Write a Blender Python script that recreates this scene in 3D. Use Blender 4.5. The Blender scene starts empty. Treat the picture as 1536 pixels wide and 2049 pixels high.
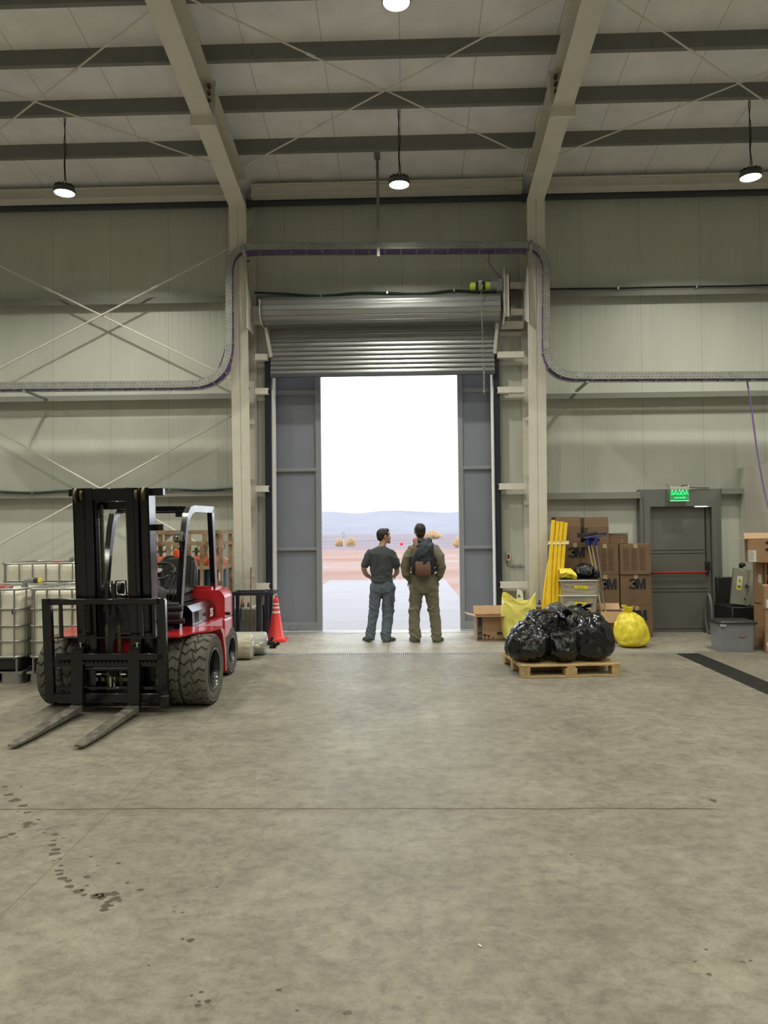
import bpy, bmesh, math, random
from math import sin, cos, pi, radians, sqrt, atan2, floor
from mathutils import Vector, Matrix, Euler, noise

random.seed(7)
SC = bpy.context.scene
COL = SC.collection

# ------------------------------------------------------------------ camera
FPX = 1539.0
cam_d = bpy.data.cameras.new('camera')
cam_d.sensor_fit = 'VERTICAL'
cam_d.sensor_height = 24.0
cam_d.lens = FPX / 2049.0 * 24.0
cam_d.clip_end = 20000
cam_o = bpy.data.objects.new('camera', cam_d)
COL.objects.link(cam_o)
cam_o.matrix_world = (Matrix.Translation((0, 0, 1.70))
                      @ Matrix.Rotation(radians(1.56), 4, 'Z')
                      @ Matrix.Rotation(radians(90 + 1.51), 4, 'X')
                      @ Matrix.Rotation(radians(-0.6), 4, 'Z'))
SC.camera = cam_o

# ------------------------------------------------------------------ exposure
SC.view_settings.view_transform = 'Standard'
SC.view_settings.look = 'None'
SC.view_settings.gamma = 1.0
SC.view_settings.exposure = 0.0
SC.view_settings.use_curve_mapping = False
SC.cycles.use_denoising = True
SC.cycles.max_bounces = 8
SC.cycles.diffuse_bounces = 5
SC.cycles.sample_clamp_indirect = 6.0

LAMP_POWER = 77.0
LAMP_COLOR = (1.0, 0.97, 0.82)
SKY_STRENGTH = 5.2

# ------------------------------------------------------------------ sky: bright haze with thin cloud
w = bpy.data.worlds.new('sky')
SC.world = w
w.use_nodes = True
nt = w.node_tree
nt.nodes.clear()
out = nt.nodes.new('ShaderNodeOutputWorld')
bg = nt.nodes.new('ShaderNodeBackground')
tc = nt.nodes.new('ShaderNodeTexCoord')
mp = nt.nodes.new('ShaderNodeMapping')
mp.inputs['Scale'].default_value = (2.2, 2.2, 9.0)
nz = nt.nodes.new('ShaderNodeTexNoise')
nz.inputs['Scale'].default_value = 1.6
nz.inputs['Detail'].default_value = 6
cr = nt.nodes.new('ShaderNodeValToRGB')
cr.color_ramp.elements[0].position = 0.40
cr.color_ramp.elements[0].color = (0.160, 0.168, 0.188, 1)
cr.color_ramp.elements[1].position = 0.62
cr.color_ramp.elements[1].color = (0.86, 0.93, 1.0, 1)
nt.links.new(tc.outputs['Generated'], mp.inputs['Vector'])
nt.links.new(mp.outputs[0], nz.inputs['Vector'])
nt.links.new(nz.outputs['Fac'], cr.inputs['Fac'])
nt.links.new(cr.outputs[0], bg.inputs['Color'])
bg.inputs['Strength'].default_value = SKY_STRENGTH
nt.links.new(bg.outputs[0], out.inputs['Surface'])

# hazy sun, high above the roof and a little to the left
sun_d = bpy.data.lights.new('sun', 'SUN')
sun_d.energy = 2.6
sun_d.angle = radians(25)
sun_d.color = (1.0, 0.97, 0.93)
sun_o = bpy.data.objects.new('sun', sun_d)
sun_o.rotation_euler = (radians(-8), radians(-38), 0)
sun_o.location = (0, 40, 60)
COL.objects.link(sun_o)


# ------------------------------------------------------------------ helpers
def V(*a):
    return Vector(a)


def srgb(r, g, b):
    f = lambda c: (c / 12.92 if c <= 0.04045 else ((c + 0.055) / 1.055) ** 2.4)
    return (f(r / 255), f(g / 255), f(b / 255))


MATS = {}


def M(name, col, rough=0.5, metal=0.0, var=0.0, scale=6.0, bump=0.0, bscale=60.0, coat=0.0,
      emit=0.0, trans=0.0, alpha=1.0, stretch=(1, 1, 1), col2=None, rvar=0.0, spec=0.5, detail=5, sheen=0.0):
    if name in MATS:
        return MATS[name]
    m = bpy.data.materials.new(name)
    m.use_nodes = True
    t = m.node_tree
    b = t.nodes['Principled BSDF']
    b.inputs['Roughness'].default_value = rough
    b.inputs['Metallic'].default_value = metal
    b.inputs['Specular IOR Level'].default_value = spec
    b.inputs['Coat Weight'].default_value = coat
    b.inputs['Coat Roughness'].default_value = 0.08
    b.inputs['Transmission Weight'].default_value = trans
    b.inputs['Alpha'].default_value = alpha
    b.inputs['Sheen Weight'].default_value = sheen
    c = (*col, 1)
    b.inputs['Base Color'].default_value = c
    if emit:
        b.inputs['Emission Color'].default_value = c
        b.inputs['Emission Strength'].default_value = emit
    if var or bump or rvar:
        tc = t.nodes.new('ShaderNodeTexCoord')
        mp = t.nodes.new('ShaderNodeMapping')
        mp.inputs['Scale'].default_value = stretch
        t.links.new(tc.outputs['Object'], mp.inputs['Vector'])
    if var or rvar:
        n = t.nodes.new('ShaderNodeTexNoise')
        n.inputs['Scale'].default_value = scale
        n.inputs['Detail'].default_value = detail
        n.inputs['Roughness'].default_value = 0.6
        t.links.new(mp.outputs[0], n.inputs['Vector'])
        if var:
            r = t.nodes.new('ShaderNodeValToRGB')
            r.color_ramp.elements[0].position = 0.3
            r.color_ramp.elements[1].position = 0.72
            lo = col2 if col2 else tuple(x * (1 - var) for x in col)
            hi = tuple(min(1, x * (1 + var * 0.6)) for x in col)
            r.color_ramp.elements[0].color = (*lo, 1)
            r.color_ramp.elements[1].color = (*hi, 1)
            t.links.new(n.outputs['Fac'], r.inputs['Fac'])
            t.links.new(r.outputs[0], b.inputs['Base Color'])
        if rvar:
            mr = t.nodes.new('ShaderNodeMapRange')
            mr.inputs['From Min'].default_value = 0.3
            mr.inputs['From Max'].default_value = 0.7
            mr.inputs['To Min'].default_value = max(0.02, rough - rvar)
            mr.inputs['To Max'].default_value = min(1, rough + rvar)
            t.links.new(n.outputs['Fac'], mr.inputs['Value'])
            t.links.new(mr.outputs[0], b.inputs['Roughness'])
    if bump:
        n2 = t.nodes.new('ShaderNodeTexNoise')
        n2.inputs['Scale'].default_value = bscale
        n2.inputs['Detail'].default_value = 4
        t.links.new(mp.outputs[0], n2.inputs['Vector'])
        bp = t.nodes.new('ShaderNodeBump')
        bp.inputs['Strength'].default_value = bump
        bp.inputs['Distance'].default_value = 0.01
        t.links.new(n2.outputs['Fac'], bp.inputs['Height'])
        t.links.new(bp.outputs[0], b.inputs['Normal'])
    MATS[name] = m
    return m


class MB:
    """collects shapes into one mesh"""

    def __init__(self):
        self.v = []
        self.f = []
        self.mi = []
        self.cur = 0

    def add(self, vs, fs):
        o = len(self.v)
        self.v += [Vector(p) for p in vs]
        for f in fs:
            self.f.append([i + o for i in f])
            self.mi.append(self.cur)
        return self

    def box(self, c, s, rot=None, b=0.0):
        """box with centre c, size s, optional rotation matrix and chamfer b"""
        hx, hy, hz = s[0] / 2, s[1] / 2, s[2] / 2
        b = min(b, hx * 0.9, hy * 0.9, hz * 0.9)
        c = Vector(c)
        R = rot if rot is not None else Matrix.Identity(3)
        if b <= 0:
            vs = [c + R @ Vector((x * hx, y * hy, z * hz)) for x in (-1, 1) for y in (-1, 1) for z in (-1, 1)]
            fs = [(0, 1, 3, 2), (4, 6, 7, 5), (0, 4, 5, 1), (2, 3, 7, 6), (0, 2, 6, 4), (1, 5, 7, 3)]
            return self.add(vs, fs)
        bm = bmesh.new()
        # chamfered box through convex hull of edge-offset points
        pts = []
        for x in (-1, 1):
            for y in (-1, 1):
                for z in (-1, 1):
                    pts.append(Vector((x * hx, y * (hy - b), z * (hz - b))))
                    pts.append(Vector((x * (hx - b), y * hy, z * (hz - b))))
                    pts.append(Vector((x * (hx - b), y * (hy - b), z * hz)))
        bv = [bm.verts.new(p) for p in pts]
        bmesh.ops.convex_hull(bm, input=bv)
        bmesh.ops.dissolve_limit(bm, angle_limit=0.01, verts=bm.verts, edges=bm.edges)
        bm.verts.index_update()
        vs = [c + R @ v.co for v in bm.verts]
        fs = [[v.index for v in f.verts] for f in bm.faces]
        bm.free()
        return self.add(vs, fs)

    def bb(self, x0, x1, y0, y1, z0, z1, b=0.0):
        return self.box(((x0 + x1) / 2, (y0 + y1) / 2, (z0 + z1) / 2), (abs(x1 - x0), abs(y1 - y0), abs(z1 - z0)), None, b)

    def beam(self, p0, p1, w, h, up=(0, 0, 1), b=0.0):
        """rectangular bar from p0 to p1, w across, h along up"""
        p0, p1 = Vector(p0), Vector(p1)
        d = (p1 - p0)
        L = d.length
        d.normalize()
        up = Vector(up)
        s = d.cross(up)
        if s.length < 1e-5:
            s = d.cross(Vector((1, 0, 0)))
        s.normalize()
        u = s.cross(d)
        R = Matrix((s, d, u)).transposed()
        return self.box((p0 + p1) / 2, (w, L, h), R, b)

    def cyl(self, p0, p1, r0, r1=None, n=16, caps=True):
        p0, p1 = Vector(p0), Vector(p1)
        r1 = r0 if r1 is None else r1
        d = (p1 - p0).normalized()
        a = d.orthogonal().normalized()
        c = d.cross(a)
        vs = []
        for p, r in ((p0, r0), (p1, r1)):
            for i in range(n):
                t = 2 * pi * i / n
                vs.append(p + (a * cos(t) + c * sin(t)) * r)
        fs = [(i, (i + 1) % n, n + (i + 1) % n, n + i) for i in range(n)]
        if caps:
            fs.append(tuple(range(n - 1, -1, -1)))
            fs.append(tuple(range(n, 2 * n)))
        return self.add(vs, fs)

    def tube(self, path, r, n=8, closed=False, caps=True, flat=1.0):
        P = [Vector(p) for p in path]
        k = len(P)
        rr = r if isinstance(r, (list, tuple)) else [r] * k
        T = []
        for i in range(k):
            if closed:
                d = P[(i + 1) % k] - P[i - 1]
            else:
                d = P[min(i + 1, k - 1)] - P[max(i - 1, 0)]
            T.append(d.normalized())
        a = T[0].orthogonal().normalized()
        vs = []
        for i in range(k):
            a = (a - T[i] * a.dot(T[i]))
            if a.length < 1e-6:
                a = T[i].orthogonal()
            a.normalize()
            c = T[i].cross(a)
            for j in range(n):
                t = 2 * pi * j / n
                vs.append(P[i] + (a * cos(t) + c * sin(t) * flat) * rr[i])
        fs = []
        for i in range(k if closed else k - 1):
            q = (i + 1) % k
            for j in range(n):
                fs.append((i * n + j, i * n + (j + 1) % n, q * n + (j + 1) % n, q * n + j))
        if caps and not closed:
            fs.append(tuple(range(n - 1, -1, -1)))
            fs.append(tuple((k - 1) * n + j for j in range(n)))
        return self.add(vs, fs)

    def rings(self, rings, caps=True, closed=False):
        """loft through rings: each (centre, axis_a, axis_b) ellipse half vectors"""
        n = 20
        vs = []
        for c, a, b in rings:
            c, a, b = Vector(c), Vector(a), Vector(b)
            for j in range(n):
                t = 2 * pi * j / n
                vs.append(c + a * cos(t) + b * sin(t))
        fs = []
        k = len(rings)
        for i in range(k - 1):
            for j in range(n):
                fs.append((i * n + j, i * n + (j + 1) % n, (i + 1) * n + (j + 1) % n, (i + 1) * n + j))
        if caps:
            fs.append(tuple(range(n - 1, -1, -1)))
            fs.append(tuple((k - 1) * n + j for j in range(n)))
        return self.add(vs, fs)

    def prism(self, poly, o, u, v, w):
        """polygon (2-D) placed at o along unit axes u, v and extruded along vector w"""
        o, u, v, w = Vector(o), Vector(u), Vector(v), Vector(w)
        n = len(poly)
        a = [o + u * p[0] + v * p[1] for p in poly]
        vs = a + [p + w for p in a]
        fs = [tuple(range(n - 1, -1, -1)), tuple(range(n, 2 * n))]
        fs += [(i, (i + 1) % n, n + (i + 1) % n, n + i) for i in range(n)]
        return self.add(vs, fs)

    def lathe(self, prof, o=(0, 0, 0), axis=(0, 0, 1), n=24, caps=True):
        o = Vector(o)
        d = Vector(axis).normalized()
        a = d.orthogonal().normalized()
        c = d.cross(a)
        vs = []
        for r, z in prof:
            for i in range(n):
                t = 2 * pi * i / n
                vs.append(o + d * z + (a * cos(t) + c * sin(t)) * r)
        fs = []
        for k in range(len(prof) - 1):
            for i in range(n):
                fs.append((k * n + i, k * n + (i + 1) % n, (k + 1) * n + (i + 1) % n, (k + 1) * n + i))
        if caps:
            fs.append(tuple(range(n - 1, -1, -1)))
            fs.append(tuple((len(prof) - 1) * n + j for j in range(n)))
        return self.add(vs, fs)

    def ell(self, c, r, rot=None, nu=20, nv=12):
        c = Vector(c)
        R = rot if rot is not None else Matrix.Identity(3)
        vs = [c + R @ Vector((0, 0, -r[2]))]
        for i in range(1, nv):
            p = pi * i / nv - pi / 2
            for j in range(nu):
                t = 2 * pi * j / nu
                vs.append(c + R @ Vector((r[0] * cos(p) * cos(t), r[1] * cos(p) * sin(t), r[2] * sin(p))))
        vs.append(c + R @ Vector((0, 0, r[2])))
        fs = [(0, 1 + (j + 1) % nu, 1 + j) for j in range(nu)]
        for i in range(nv - 2):
            for j in range(nu):
                a = 1 + i * nu
                fs.append((a + j, a + (j + 1) % nu, a + nu + (j + 1) % nu, a + nu + j))
        a = 1 + (nv - 2) * nu
        L = len(vs) - 1
        fs += [(a + j, a + (j + 1) % nu, L) for j in range(nu)]
        return self.add(vs, fs)

    def grid(self, fn, nu, nv, wrap=False):
        vs = [fn(i / (nu if wrap else nu - 1), j / (nv - 1)) for j in range(nv) for i in range(nu)]
        fs = []
        for j in range(nv - 1):
            for i in range(nu if wrap else nu - 1):
                q = (i + 1) % nu
                fs.append((j * nu + i, j * nu + q, (j + 1) * nu + q, (j + 1) * nu + i))
        return self.add(vs, fs)

    def mesh(self, name, mats, off=None, smooth=40):
        me = bpy.data.meshes.new(name)
        vv = [(p - off) if off is not None else p for p in self.v]
        me.from_pydata([tuple(p) for p in vv], [], self.f)
        for m in (mats if isinstance(mats, (list, tuple)) else [mats]):
            me.materials.append(m)
        if any(self.mi):
            me.polygons.foreach_set('material_index', self.mi)
        bm = bmesh.new()
        bm.from_mesh(me)
        bmesh.ops.recalc_face_normals(bm, faces=bm.faces)
        bm.to_mesh(me)
        bm.free()
        if smooth:
            me.polygons.foreach_set('use_smooth', [True] * len(me.polygons))
            me.set_sharp_from_angle(angle=radians(smooth))
        me.update()
        return me

    def build(self, name, mat, parent=None, smooth=40, local=False):
        """without parent: origin goes to the bottom centre. With parent: vertices are in world space unless local"""
        if parent is not None:
            off = None if local else root_loc(parent)
            o = bpy.data.objects.new(name, self.mesh(name, mat, off, smooth))
            COL.objects.link(o)
            o.parent = parent
            return o
        xs = [p.x for p in self.v]
        ys = [p.y for p in self.v]
        zs = [p.z for p in self.v]
        off = Vector(((min(xs) + max(xs)) / 2, (min(ys) + max(ys)) / 2, min(zs)))
        o = bpy.data.objects.new(name, self.mesh(name, mat, off, smooth))
        o.location = off
        COL.objects.link(o)
        return o


def root_loc(p):
    L = Vector(p.location)
    while p.parent is not None:
        p = p.parent
        L = L + Vector(p.location)
    return L


def tag(o, label, cat, group=None, kind=None):
    o['label'] = label
    o['category'] = cat
    if group:
        o['group'] = group
    if kind:
        o['kind'] = kind
    return o


def struct(o, label=None):
    o['kind'] = 'structure'
    if label:
        o['label'] = label
    return o


def thing(name, label, cat, loc=(0, 0, 0), rz=0.0, group=None):
    o = bpy.data.objects.new(name, None)
    o.empty_display_size = 0.1
    o.location = loc
    o.rotation_euler = (0, 0, rz)
    COL.objects.link(o)
    return tag(o, label, cat, group)


def dup(root, loc=None, rz=None, label=None, group=None):
    def cp(o, par):
        c = o.copy()
        COL.objects.link(c)
        if par is not None:
            c.parent = par
        for ch in [k for k in bpy.data.objects if k.parent == o]:
            cp(ch, c)
        return c
    r = cp(root, None)
    if loc is not None:
        r.location = loc
    if rz is not None:
        r.rotation_euler = (0, 0, rz)
    if label:
        r['label'] = label
    if group:
        r['group'] = group
    return r


def text(name, s, mat, parent, loc, rot, size, bold=0.0, ext=0.0008, align='CENTER', sx=1.0):
    c = bpy.data.curves.new(name, 'FONT')
    c.body = s
    c.size = size
    c.align_x = align
    c.align_y = 'CENTER'
    c.extrude = ext
    c.offset = bold
    c.materials.append(mat)
    tmp = bpy.data.objects.new(name, c)
    COL.objects.link(tmp)
    dg = bpy.context.evaluated_depsgraph_get()
    dg.update()
    me = bpy.data.meshes.new_from_object(tmp.evaluated_get(dg))
    bpy.data.objects.remove(tmp)
    bpy.data.curves.remove(c)
    o = bpy.data.objects.new(name, me)
    COL.objects.link(o)
    o.parent = parent
    o.location = loc
    o.rotation_euler = rot
    o.scale = (sx, 1, 1)
    return o


def remesh(mb, name, mat, parent, voxel=0.012, smooth=4, disp=None, local=True, decimate=0):
    """fuse overlapping shapes into one continuous skin"""
    me = mb.mesh(name + '_raw', mat, None if (local or parent is None) else root_loc(parent), 0)
    o = bpy.data.objects.new(name, me)
    COL.objects.link(o)
    r = o.modifiers.new('r', 'REMESH')
    r.mode = 'VOXEL'
    r.voxel_size = voxel
    if smooth:
        s = o.modifiers.new('s', 'SMOOTH')
        s.factor = 0.5
        s.iterations = smooth
    dg = bpy.context.evaluated_depsgraph_get()
    dg.update()
    me2 = bpy.data.meshes.new_from_object(o.evaluated_get(dg))
    o.modifiers.clear()
    o.data = me2
    me2.name = name
    bpy.data.meshes.remove(me)
    if not me2.materials:
        me2.materials.append(mat)
    if disp:
        nrm = [Vector(v.normal) for v in me2.vertices]
        for v, n in zip(me2.vertices, nrm):
            v.co += disp(v.co.copy(), n)
    me2.polygons.foreach_set('use_smooth', [True] * len(me2.polygons))
    me2.update()
    if parent is not None:
        o.parent = parent
    return o


def arc2(cx, cy, r, a0, a1, n):
    return [(cx + r * cos(radians(a0 + (a1 - a0) * i / n)), cy + r * sin(radians(a0 + (a1 - a0) * i / n))) for i in range(n + 1)]


def rrect(w, h, r, n=4):
    p = []
    for cx, cy, a in ((w / 2 - r, h / 2 - r, 0), (-w / 2 + r, h / 2 - r, 90), (-w / 2 + r, -h / 2 + r, 180), (w / 2 - r, -h / 2 + r, 270)):
        p += arc2(cx, cy, r, a, a + 90, n)
    return p


def bez(p0, p1, p2, n=10):
    p0, p1, p2 = Vector(p0), Vector(p1), Vector(p2)
    return [p0 * (1 - t) ** 2 + p1 * 2 * t * (1 - t) + p2 * t * t for t in [i / n for i in range(n + 1)]]


def Rz(a):
    return Matrix.Rotation(a, 3, 'Z')


def Rx(a):
    return Matrix.Rotation(a, 3, 'X')


def Ry(a):
    return Matrix.Rotation(a, 3, 'Y')

# ================================================================== materials of the hall
def panel_mat(name, col, axis='X', pitch=1.0, rib=0.111, rough=0.38, seam=0.74, var=0.06, bump=0.35, off=0.0):
    m = bpy.data.materials.new(name)
    m.use_nodes = True
    t = m.node_tree
    L = t.links.new
    b = t.nodes['Principled BSDF']
    b.inputs['Roughness'].default_value = rough
    g = t.nodes.new('ShaderNodeNewGeometry')
    sx = t.nodes.new('ShaderNodeSeparateXYZ')
    L(g.outputs['Position'], sx.inputs[0])

    def mth(op, a, bv=None, cv=None):
        n = t.nodes.new('ShaderNodeMath')
        n.operation = op
        for i, q in enumerate((a, bv, cv)):
            if q is None:
                continue
            if isinstance(q, (int, float)):
                n.inputs[i].default_value = q
            else:
                L(q, n.inputs[i])
        return n.outputs[0]
    p = mth('ADD', sx.outputs[axis], 50.0 + off)
    f = mth('FRACT', mth('DIVIDE', p, pitch))
    d = mth('ABSOLUTE', mth('SUBTRACT', f, 0.5))
    line = mth('GREATER_THAN', d, 0.5 - 0.006 / pitch)
    fr = mth('FRACT', mth('DIVIDE', p, rib))
    dr = mth('ABSOLUTE', mth('SUBTRACT', fr, 0.5))
    mr = t.nodes.new('ShaderNodeMapRange')
    mr.interpolation_type = 'SMOOTHSTEP'
    mr.inputs['From Min'].default_value = 0.38
    mr.inputs['From Max'].default_value = 0.5
    L(dr, mr.inputs['Value'])
    tc = t.nodes.new('ShaderNodeMapping')
    tc.inputs['Scale'].default_value = (1.0, 1.0, 0.25) if axis == 'X' else (1.0, 1.0, 0.25)
    L(g.outputs['Position'], tc.inputs['Vector'])
    n = t.nodes.new('ShaderNodeTexNoise')
    n.inputs['Scale'].default_value = 2.3
    n.inputs['Detail'].default_value = 6
    L(tc.outputs[0], n.inputs['Vector'])
    rp = t.nodes.new('ShaderNodeValToRGB')
    rp.color_ramp.elements[0].position = 0.3
    rp.color_ramp.elements[1].position = 0.7
    rp.color_ramp.elements[0].color = (*[c * (1 - var) for c in col], 1)
    rp.color_ramp.elements[1].color = (*[min(1, c * (1 + var * .5)) for c in col], 1)
    L(n.outputs['Fac'], rp.inputs['Fac'])
    mx = t.nodes.new('ShaderNodeMix')
    mx.data_type = 'RGBA'
    mx.inputs['B'].default_value = (*[c * seam for c in col], 1)
    L(line, mx.inputs['Factor'])
    L(rp.outputs[0], mx.inputs['A'])
    L(mx.outputs['Result'], b.inputs['Base Color'])
    # slight waviness plus the narrow pressed grooves
    wv = mth('MULTIPLY', n.outputs['Fac'], 0.5)
    h = mth('SUBTRACT', wv, mr.outputs[0])
    h = mth('SUBTRACT', h, line)
    bp = t.nodes.new('ShaderNodeBump')
    bp.inputs['Strength'].default_value = bump
    bp.inputs['Distance'].default_value = 0.004
    L(h, bp.inputs['Height'])
    L(bp.outputs[0], b.inputs['Normal'])
    MATS[name] = m
    return m


def concrete_floor():
    m = bpy.data.materials.new('concrete_floor')
    m.use_nodes = True
    t = m.node_tree
    L = t.links.new
    b = t.nodes['Principled BSDF']
    g = t.nodes.new('ShaderNodeNewGeometry')
    sx = t.nodes.new('ShaderNodeSeparateXYZ')
    L(g.outputs['Position'], sx.inputs[0])

    def nd(kind, **kw):
        n = t.nodes.new(kind)
        for k, v in kw.items():
            n.inputs[k].default_value = v
        return n

    def mth(op, a, bv=None):
        n = t.nodes.new('ShaderNodeMath')
        n.operation = op
        for i, q in enumerate((a, bv)):
            if q is None:
                continue
            if isinstance(q, (int, float)):
                n.inputs[i].default_value = q
            else:
                L(q, n.inputs[i])
        return n.outputs[0]

    def noise_tex(scale, detail, stretch=(1, 1, 1), rough=0.6, dist=0.0):
        mp = nd('ShaderNodeMapping', Scale=stretch)
        L(g.outputs['Position'], mp.inputs['Vector'])
        n = nd('ShaderNodeTexNoise', Scale=scale, Detail=detail, Roughness=rough, Distortion=dist)
        L(mp.outputs[0], n.inputs['Vector'])
        return n.outputs['Fac']

    def ramp(fac, stops):
        r = t.nodes.new('ShaderNodeValToRGB')
        e = r.color_ramp.elements
        e[0].position, e[0].color = stops[0][0], (*stops[0][1], 1)
        e[1].position, e[1].color = stops[-1][0], (*stops[-1][1], 1)
        for p, c in stops[1:-1]:
            q = e.new(p)
            q.color = (*c, 1)
        L(fac, r.inputs['Fac'])
        return r.outputs[0]

    def mix(fac, a, bb, mode='MIX'):
        n = t.nodes.new('ShaderNodeMix')
        n.data_type = 'RGBA'
        n.blend_type = mode
        if isinstance(fac, float):
            n.inputs['Factor'].default_value = fac
        else:
            L(fac, n.inputs['Factor'])
        for k, q in (('A', a), ('B', bb)):
            if isinstance(q, tuple):
                n.inputs[k].default_value = (*q, 1)
            else:
                L(q, n.inputs[k])
        return n.outputs['Result']
    big = noise_tex(1.1, 9, (1, 1, 1), 0.70, 0.15)
    col = ramp(big, [(0.30, (0.180, 0.164, 0.132)), (0.5, (0.232, 0.215, 0.176)), (0.68, (0.285, 0.268, 0.222))])
    mid = noise_tex(8.0, 10, (1, 1.15, 1), 0.78, 0.25)
    col = mix(0.75, col, ramp(mid, [(0.32, (0.52, 0.52, 0.52)), (0.52, (1, 1, 1)), (0.68, (1.28, 1.27, 1.24))]), 'MULTIPLY')
    ink = noise_tex(19.0, 9, (1.0, 1.4, 1), 0.76, 0.8)
    col = mix(0.5, col, ramp(ink, [(0.34, (0.42, 0.39, 0.36)), (0.48, (0.98, 0.98, 0.98)), (0.70, (1.14, 1.14, 1.14))]), 'MULTIPLY')
    fine = noise_tex(85, 3)
    col = mix(0.30, col, ramp(fine, [(0.3, (0.72, 0.72, 0.72)), (0.7, (1.12, 1.12, 1.12))]), 'MULTIPLY')
    ltx = noise_tex(1.1, 5, (1, 1, 1), 0.6, 0.4)
    col = mix(ramp(ltx, [(0.62, (0, 0, 0)), (0.74, (0.5, 0.5, 0.5))]), col, (0.36, 0.34, 0.255))
    # joints between the poured slabs
    wob = mth('MULTIPLY', mth('SUBTRACT', noise_tex(3.0, 6), 0.5), 0.05)
    wob2 = mth('MULTIPLY', mth('SUBTRACT', noise_tex(26.0, 5), 0.5), 0.03)
    dx = mth('ABSOLUTE', mth('SUBTRACT', sx.outputs['X'], -1.83))
    jx = mth('LESS_THAN', dx, 0.005)
    yy = mth('ADD', mth('ADD', sx.outputs['Y'], wob), wob2)
    dy = mth('ABSOLUTE', mth('SUBTRACT', yy, 4.775))
    jy = mth('LESS_THAN', dy, 0.008)
    jy = mth('MULTIPLY', jy, mth('LESS_THAN', sx.outputs['X'], 1.85))
    dxd = mth('ABSOLUTE', mth('SUBTRACT', sx.outputs['X'], -0.27))
    jd = mth('MULTIPLY', mth('LESS_THAN', dxd, 0.004), mth('GREATER_THAN', sx.outputs['Y'], 10.9))
    halo = nd('ShaderNodeMapRange')
    halo.inputs['From Min'].default_value = 0.10
    halo.inputs['From Max'].default_value = 0.0
    halo.inputs['To Max'].default_value = 0.35
    L(dy, halo.inputs['Value'])
    hm = mth('MULTIPLY', halo.outputs[0], mth('LESS_THAN', sx.outputs['X'], 1.85))
    col = mix(hm, col, (0.17, 0.14, 0.10))
    jall = mth('MAXIMUM', jy, jd)
    col = mix(jall, col, (0.085, 0.07, 0.05))
    col = mix(mth('MULTIPLY', jx, 0.6), col, (0.14, 0.12, 0.09))
    # paler strip outside the drain, with doorway daylight painted into its colour
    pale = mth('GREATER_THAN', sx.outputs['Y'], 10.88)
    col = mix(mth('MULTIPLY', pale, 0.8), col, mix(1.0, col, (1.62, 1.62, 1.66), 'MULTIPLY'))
    L(col, b.inputs['Base Color'])
    lane = nd('ShaderNodeMapRange')
    lane.interpolation_type = 'SMOOTHSTEP'
    lane.inputs['From Min'].default_value = 1.7
    lane.inputs['From Max'].default_value = 0.3
    lane.inputs['To Min'].default_value = 0.0
    lane.inputs['To Max'].default_value = 0.05
    L(mth('ABSOLUTE', mth('SUBTRACT', sx.outputs['X'], -0.25)), lane.inputs['Value'])
    rr = nd('ShaderNodeMapRange')
    rr.inputs['From Min'].default_value = 0.32
    rr.inputs['From Max'].default_value = 0.68
    rr.inputs['To Min'].default_value = 0.36
    rr.inputs['To Max'].default_value = 0.74
    L(ink, rr.inputs['Value'])
    L(mth('SUBTRACT', rr.outputs[0], lane.outputs[0]), b.inputs['Roughness'])
    b.inputs['Specular IOR Level'].default_value = 0.21
    h = mth('ADD', mth('MULTIPLY', ink, 0.5), mth('MULTIPLY', fine, 0.18))
    h = mth('ADD', h, mth('MULTIPLY', mid, 0.5))
    h = mth('SUBTRACT', h, mth('MULTIPLY', mth('MAXIMUM', jall, jx), 0.6))
    bp = nd('ShaderNodeBump', Strength=0.30, Distance=0.012)
    L(h, bp.inputs['Height'])
    L(bp.outputs[0], b.inputs['Normal'])
    return m


m_wall = panel_mat('wall_panel', (0.585, 0.60, 0.545))
m_wallY = panel_mat('wall_panel_side', (0.60, 0.595, 0.535), 'Y')
m_roof = panel_mat('roof_panel', (0.87, 0.875, 0.90), 'X', 1.0, 0.25, 0.45, 0.6, 0.10, 0.3)
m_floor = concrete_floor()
m_steel = M('painted_steel', (0.675, 0.655, 0.585), 0.42, var=0.07, scale=3, bump=0.04, bscale=25)
m_steel2 = M('painted_steel_light', (0.74, 0.72, 0.67), 0.45, var=0.05, scale=4)
m_girt = M('grey_girt', (0.24, 0.24, 0.215), 0.5, var=0.05, scale=3)
m_purlin = M('grey_purlin', (0.20, 0.197, 0.19), 0.55, var=0.08, scale=3)
m_darkgirt = M('dark_girt', (0.06, 0.068, 0.085), 0.5)
m_doorgrey = M('door_grey', (0.155, 0.16, 0.15), 0.42, var=0.05, scale=2.5)
m_leaf = M('leaf_grey', (0.235, 0.255, 0.31), 0.45, var=0.07, scale=1.5)
m_leafrim = M('leaf_rim', (0.275, 0.29, 0.32), 0.45, var=0.04)
m_black = M('black_steel', (0.012, 0.012, 0.015), 0.4)
m_jamb = M('jamb_black', (0.012, 0.016, 0.03), 0.45)
m_galv = M('galvanised', (0.40, 0.41, 0.40), 0.38, 0.8, var=0.15, scale=12, rvar=0.1)
m_bolt = M('rusty_bolt', (0.16, 0.12, 0.08), 0.6, 0.6)
m_conc = M('raw_concrete', (0.20, 0.195, 0.175), 0.85, var=0.25, scale=5, bump=0.3, bscale=20)

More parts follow.
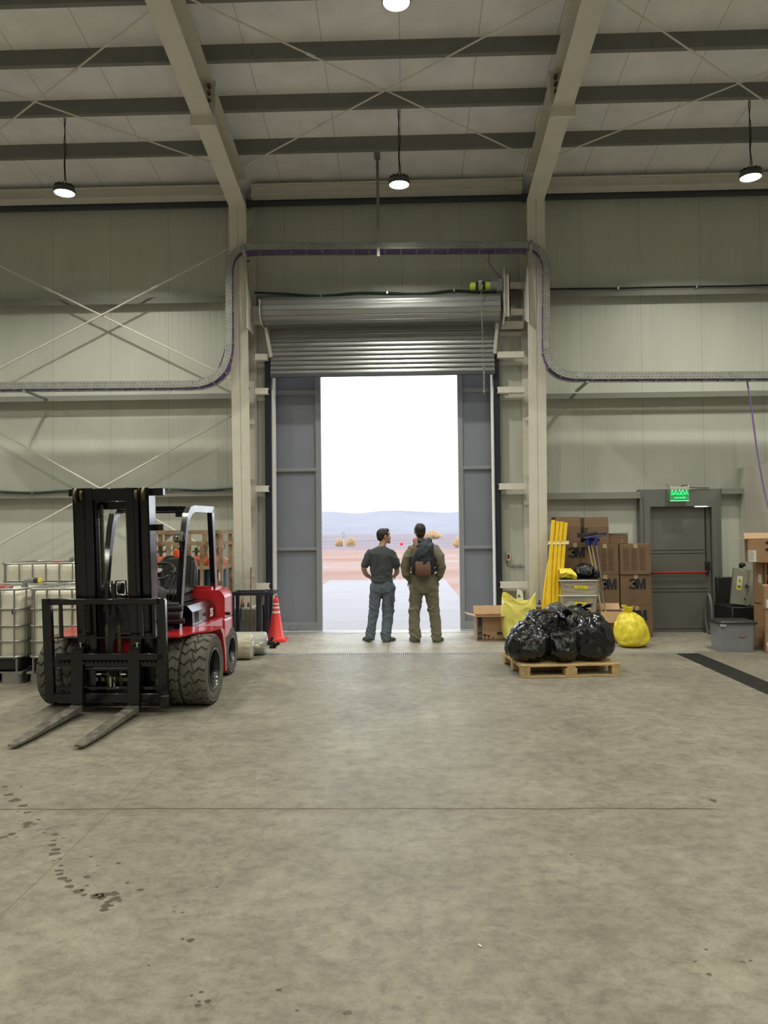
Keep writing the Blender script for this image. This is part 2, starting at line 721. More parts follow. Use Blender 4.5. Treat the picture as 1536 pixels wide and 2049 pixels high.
# ================================================================== floor with two drain channels
WY = 12.95      # inner face of the panel wall
f = MB()
for (x0, x1, y0, y1) in ((-15, 3.68, -13, 10.70), (-15, 3.99, 10.88, 13.0), (3.99, 15, -13, 13.0),
                         (-15, -2.1, 10.70, 10.88)):
    f.bb(x0, x1, y0, y1, -0.25, 0)
f.bb(-2.1, 3.99, 10.70, 10.88, -0.25, -0.10)
f.bb(3.68, 3.99, -13, 10.70, -0.25, -0.10)
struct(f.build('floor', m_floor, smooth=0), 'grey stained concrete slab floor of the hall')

# slotted steel gratings in the channels
m_grate = M('grate_steel', (0.42, 0.42, 0.42), 0.5, 0.1)
m_grate2 = M('grate_dark', (0.035, 0.035, 0.035), 0.55, 0.3)


def grate(x0, x1, y0, y1, along, mat, label, pitch=0.027, skew=0.0):
    g = thing('drain_grate', label, 'drain grate', ((x0 + x1) / 2, (y0 + y1) / 2, 0), 0, 'floor drain gratings')
    fr = MB()
    if along == 'x':
        fr.bb(x0, x1, y0, y0 + .012, -.03, .002)
        fr.bb(x0, x1, y1 - .012, y1, -.03, .002)
        n = int((x1 - x0) / pitch)
        bars = MB()
        for i in range(n):
            x = x0 + (i + .5) * (x1 - x0) / n
            bars.beam((x - skew, y0 + .012, -.004), (x + skew, y1 - .012, -.004), pitch * .45, .006)
    else:
        fr.bb(x0, x0 + .012, y0, y1, -.03, .002)
        fr.bb(x1 - .012, x1, y0, y1, -.03, .002)
        n = int((y1 - y0) / pitch)
        bars = MB()
        for i in range(n):
            y = y0 + (i + .5) * (y1 - y0) / n
            bars.beam((x0 + .012, y, -.010), (x1 - .012, y, -.010), pitch * .6, .02)
    fr.build('edge_frame', mat, g)
    MB().bb(x0 + .001, x1 - .001, y0 + .001, y1 - .001, -.095, -.085).build('channel_shade', m_black, g, smooth=0)  # black sheet added so the gaps between bars read as deep shade
    b = bars.build('slot_bars', mat, g)
    b['kind'] = 'stuff'


grate(-2.1, 3.99, 10.70, 10.88, 'x', m_grate, 'long slotted steel drain grating across the floor before the doorway')
grate(3.68, 3.99, 3.0, 10.69, 'y', m_grate2, 'dark drain grating running toward the camera at right', 0.05)

# ================================================================== walls
DX0, DX1, DZ = -2.26, 1.545, 5.05        # big doorway
EX0, EX1, EZ = 3.99, 5.07, 2.09          # exit door
wb = MB()
for (x0, x1, z0, z1) in ((-15, DX0, 0, 7.5), (DX0, DX1, DZ, 7.5), (DX1, EX0, 0, 7.5), (EX0, EX1, EZ, 7.5), (EX1, 15, 0, 7.5)):
    wb.bb(x0, x1, WY, WY + .10, z0, z1)
struct(wb.build('wall_back', m_wall, smooth=0), 'cream insulated panel wall with the open doorway')
for nm, x in (('wall_left', -15.05), ('wall_right', 15.05)):
    q = MB()
    q.prism([(-13, 0), (13.05, 0), (13.05, 7.51), (0, 9.36), (-13, 7.51)], (x - .05, 0, 0), (0, 1, 0), (0, 0, 1), (.10, 0, 0))
    struct(q.build(nm, m_wallY, smooth=0))
struct(MB().bb(-15, 15, -13.1, -13, 0, 7.5).build('wall_front', m_wall, smooth=0))
pw = MB()
pw.bb(5.55, 5.65, 6.5, WY, 0, 2.70)
struct(pw.build('wall_partition', panel_mat('partition_panel', (0.62, 0.60, 0.55), 'Y', 1.0, 0.111, 0.4, off=.25), smooth=0),
       'low cream partition wall at right')

# roof sheet, two slopes
SL = 0.142
rf = MB()
for s in (1, -1):
    rf.prism([(0, 9.36), (13.05 * s, 9.36 - SL * 13.05), (13.05 * s, 9.46 - SL * 13.05), (0, 9.46)], (-15, 0, 0), (0, 1, 0), (0, 0, 1), (30, 0, 0))
struct(rf.build('ceiling', m_roof, smooth=0), 'grey ribbed sheet roof underside')

# purlins under the sheet
for py in (11.53, 10.59, 9.66, 8.72, 7.78, 6.84, 5.9):
    zt = 9.36 - SL * py
    p = MB()
    p.prism([(0, zt - .205), (.008, zt - .205), (.06, zt - .215), (.075, zt - .205), (.075, zt - .19), (.068, zt - .19), (.066, zt - .197),
             (.012, zt - .19), (.012, zt - .012), (.07, zt - .02), (.07, zt - .012), (0, zt)], (-14.9, py, 0), (0, 1, 0), (0, 0, 1), (29.8, 0, 0))
    struct(p.build('purlin', m_purlin, smooth=0))

# eave strut (cream channel) between the portal frames and the girt above the wall
for x0, x1 in ((-14.9, -2.80), (-2.50, 1.99), (2.28, 14.9)):
    e = MB()
    e.bb(x0, x1, 12.60, 12.61, 7.31, 7.48)
    e.bb(x0, x1, 12.50, 12.72, 7.30, 7.312)
    e.bb(x0, x1, 12.50, 12.72, 7.468, 7.48)
    struct(e.build('eave_beam', m_steel2, smooth=0))
tg = MB()
tg.bb(-14.9, 14.9, 12.76, 12.80, 7.22, 7.33)
tg.bb(-14.9, 14.9, 12.80, WY, 7.31, 7.33)
struct(tg.build('girt', m_darkgirt, smooth=0))

# wall girts: channels open downward
def girt(x0, x1, z0, z1, m=None, y=12.75):
    g = MB()
    g.prism([(0, z0), (0, z1), (WY - y, z1), (WY - y, z1 - .012), (.012, z1 - .012), (.012, z0 + .0), ], (x0, y, 0), (0, 1, 0), (0, 0, 1), (x1 - x0, 0, 0))
    return struct(g.build('girt', m or m_girt, smooth=0))


girt(-14.9, -2.79, 5.595, 5.70)
girt(-14.9, -2.77, 3.965, 4.055)
girt(-14.9, -2.74, 2.335, 2.435)
girt(-2.46, 1.99, 5.58, 5.70)
girt(2.27, 14.9, 5.575, 5.675)
girt(2.25, 14.9, 3.875, 3.965)
girt(2.24, 3.87, 2.215, 2.32)
girt(5.19, 5.54, 2.27, 2.36)


# ================================================================== portal frames
def i_section(mb, p0, p1, w, d, up, tf=.014, tw=.010):
    """I beam between p0 and p1 whose web stands along up (p = centre of the near flange)"""
    p0, p1, up = Vector(p0), Vector(p1), Vector(up)
    mb.beam(p0 + up * tf / 2, p1 + up * tf / 2, w, tf, up)
    mb.beam(p0 + up * (d - tf / 2), p1 + up * (d - tf / 2), w, tf, up)
    mb.beam(p0 + up * d / 2, p1 + up * d / 2, tw, d - 2 * tf, up)


rdir = Vector((0, -1, SL)).normalized()
rup = Vector((0, SL, 1)).normalized()
for cx, inner in ((-2.625, 1), (2.125, -1)):
    W = .282
    c = MB()
    yb, ytop, zb, zt = 12.40, 12.10, 0.52, 6.95
    # near flange leans toward the hall (tapered web)
    c.prism([(yb, zb), (yb + .014, zb), (ytop + .014, zt), (ytop, zt)], (cx - W / 2, 0, 0), (0, 1, 0), (0, 0, 1), (W, 0, 0))
    c.prism([(yb, zb), (12.93, zb), (12.93, 7.45), (ytop + .35, 7.40), (ytop, zt)], (cx - .005, 0, 0), (0, 1, 0), (0, 0, 1), (.010, 0, 0))
    c.bb(cx - W / 2, cx + W / 2, 12.915, 12.93, zb, 7.45)
    c.bb(cx - W / 2 - .03, cx + W / 2 + .03, 12.33, 12.96 - .02, zb - .02, zb)          # base plate
    co = struct(c.build('column', m_steel, smooth=0), 'cream steel portal column beside the doorway')
    st = MB()
    for z in (0.98, 2.62, 3.55, 5.0):
        for s in (-1, 1):
            st.prism([(0, 0), (.133, 0), (0, .10)], (cx + s * .005, 12.86, z), (s, 0, 0), (0, 0, 1), (0, .012, 0))
    # knee plates seen on the doorway side
    st.prism([(12.2, 6.55), (12.9, 7.3), (12.9, 6.98)], (cx + inner * .006, 0, 0), (0, 1, 0), (0, 0, 1), (inner * .11, 0, 0))
    st.build('stiffener', m_steel, co, smooth=0)
    bt = MB()
    for z, y in ((6.40, 12.75), (6.28, 12.74), (4.12, 12.70), (3.72, 12.70)):
        bt.cyl((cx + inner * .005, y, z), (cx + inner * .06, y, z), .018, n=8)
    for dx in (-.09, 0, .09):
        bt.cyl((cx + dx, 12.365, zb), (cx + dx, 12.365, zb + .07), .016, n=8)
        bt.cyl((cx + dx, 12.365, zb), (cx + dx, 12.365, zb + .025), .03, n=6)
    bt.build('bolt', m_bolt, co)
    # concrete pedestal under the column
    pd = MB()
    pd.bb(cx - .20, cx + .24, 12.25, WY, 0, .50, .012)
    struct(pd.build('pedestal', m_conc), 'raw concrete footing under the column')
    # rafter
    r = MB()
    z0 = 8.66 - SL * 12.12
    i_section(r, (cx, 12.12, z0), (cx, 0.02, 8.66 - SL * .02), .275, .49, rup)
    ro = struct(r.build('rafter', m_steel, smooth=0), 'cream sloping roof rafter')
    sp = MB()
    ys = 10.02
    zc = 8.66 - SL * ys
    for k in (0, .026):
        sp.box((cx, ys + k, zc + .245 - .05), (.32, .024, .66), Rx(-atan2(SL, 1)))
    sp.build('splice_plate', m_steel, ro, smooth=0)
    bo = MB()
    for dx in (-.085, .085):
        bo.cyl((cx + dx, ys - .035, zc - .06), (cx + dx, ys + .06, zc - .075), .026, n=8)
    for h in (.12, .22, .32, .42):
        for dx in (-.085, .085):
            bo.cyl((cx + dx, ys - .04, zc + h), (cx + dx, ys + .06, zc + h - .01), .026, n=8)
    bo.build('bolt', m_bolt, ro)

# ================================================================== bracing rods
def rod(p0, p1, r, label_none=None):
    b = MB()
    b.cyl(p0, p1, r, n=8)
    p0, p1 = Vector(p0), Vector(p1)
    a = p0.lerp(p1, .3)
    d = (p1 - p0).normalized()
    b.cyl(a - d * .06, a + d * .06, r * 1.7, n=8)
    return struct(b.build('brace_rod', m_steel2))


zr = lambda y: 8.98 - SL * y
def rr(x0, y0, x1, y1, dz=0.0):
    rod((x0, y0, zr(y0) + dz), (x1, y1, zr(y1) + dz), .011)


rr(-2.44, 11.62, 1.99, 8.50)
rr(-2.44, 8.50, 1.99, 11.62, .03)
rr(-2.80, 8.60, -7.30, 11.75)
rr(-2.80, 11.60, -7.30, 8.50, .03)
rr(2.28, 8.55, 6.80, 11.75)
rr(2.28, 11.60, 6.80, 8.55, .03)
for (x0, z0, x1, z1, y) in ((-2.77, 6.50, -7.30, 4.22, 12.60), (-7.30, 6.52, -2.77, 4.23, 12.63),
                            (-2.75, 3.70, -7.30, 1.26, 12.60), (-7.30, 3.75, -2.75, 1.17, 12.63)):
    rod((x0, y, z0), (x1, y, z1), .015)

# ================================================================== doorway: jambs, stub beams, threshold, sliding leaves
for x0, x1, lx0, lx1 in ((-2.315, -2.215, -2.215, -2.195), (1.495, 1.585, 1.478, 1.495)):
    j = MB()
    j.bb(x0, x1, 12.72, 12.76, 0, 4.62)
    j.bb(x0, x0 + .012, 12.72, WY, 0, 4.62)
    j.bb(x1 - .012, x1, 12.72, WY, 0, 4.62)
    jo = struct(j.build('trim_jamb', m_jamb, smooth=0), 'dark shutter guide channel at the doorway edge')
    MB().bb(lx0, lx1, 12.80, 13.10, 0, 4.95).build('edge_strip', m_steel2, jo, smooth=0)


def stub(x0, x1, z, two=True):
    s = MB()
    s.bb(x0, x1, 12.62, 12.63, z - .05, z + .05)
    s.bb(x0, x1, 12.63, 12.74, z + .038, z + .05)
    s.bb(x0, x1, 12.63, 12.74, z - .05, z - .038)
    if two:
        s.bb(x0, x1 - .06 * (1 if x0 < 0 else 0), 12.86, 12.94, z - .12, z - .06)
    struct(s.build('stub_beam', m_steel2, smooth=0))


for z in (4.63, 4.06, 2.44, .83):
    stub(-2.46, -2.245, z)
for z in (4.60, 4.02, 2.43, .82):
    stub(1.545, 1.985, z)
stub(1.62, 1.985, 5.10)

# shutter hanger frame on the right column
h = MB()
for z in (5.72, 5.28):
    h.bb(1.60, 1.99, 12.52, 12.60, z - .045, z + .045)
h.prism([(12.1, 4.98), (12.1, 5.9), (12.62, 5.42), (12.62, 4.98 + .2)], (1.975, 0, 0), (0, 1, 0), (0, 0, 1), (.012, 0, 0))
struct(h.build('hanger_beam', m_steel2, smooth=0))
h = MB()
h.prism([(12.12, 4.98), (12.12, 5.75), (12.62, 5.30), (12.62, 5.0)], (-2.49, 0, 0), (0, 1, 0), (0, 0, 1), (.012, 0, 0))
struct(h.build('hanger_beam', m_steel2, smooth=0))

th = MB()
th.bb(-2.2, 1.48, 13.0, 13.42, -.10, .004)
struct(th.build('trim_threshold', M('threshold_concrete', (0.30, 0.29, 0.27), 0.6, var=.15)), 'pale threshold strip under the sliding doors')


def leaf(name, x0, x1, stile_right, label):
    root = bpy.data.objects.new(name, None)
    root.location = ((x0 + x1) / 2, 13.26, 0)
    COL.objects.link(root)
    struct(root, label)
    MB().bb(x0, x1, 13.27, 13.31, .02, 5.35).build('leaf_panel', m_leaf, root, smooth=0)
    fr = MB()
    xs = (x1 - .095, x1) if stile_right else (x0, x0 + .085)
    xo = (x0, x0 + .08) if stile_right else (x1 - .08, x1)
    for a in (xs, xo):
        fr.bb(a[0], a[1], 13.21, 13.27, .02, 5.35, .004)
    for z0, z1 in ((.02, .165), (1.40, 1.46), (2.765, 2.825), (4.10, 4.17), (5.25, 5.35)):
        fr.bb(x0 + .08, x1 - .08, 13.215, 13.27, z0, z1, .004)
    fr.build('leaf_frame', m_leafrim, root, smooth=0)
    gm = MB()
    cxm = -1.93 if stile_right else 1.9
    gm.bb(cxm - .07, cxm + .07, 13.19, 13.215, .03, .15, .01)
    gm.build('guide_bracket', m_leafrim, root)


leaf('door_1', -3.55, -1.436, True, 'grey sliding steel door leaf at the left of the doorway')
leaf('door_2', 0.923, 3.05, False, 'grey sliding steel door leaf at the right of the doorway')

# ================================================================== exit door
sr = MB()
sr.bb(3.87, EX0, 12.78, WY, 0, 2.36)
sr.bb(EX1, 5.19, 12.78, WY, 0, 2.36)
sr.bb(EX0, EX1, 12.78, WY, EZ, 2.36)
struct(sr.build('trim_exit_surround', m_doorgrey, smooth=0), 'grey steel surround of the exit door')
d3 = bpy.data.objects.new('door_3', None)
d3.location = ((EX0 + EX1) / 2, 12.86, 0)
COL.objects.link(d3)
struct(d3, 'grey steel exit door with a red push bar')
fr = MB()
for a in ((3.93, 4.03), (5.03, 5.12)):
    fr.bb(a[0], a[1], 12.762, 12.80, 0, 2.24)
fr.bb(4.03, 5.03, 12.762, 12.80, 2.075, 2.24)
fr.build('door_frame', m_doorgrey, d3, smooth=0)
lf = MB()
lf.bb(EX0 + .005, EX1 - .005, 12.86, 12.91, .004, 2.066)
lf.bb(EX0 + .005, 4.79, 12.86, 12.91, 2.066, 2.088)
lf.build('door_leaf', M('door_leaf_grey', (0.15, 0.15, 0.135), .42, var=.06, scale=1.4), d3, smooth=0)
gv = MB()
for z in (1.355, 1.30, .72, .665, .06):
    gv.bb(EX0 + .03, EX1 - .10, 12.856, 12.861, z - .003, z + .003)
gv.build('groove', m_black, d3, smooth=0)
pb = MB()
pb.tube([(4.06, 12.80, .985), (4.9, 12.80, .985), (4.955, 12.81, 1.0)], .016, n=10)
pbo = pb.build('panic_bar', M('red_bar', (0.42, 0.012, 0.016), .35), d3)
bx = MB()
bx.bb(4.935, 5.0, 12.80, 12.87, 1.02, 1.16, .008)
bx.bb(4.035, 4.07, 12.80, 12.87, .965, 1.005, .006)
bx.bb(4.945, 4.985, 12.80, 12.86, .96, 1.03, .006)
bx.build('latch_box', m_black, pbo)
MB().cyl((4.955, 12.845, 1.16), (4.955, 12.845, 2.06), .008, n=8).build('latch_rod', m_black, d3)

# ================================================================== outside
m_apron = M('apron_concrete', (0.22, 0.212, 0.222), .8, var=.10, scale=.8, stretch=(.4, 1.6, 1), bump=.1, bscale=12)
ap = MB()
ap.bb(-2.75, 1.42, 13.40, 28.0, -.20, -.03)
tag(ap.build('concrete_apron', m_apron, smooth=0), 'pale concrete apron outside the open doorway', 'apron', kind='structure')


def desert_mat():
    m = bpy.data.materials.new('desert_ground')
    m.use_nodes = True
    t = m.node_tree
    L = t.links.new
    b = t.nodes['Principled BSDF']
    b.inputs['Roughness'].default_value = .95
    b.inputs['Specular IOR Level'].default_value = 0.1
    g = t.nodes.new('ShaderNodeNewGeometry')
    mp = t.nodes.new('ShaderNodeMapping')
    mp.inputs['Scale'].default_value = (.07, .17, 1)
    L(g.outputs['Position'], mp.inputs['Vector'])
    n = t.nodes.new('ShaderNodeTexNoise')
    n.inputs['Scale'].default_value = 1.0
    n.inputs['Detail'].default_value = 6
    L(mp.outputs[0], n.inputs['Vector'])
    r = t.nodes.new('ShaderNodeValToRGB')
    e = r.color_ramp.elements
    e[0].position, e[0].color = .30, (.215, .125, .098, 1)
    e[1].position, e[1].color = .70, (.27, .215, .205, 1)
    q = e.new(.5)
    q.color = (.245, .165, .14, 1)
    L(n.outputs['Fac'], r.inputs['Fac'])
    # beyond the graded track the plain is greyer gravel
    sx = t.nodes.new('ShaderNodeSeparateXYZ')
    L(g.outputs['Position'], sx.inputs[0])
    mr = t.nodes.new('ShaderNodeMapRange')
    mr.inputs['From Min'].default_value = 70
    mr.inputs['From Max'].default_value = 90
    L(sx.outputs['Y'], mr.inputs['Value'])
    mp2 = t.nodes.new('ShaderNodeMapping')
    mp2.inputs['Scale'].default_value = (.004, .035, 1)
    L(g.outputs['Position'], mp2.inputs['Vector'])
    n2 = t.nodes.new('ShaderNodeTexNoise')
    n2.inputs['Scale'].default_value = 1.0
    n2.inputs['Detail'].default_value = 4
    L(mp2.outputs[0], n2.inputs['Vector'])
    r2 = t.nodes.new('ShaderNodeValToRGB')
    e = r2.color_ramp.elements
    e[0].position, e[0].color = .35, (.135, .118, .140, 1)
    e[1].position, e[1].color = .66, (.20, .165, .178, 1)
    L(n2.outputs['Fac'], r2.inputs['Fac'])
    mx = t.nodes.new('ShaderNodeMix')
    mx.data_type = 'RGBA'
    L(mr.outputs[0], mx.inputs['Factor'])
    L(r.outputs[0], mx.inputs['A'])
    L(r2.outputs[0], mx.inputs['B'])
    L(mx.outputs['Result'], b.inputs['Base Color'])
    return m


gr = MB()
def gfn(u, v):
    y = 13.38 + (v ** 3) * 2600
    x = (u - .5) * (60 + y * 1.6)
    d = max(0, min(1, (y - 30) / 40))
    z = -.055 + d * .22 * noise.noise(Vector((x * .07, y * .05, 3)))
    if y > 400:
        z = -.05
    return Vector((x, y, z))
gr.grid(gfn, 60, 90)
tag(gr.build('desert_ground', desert_mat(), smooth=180), 'reddish desert ground stretching to the mountains', 'ground', kind='structure')

# mountains on the horizon
mt = MB()
def mfn(u, v):
    x = (u - .5) * 3400
    uu = 810 + x / 2600 * 1539           # shape of the skyline along the bearing
    base = 88
    pts = [(-2000, 30), (400, 60), (560, 66), (640, 76), (665, 74), (700, 69), (716, 68), (740, 71), (765, 76), (800, 75.5), (830, 73), (870, 69), (900, 68), (1000, 75), (1200, 60), (3000, 40)]
    h = 60
    for (a, ha), (b, hb) in zip(pts, pts[1:]):
        if a <= uu <= b:
            h = ha + (hb - ha) * (uu - a) / (b - a)
    h += 2.2 * noise.noise(Vector((x * .012, 0, 1)))
    y = 2600 - 700 * (1 - v) ** 1.3
    s = v ** 1.5
    rug = 1 + .25 * noise.noise(Vector((x * .006, v * 3, 7))) * (1 - v)
    return Vector((x, y, -1 + h * s * rug))
mt.grid(mfn, 240, 16)
tag(mt.build('mountain_range', M('mountain_rock', (0.13, 0.13, 0.165), .95, var=.25, scale=.006, spec=.1), smooth=180),
    'distant bluish mountain range on the horizon', 'mountains', kind='structure')

# thin dust haze lying over the plain
hz = MB()
hz.bb(-2600, 2600, 140, 2700, -.5, 190)
ho = hz.build('dust_haze', m_floor, smooth=0)
hm = bpy.data.materials.new('dust_haze')
hm.use_nodes = True
tt = hm.node_tree
tt.nodes.clear()
oo = tt.nodes.new('ShaderNodeOutputMaterial')
vs = tt.nodes.new('ShaderNodeVolumeScatter')
vs.inputs['Color'].default_value = (.80, .84, 1.0, 1)
vs.inputs['Density'].default_value = .00018
vs.inputs['Anisotropy'].default_value = .2
tt.links.new(vs.outputs[0], oo.inputs['Volume'])
ho.data.materials.clear()
ho.data.materials.append(hm)
tag(ho, 'pale haze over the distant desert plain', 'haze', kind='stuff')


def bush(x, y, wd, ht, label, seed):
    rnd = random.Random(seed)
    t = thing('desert_bush', label, 'bush', (x, y, -.05), 0, 'dry bushes on the plain')
    b = MB()
    for i in range(1100):
        a = rnd.random() * 2 * pi
        e = rnd.random() ** .6
        p = Vector((cos(a) * e * wd * .25, sin(a) * e * wd * .2, 0))
        q = Vector((cos(a) * e * wd * .5 + rnd.uniform(-.15, .15), sin(a) * e * wd * .4, ht * (1 - .75 * e * e) * rnd.uniform(.7, 1.05)))
        b.tube([p, (p + q) / 2 + Vector((0, 0, ht * .12)), q], [.035, .03, .012], n=4, caps=False)
    b.build('twigs', M('dry_straw', (.66, .49, .29), .9, var=.25, scale=3), t, local=True)['kind'] = 'stuff'
    MB().ell((0, 0, ht * .25), (wd * .28, wd * .24, ht * .42)).build('core', M('straw_core', (.60, .44, .26), .95, var=.3, scale=6), t, local=True)


bush(-8.55, 100, 1.5, 1.0, 'dry straw bush left of the white post', 1)
bush(-7.0, 99, 1.6, 1.15, 'dry straw bush right of the white post', 2)
bush(6.0, 84, 2.0, 1.25, 'dry straw bush near the right door leaf', 3)
bush(6.7, 190, 5.6, 2.2, 'far dry bush beside the taller man’s shoulder', 4)
t = thing('sign_post', 'small white sign on a post out on the plain', 'sign', (-7.7, 96, -.05))
MB().cyl((0, 0, 0), (0, 0, 1.9), .028, n=8).build('post', M('post_pale', (.66, .64, .66), .6), t, local=True)
sg = MB()
sg.bb(-.17, .17, -.06, -.05, .95, 1.85)
sgo = sg.build('sign_board', M('sign_white', (.32, .32, .32), .5), t, local=True)
MB().bb(-.07, .07, -.065, -.06, 1.45, 1.62).build('sign_symbol', M('sign_grey', (.45, .45, .45), .5), sgo, local=True)
t = thing('marker_ball', 'small red marker on the plain between the two men', 'marker', (-.43, 88, -.05))
MB().cyl((0, 0, 0), (0, 0, .35), .03, n=6).build('stake', m_galv, t, local=True)
MB().ell((0, 0, .42), (.2, .2, .2)).build('ball', M('marker_red', (.95, .01, .05), .4), t, local=True)

# ================================================================== forklift truck
m_fblack = M('forklift_black', (0.004, 0.004, 0.006), 0.24, coat=.6, spec=.3, rvar=.06, scale=5)
m_fworn = M('fork_worn_steel', (0.20, 0.185, 0.16), 0.48, .4, var=.5, scale=14, rvar=.12, bump=.1, bscale=40)
m_fdark = M('forklift_dark', (0.010, 0.010, 0.012), 0.5, var=.2, scale=8)
m_fred = M('forklift_red', (0.50, 0.020, 0.028), 0.28, coat=.5, var=.08, scale=4)
m_tyre = M('solid_tyre', (0.105, 0.098, 0.082), 0.82, var=.3, scale=11, bump=.12, bscale=60)
m_rim = M('rim_black', (0.006, 0.006, 0.007), 0.28, coat=.3)
m_chain = M('lift_chain', (0.14, 0.11, 0.07), 0.45, .8, var=.4, scale=40)
m_chrome = M('bright_steel', (0.62, 0.62, 0.62), 0.2, 1.0)
m_seat = M('seat_vinyl', (0.016, 0.016, 0.016), 0.38, bump=.1, bscale=90)
m_plastic = M('grey_plastic', (0.055, 0.06, 0.055), 0.45)
m_orange = M('indicator_orange', (0.80, 0.13, 0.02), 0.25)
m_glass = M('lamp_glass', (0.22, 0.22, 0.18), 0.12, coat=.6)

FK = thing('forklift', 'red and black forklift with lowered forks and twin front tyres', 'forklift', (-2.78, 7.74, 0), radians(-2.0))


TILT = [0.0]


def P(mb, name, mat, par=None, smooth=40):
    if TILT[0]:
        for p in mb.v:
            p.y -= (p.z - .10) * TILT[0]      # mast leaned forward so that the fork tips touch the floor
    return mb.build(name, mat, par or FK, smooth, local=True)


def tyre_mesh(R, W, lug):
    """solid tyre whose zigzag lugs are cut into the rolling surface"""
    mb = MB()
    nu, nv = 330, 34

    def fn(u, v):
        a = 2 * pi * u
        s = (v - .5) * 2            # -1..1 across
        if abs(s) > .86:
            k = (abs(s) - .86) / .14
            r = R - .012 * k - lug * .2 * k
        else:
            r = R
        x = s * W / 2
        # lateral zigzag grooves
        ph = a * lugs / (2 * pi)
        zig = .42 * (abs(((s * 1.35 + .32 * (1 if s > 0 else 1)) % 1.0) - .5) * 2) + s * .35
        g = abs(((ph + zig) % 1.0) - .5)
        dgr = 0
        if g > .5 - .10:
            dgr = min(1, (g - (.5 - .10)) / .03)
        # short link grooves in the middle
        t = (ph + zig) % 1.0
        if abs(s - (t - .5) * .45) < .055:
            dgr = max(dgr, .8)
        depth = lug * dgr
        if abs(s) > .985:
            depth *= .6
        rr = r - depth
        return Vector((x, cos(a) * rr, sin(a) * rr))
    lugs = 20
    mb.grid(fn, nu, nv, wrap=True)
    ri = R * .56
    for sgn in (-1, 1):
        n = 96
        prof = [(R - lug * 1.0, .5), (R * .90, .52), (R * .84, .50), (R * .82, .515), (R * .66, .50), (R * .61, .47), (ri, .40)]
        vs, fs = [], []
        for r, k in prof:
            for i in range(n):
                a = 2 * pi * i / n
                vs.append(Vector((sgn * W * k * .98, cos(a) * r, sin(a) * r)))
        for j in range(len(prof) - 1):
            for i in range(n):
                fs.append((j * n + i, j * n + (i + 1) % n, (j + 1) * n + (i + 1) % n, (j + 1) * n + i))
        mb.add(vs, fs)
    return mb


def rim_mesh(R, W, sgn):
    mb = MB()
    ri = R * .57
    prof = [(ri * 1.08, .49), (ri * 1.09, .50), (ri * .98, .50), (ri * .93, .42), (ri * .88, .10), (ri * .55, .02), (ri * .5, .16), (ri * .30, .18), (.001, .18)]
    n = 48
    vs, fs = [], []
    for r, k in prof:
        for i in range(n):
            a = 2 * pi * i / n
            vs.append(Vector((sgn * W * k, cos(a) * r, sin(a) * r)))
    for j in range(len(prof) - 1):
        for i in range(n):
            fs.append((j * n + i, j * n + (i + 1) % n, (j + 1) * n + (i + 1) % n, (j + 1) * n + i))
    mb.add(vs, fs)
    for i in range(8):
        a = 2 * pi * i / 8
        p = Vector((sgn * W * .06, cos(a) * ri * .72, sin(a) * ri * .72))
        mb.cyl(p, p + Vector((sgn * .03, 0, 0)), .014, n=6)
    return mb


def wheel(R, W, x, y, sgn, src=None):
    if src is None:
        o = P(tyre_mesh(R, W, .021), 'tyre', m_tyre, smooth=30)
    else:
        o = src.copy()
        COL.objects.link(o)
        o.parent = FK
    o.location = (x, y, R)
    r = rim_mesh(R, W, sgn).build('rim', m_rim, o, local=True)
    return o


RF, RB = .348, .285
t0 = wheel(RF, .255, .728, 0, 1)
wheel(RF, .255, .462, 0, 1, t0)
wheel(RF, .255, -.690, 0, -1, t0)
wheel(RF, .255, -.424, 0, -1, t0)
t1 = wheel(RB, .185, .515, 1.62, 1)
wheel(RB, .185, -.515, 1.62, -1, t1)
P(MB().cyl((-.6, 0, RF), (.6, 0, RF), .09, n=16), 'axle', m_fdark)
P(MB().cyl((-.5, 1.62, RB), (.5, 1.62, RB), .06, n=12), 'axle', m_fdark)

# --- forks
for x in (-.312, .235):
    b = MB()
    y0, y1 = -.545, -1.66
    # blade tapering to the tip, seen from above as a long tongue
    n = 12
    vs = []
    for i in range(n + 1):
        t = i / n
        y = y0 + (y1 - y0) * t
        wv = .056 if t < .72 else .056 - .020 * ((t - .72) / .28) ** 1.6
        zt = .098 - .058 * t
        zb = .045 - .020 * t
        for sx in (-1, 1):
            vs += [Vector((x + sx * wv, y, zb)), Vector((x + sx * wv, y, zt))]
    fs = []
    for i in range(n):
        a = i * 4
        fs += [(a, a + 1, a + 5, a + 4), (a + 2, a + 6, a + 7, a + 3), (a + 1, a + 3, a + 7, a + 5), (a, a + 4, a + 6, a + 2)]
    fs += [(0, 2, 3, 1), (n * 4, n * 4 + 1, n * 4 + 3, n * 4 + 2)]
    b.add(vs, fs)
    fo = P(b, 'fork', m_fworn, smooth=30)
    s = MB()
    s.prism([(-.545, .045), (-.500, .045), (-.492, .62), (-.532, .62), (-.545, .30)], (x - .056, 0, 0), (0, 1, 0), (0, 0, 1), (.112, 0, 0))
    s.bb(x - .045, x + .045, -.50, -.44, .60, .645, .005)
    P(s, 'fork_shank', m_fblack, fo, smooth=0)
    lp = MB()
    lp.cyl((x + .02, -.50, .64), (x + .02, -.50, .68), .008, n=8)
    lp.cyl((x + .02, -.50, .675), (x + .02, -.50, .685), .016, n=8)
    P(lp, 'fork_pin', m_chrome, fo)

TILT[0] = .075
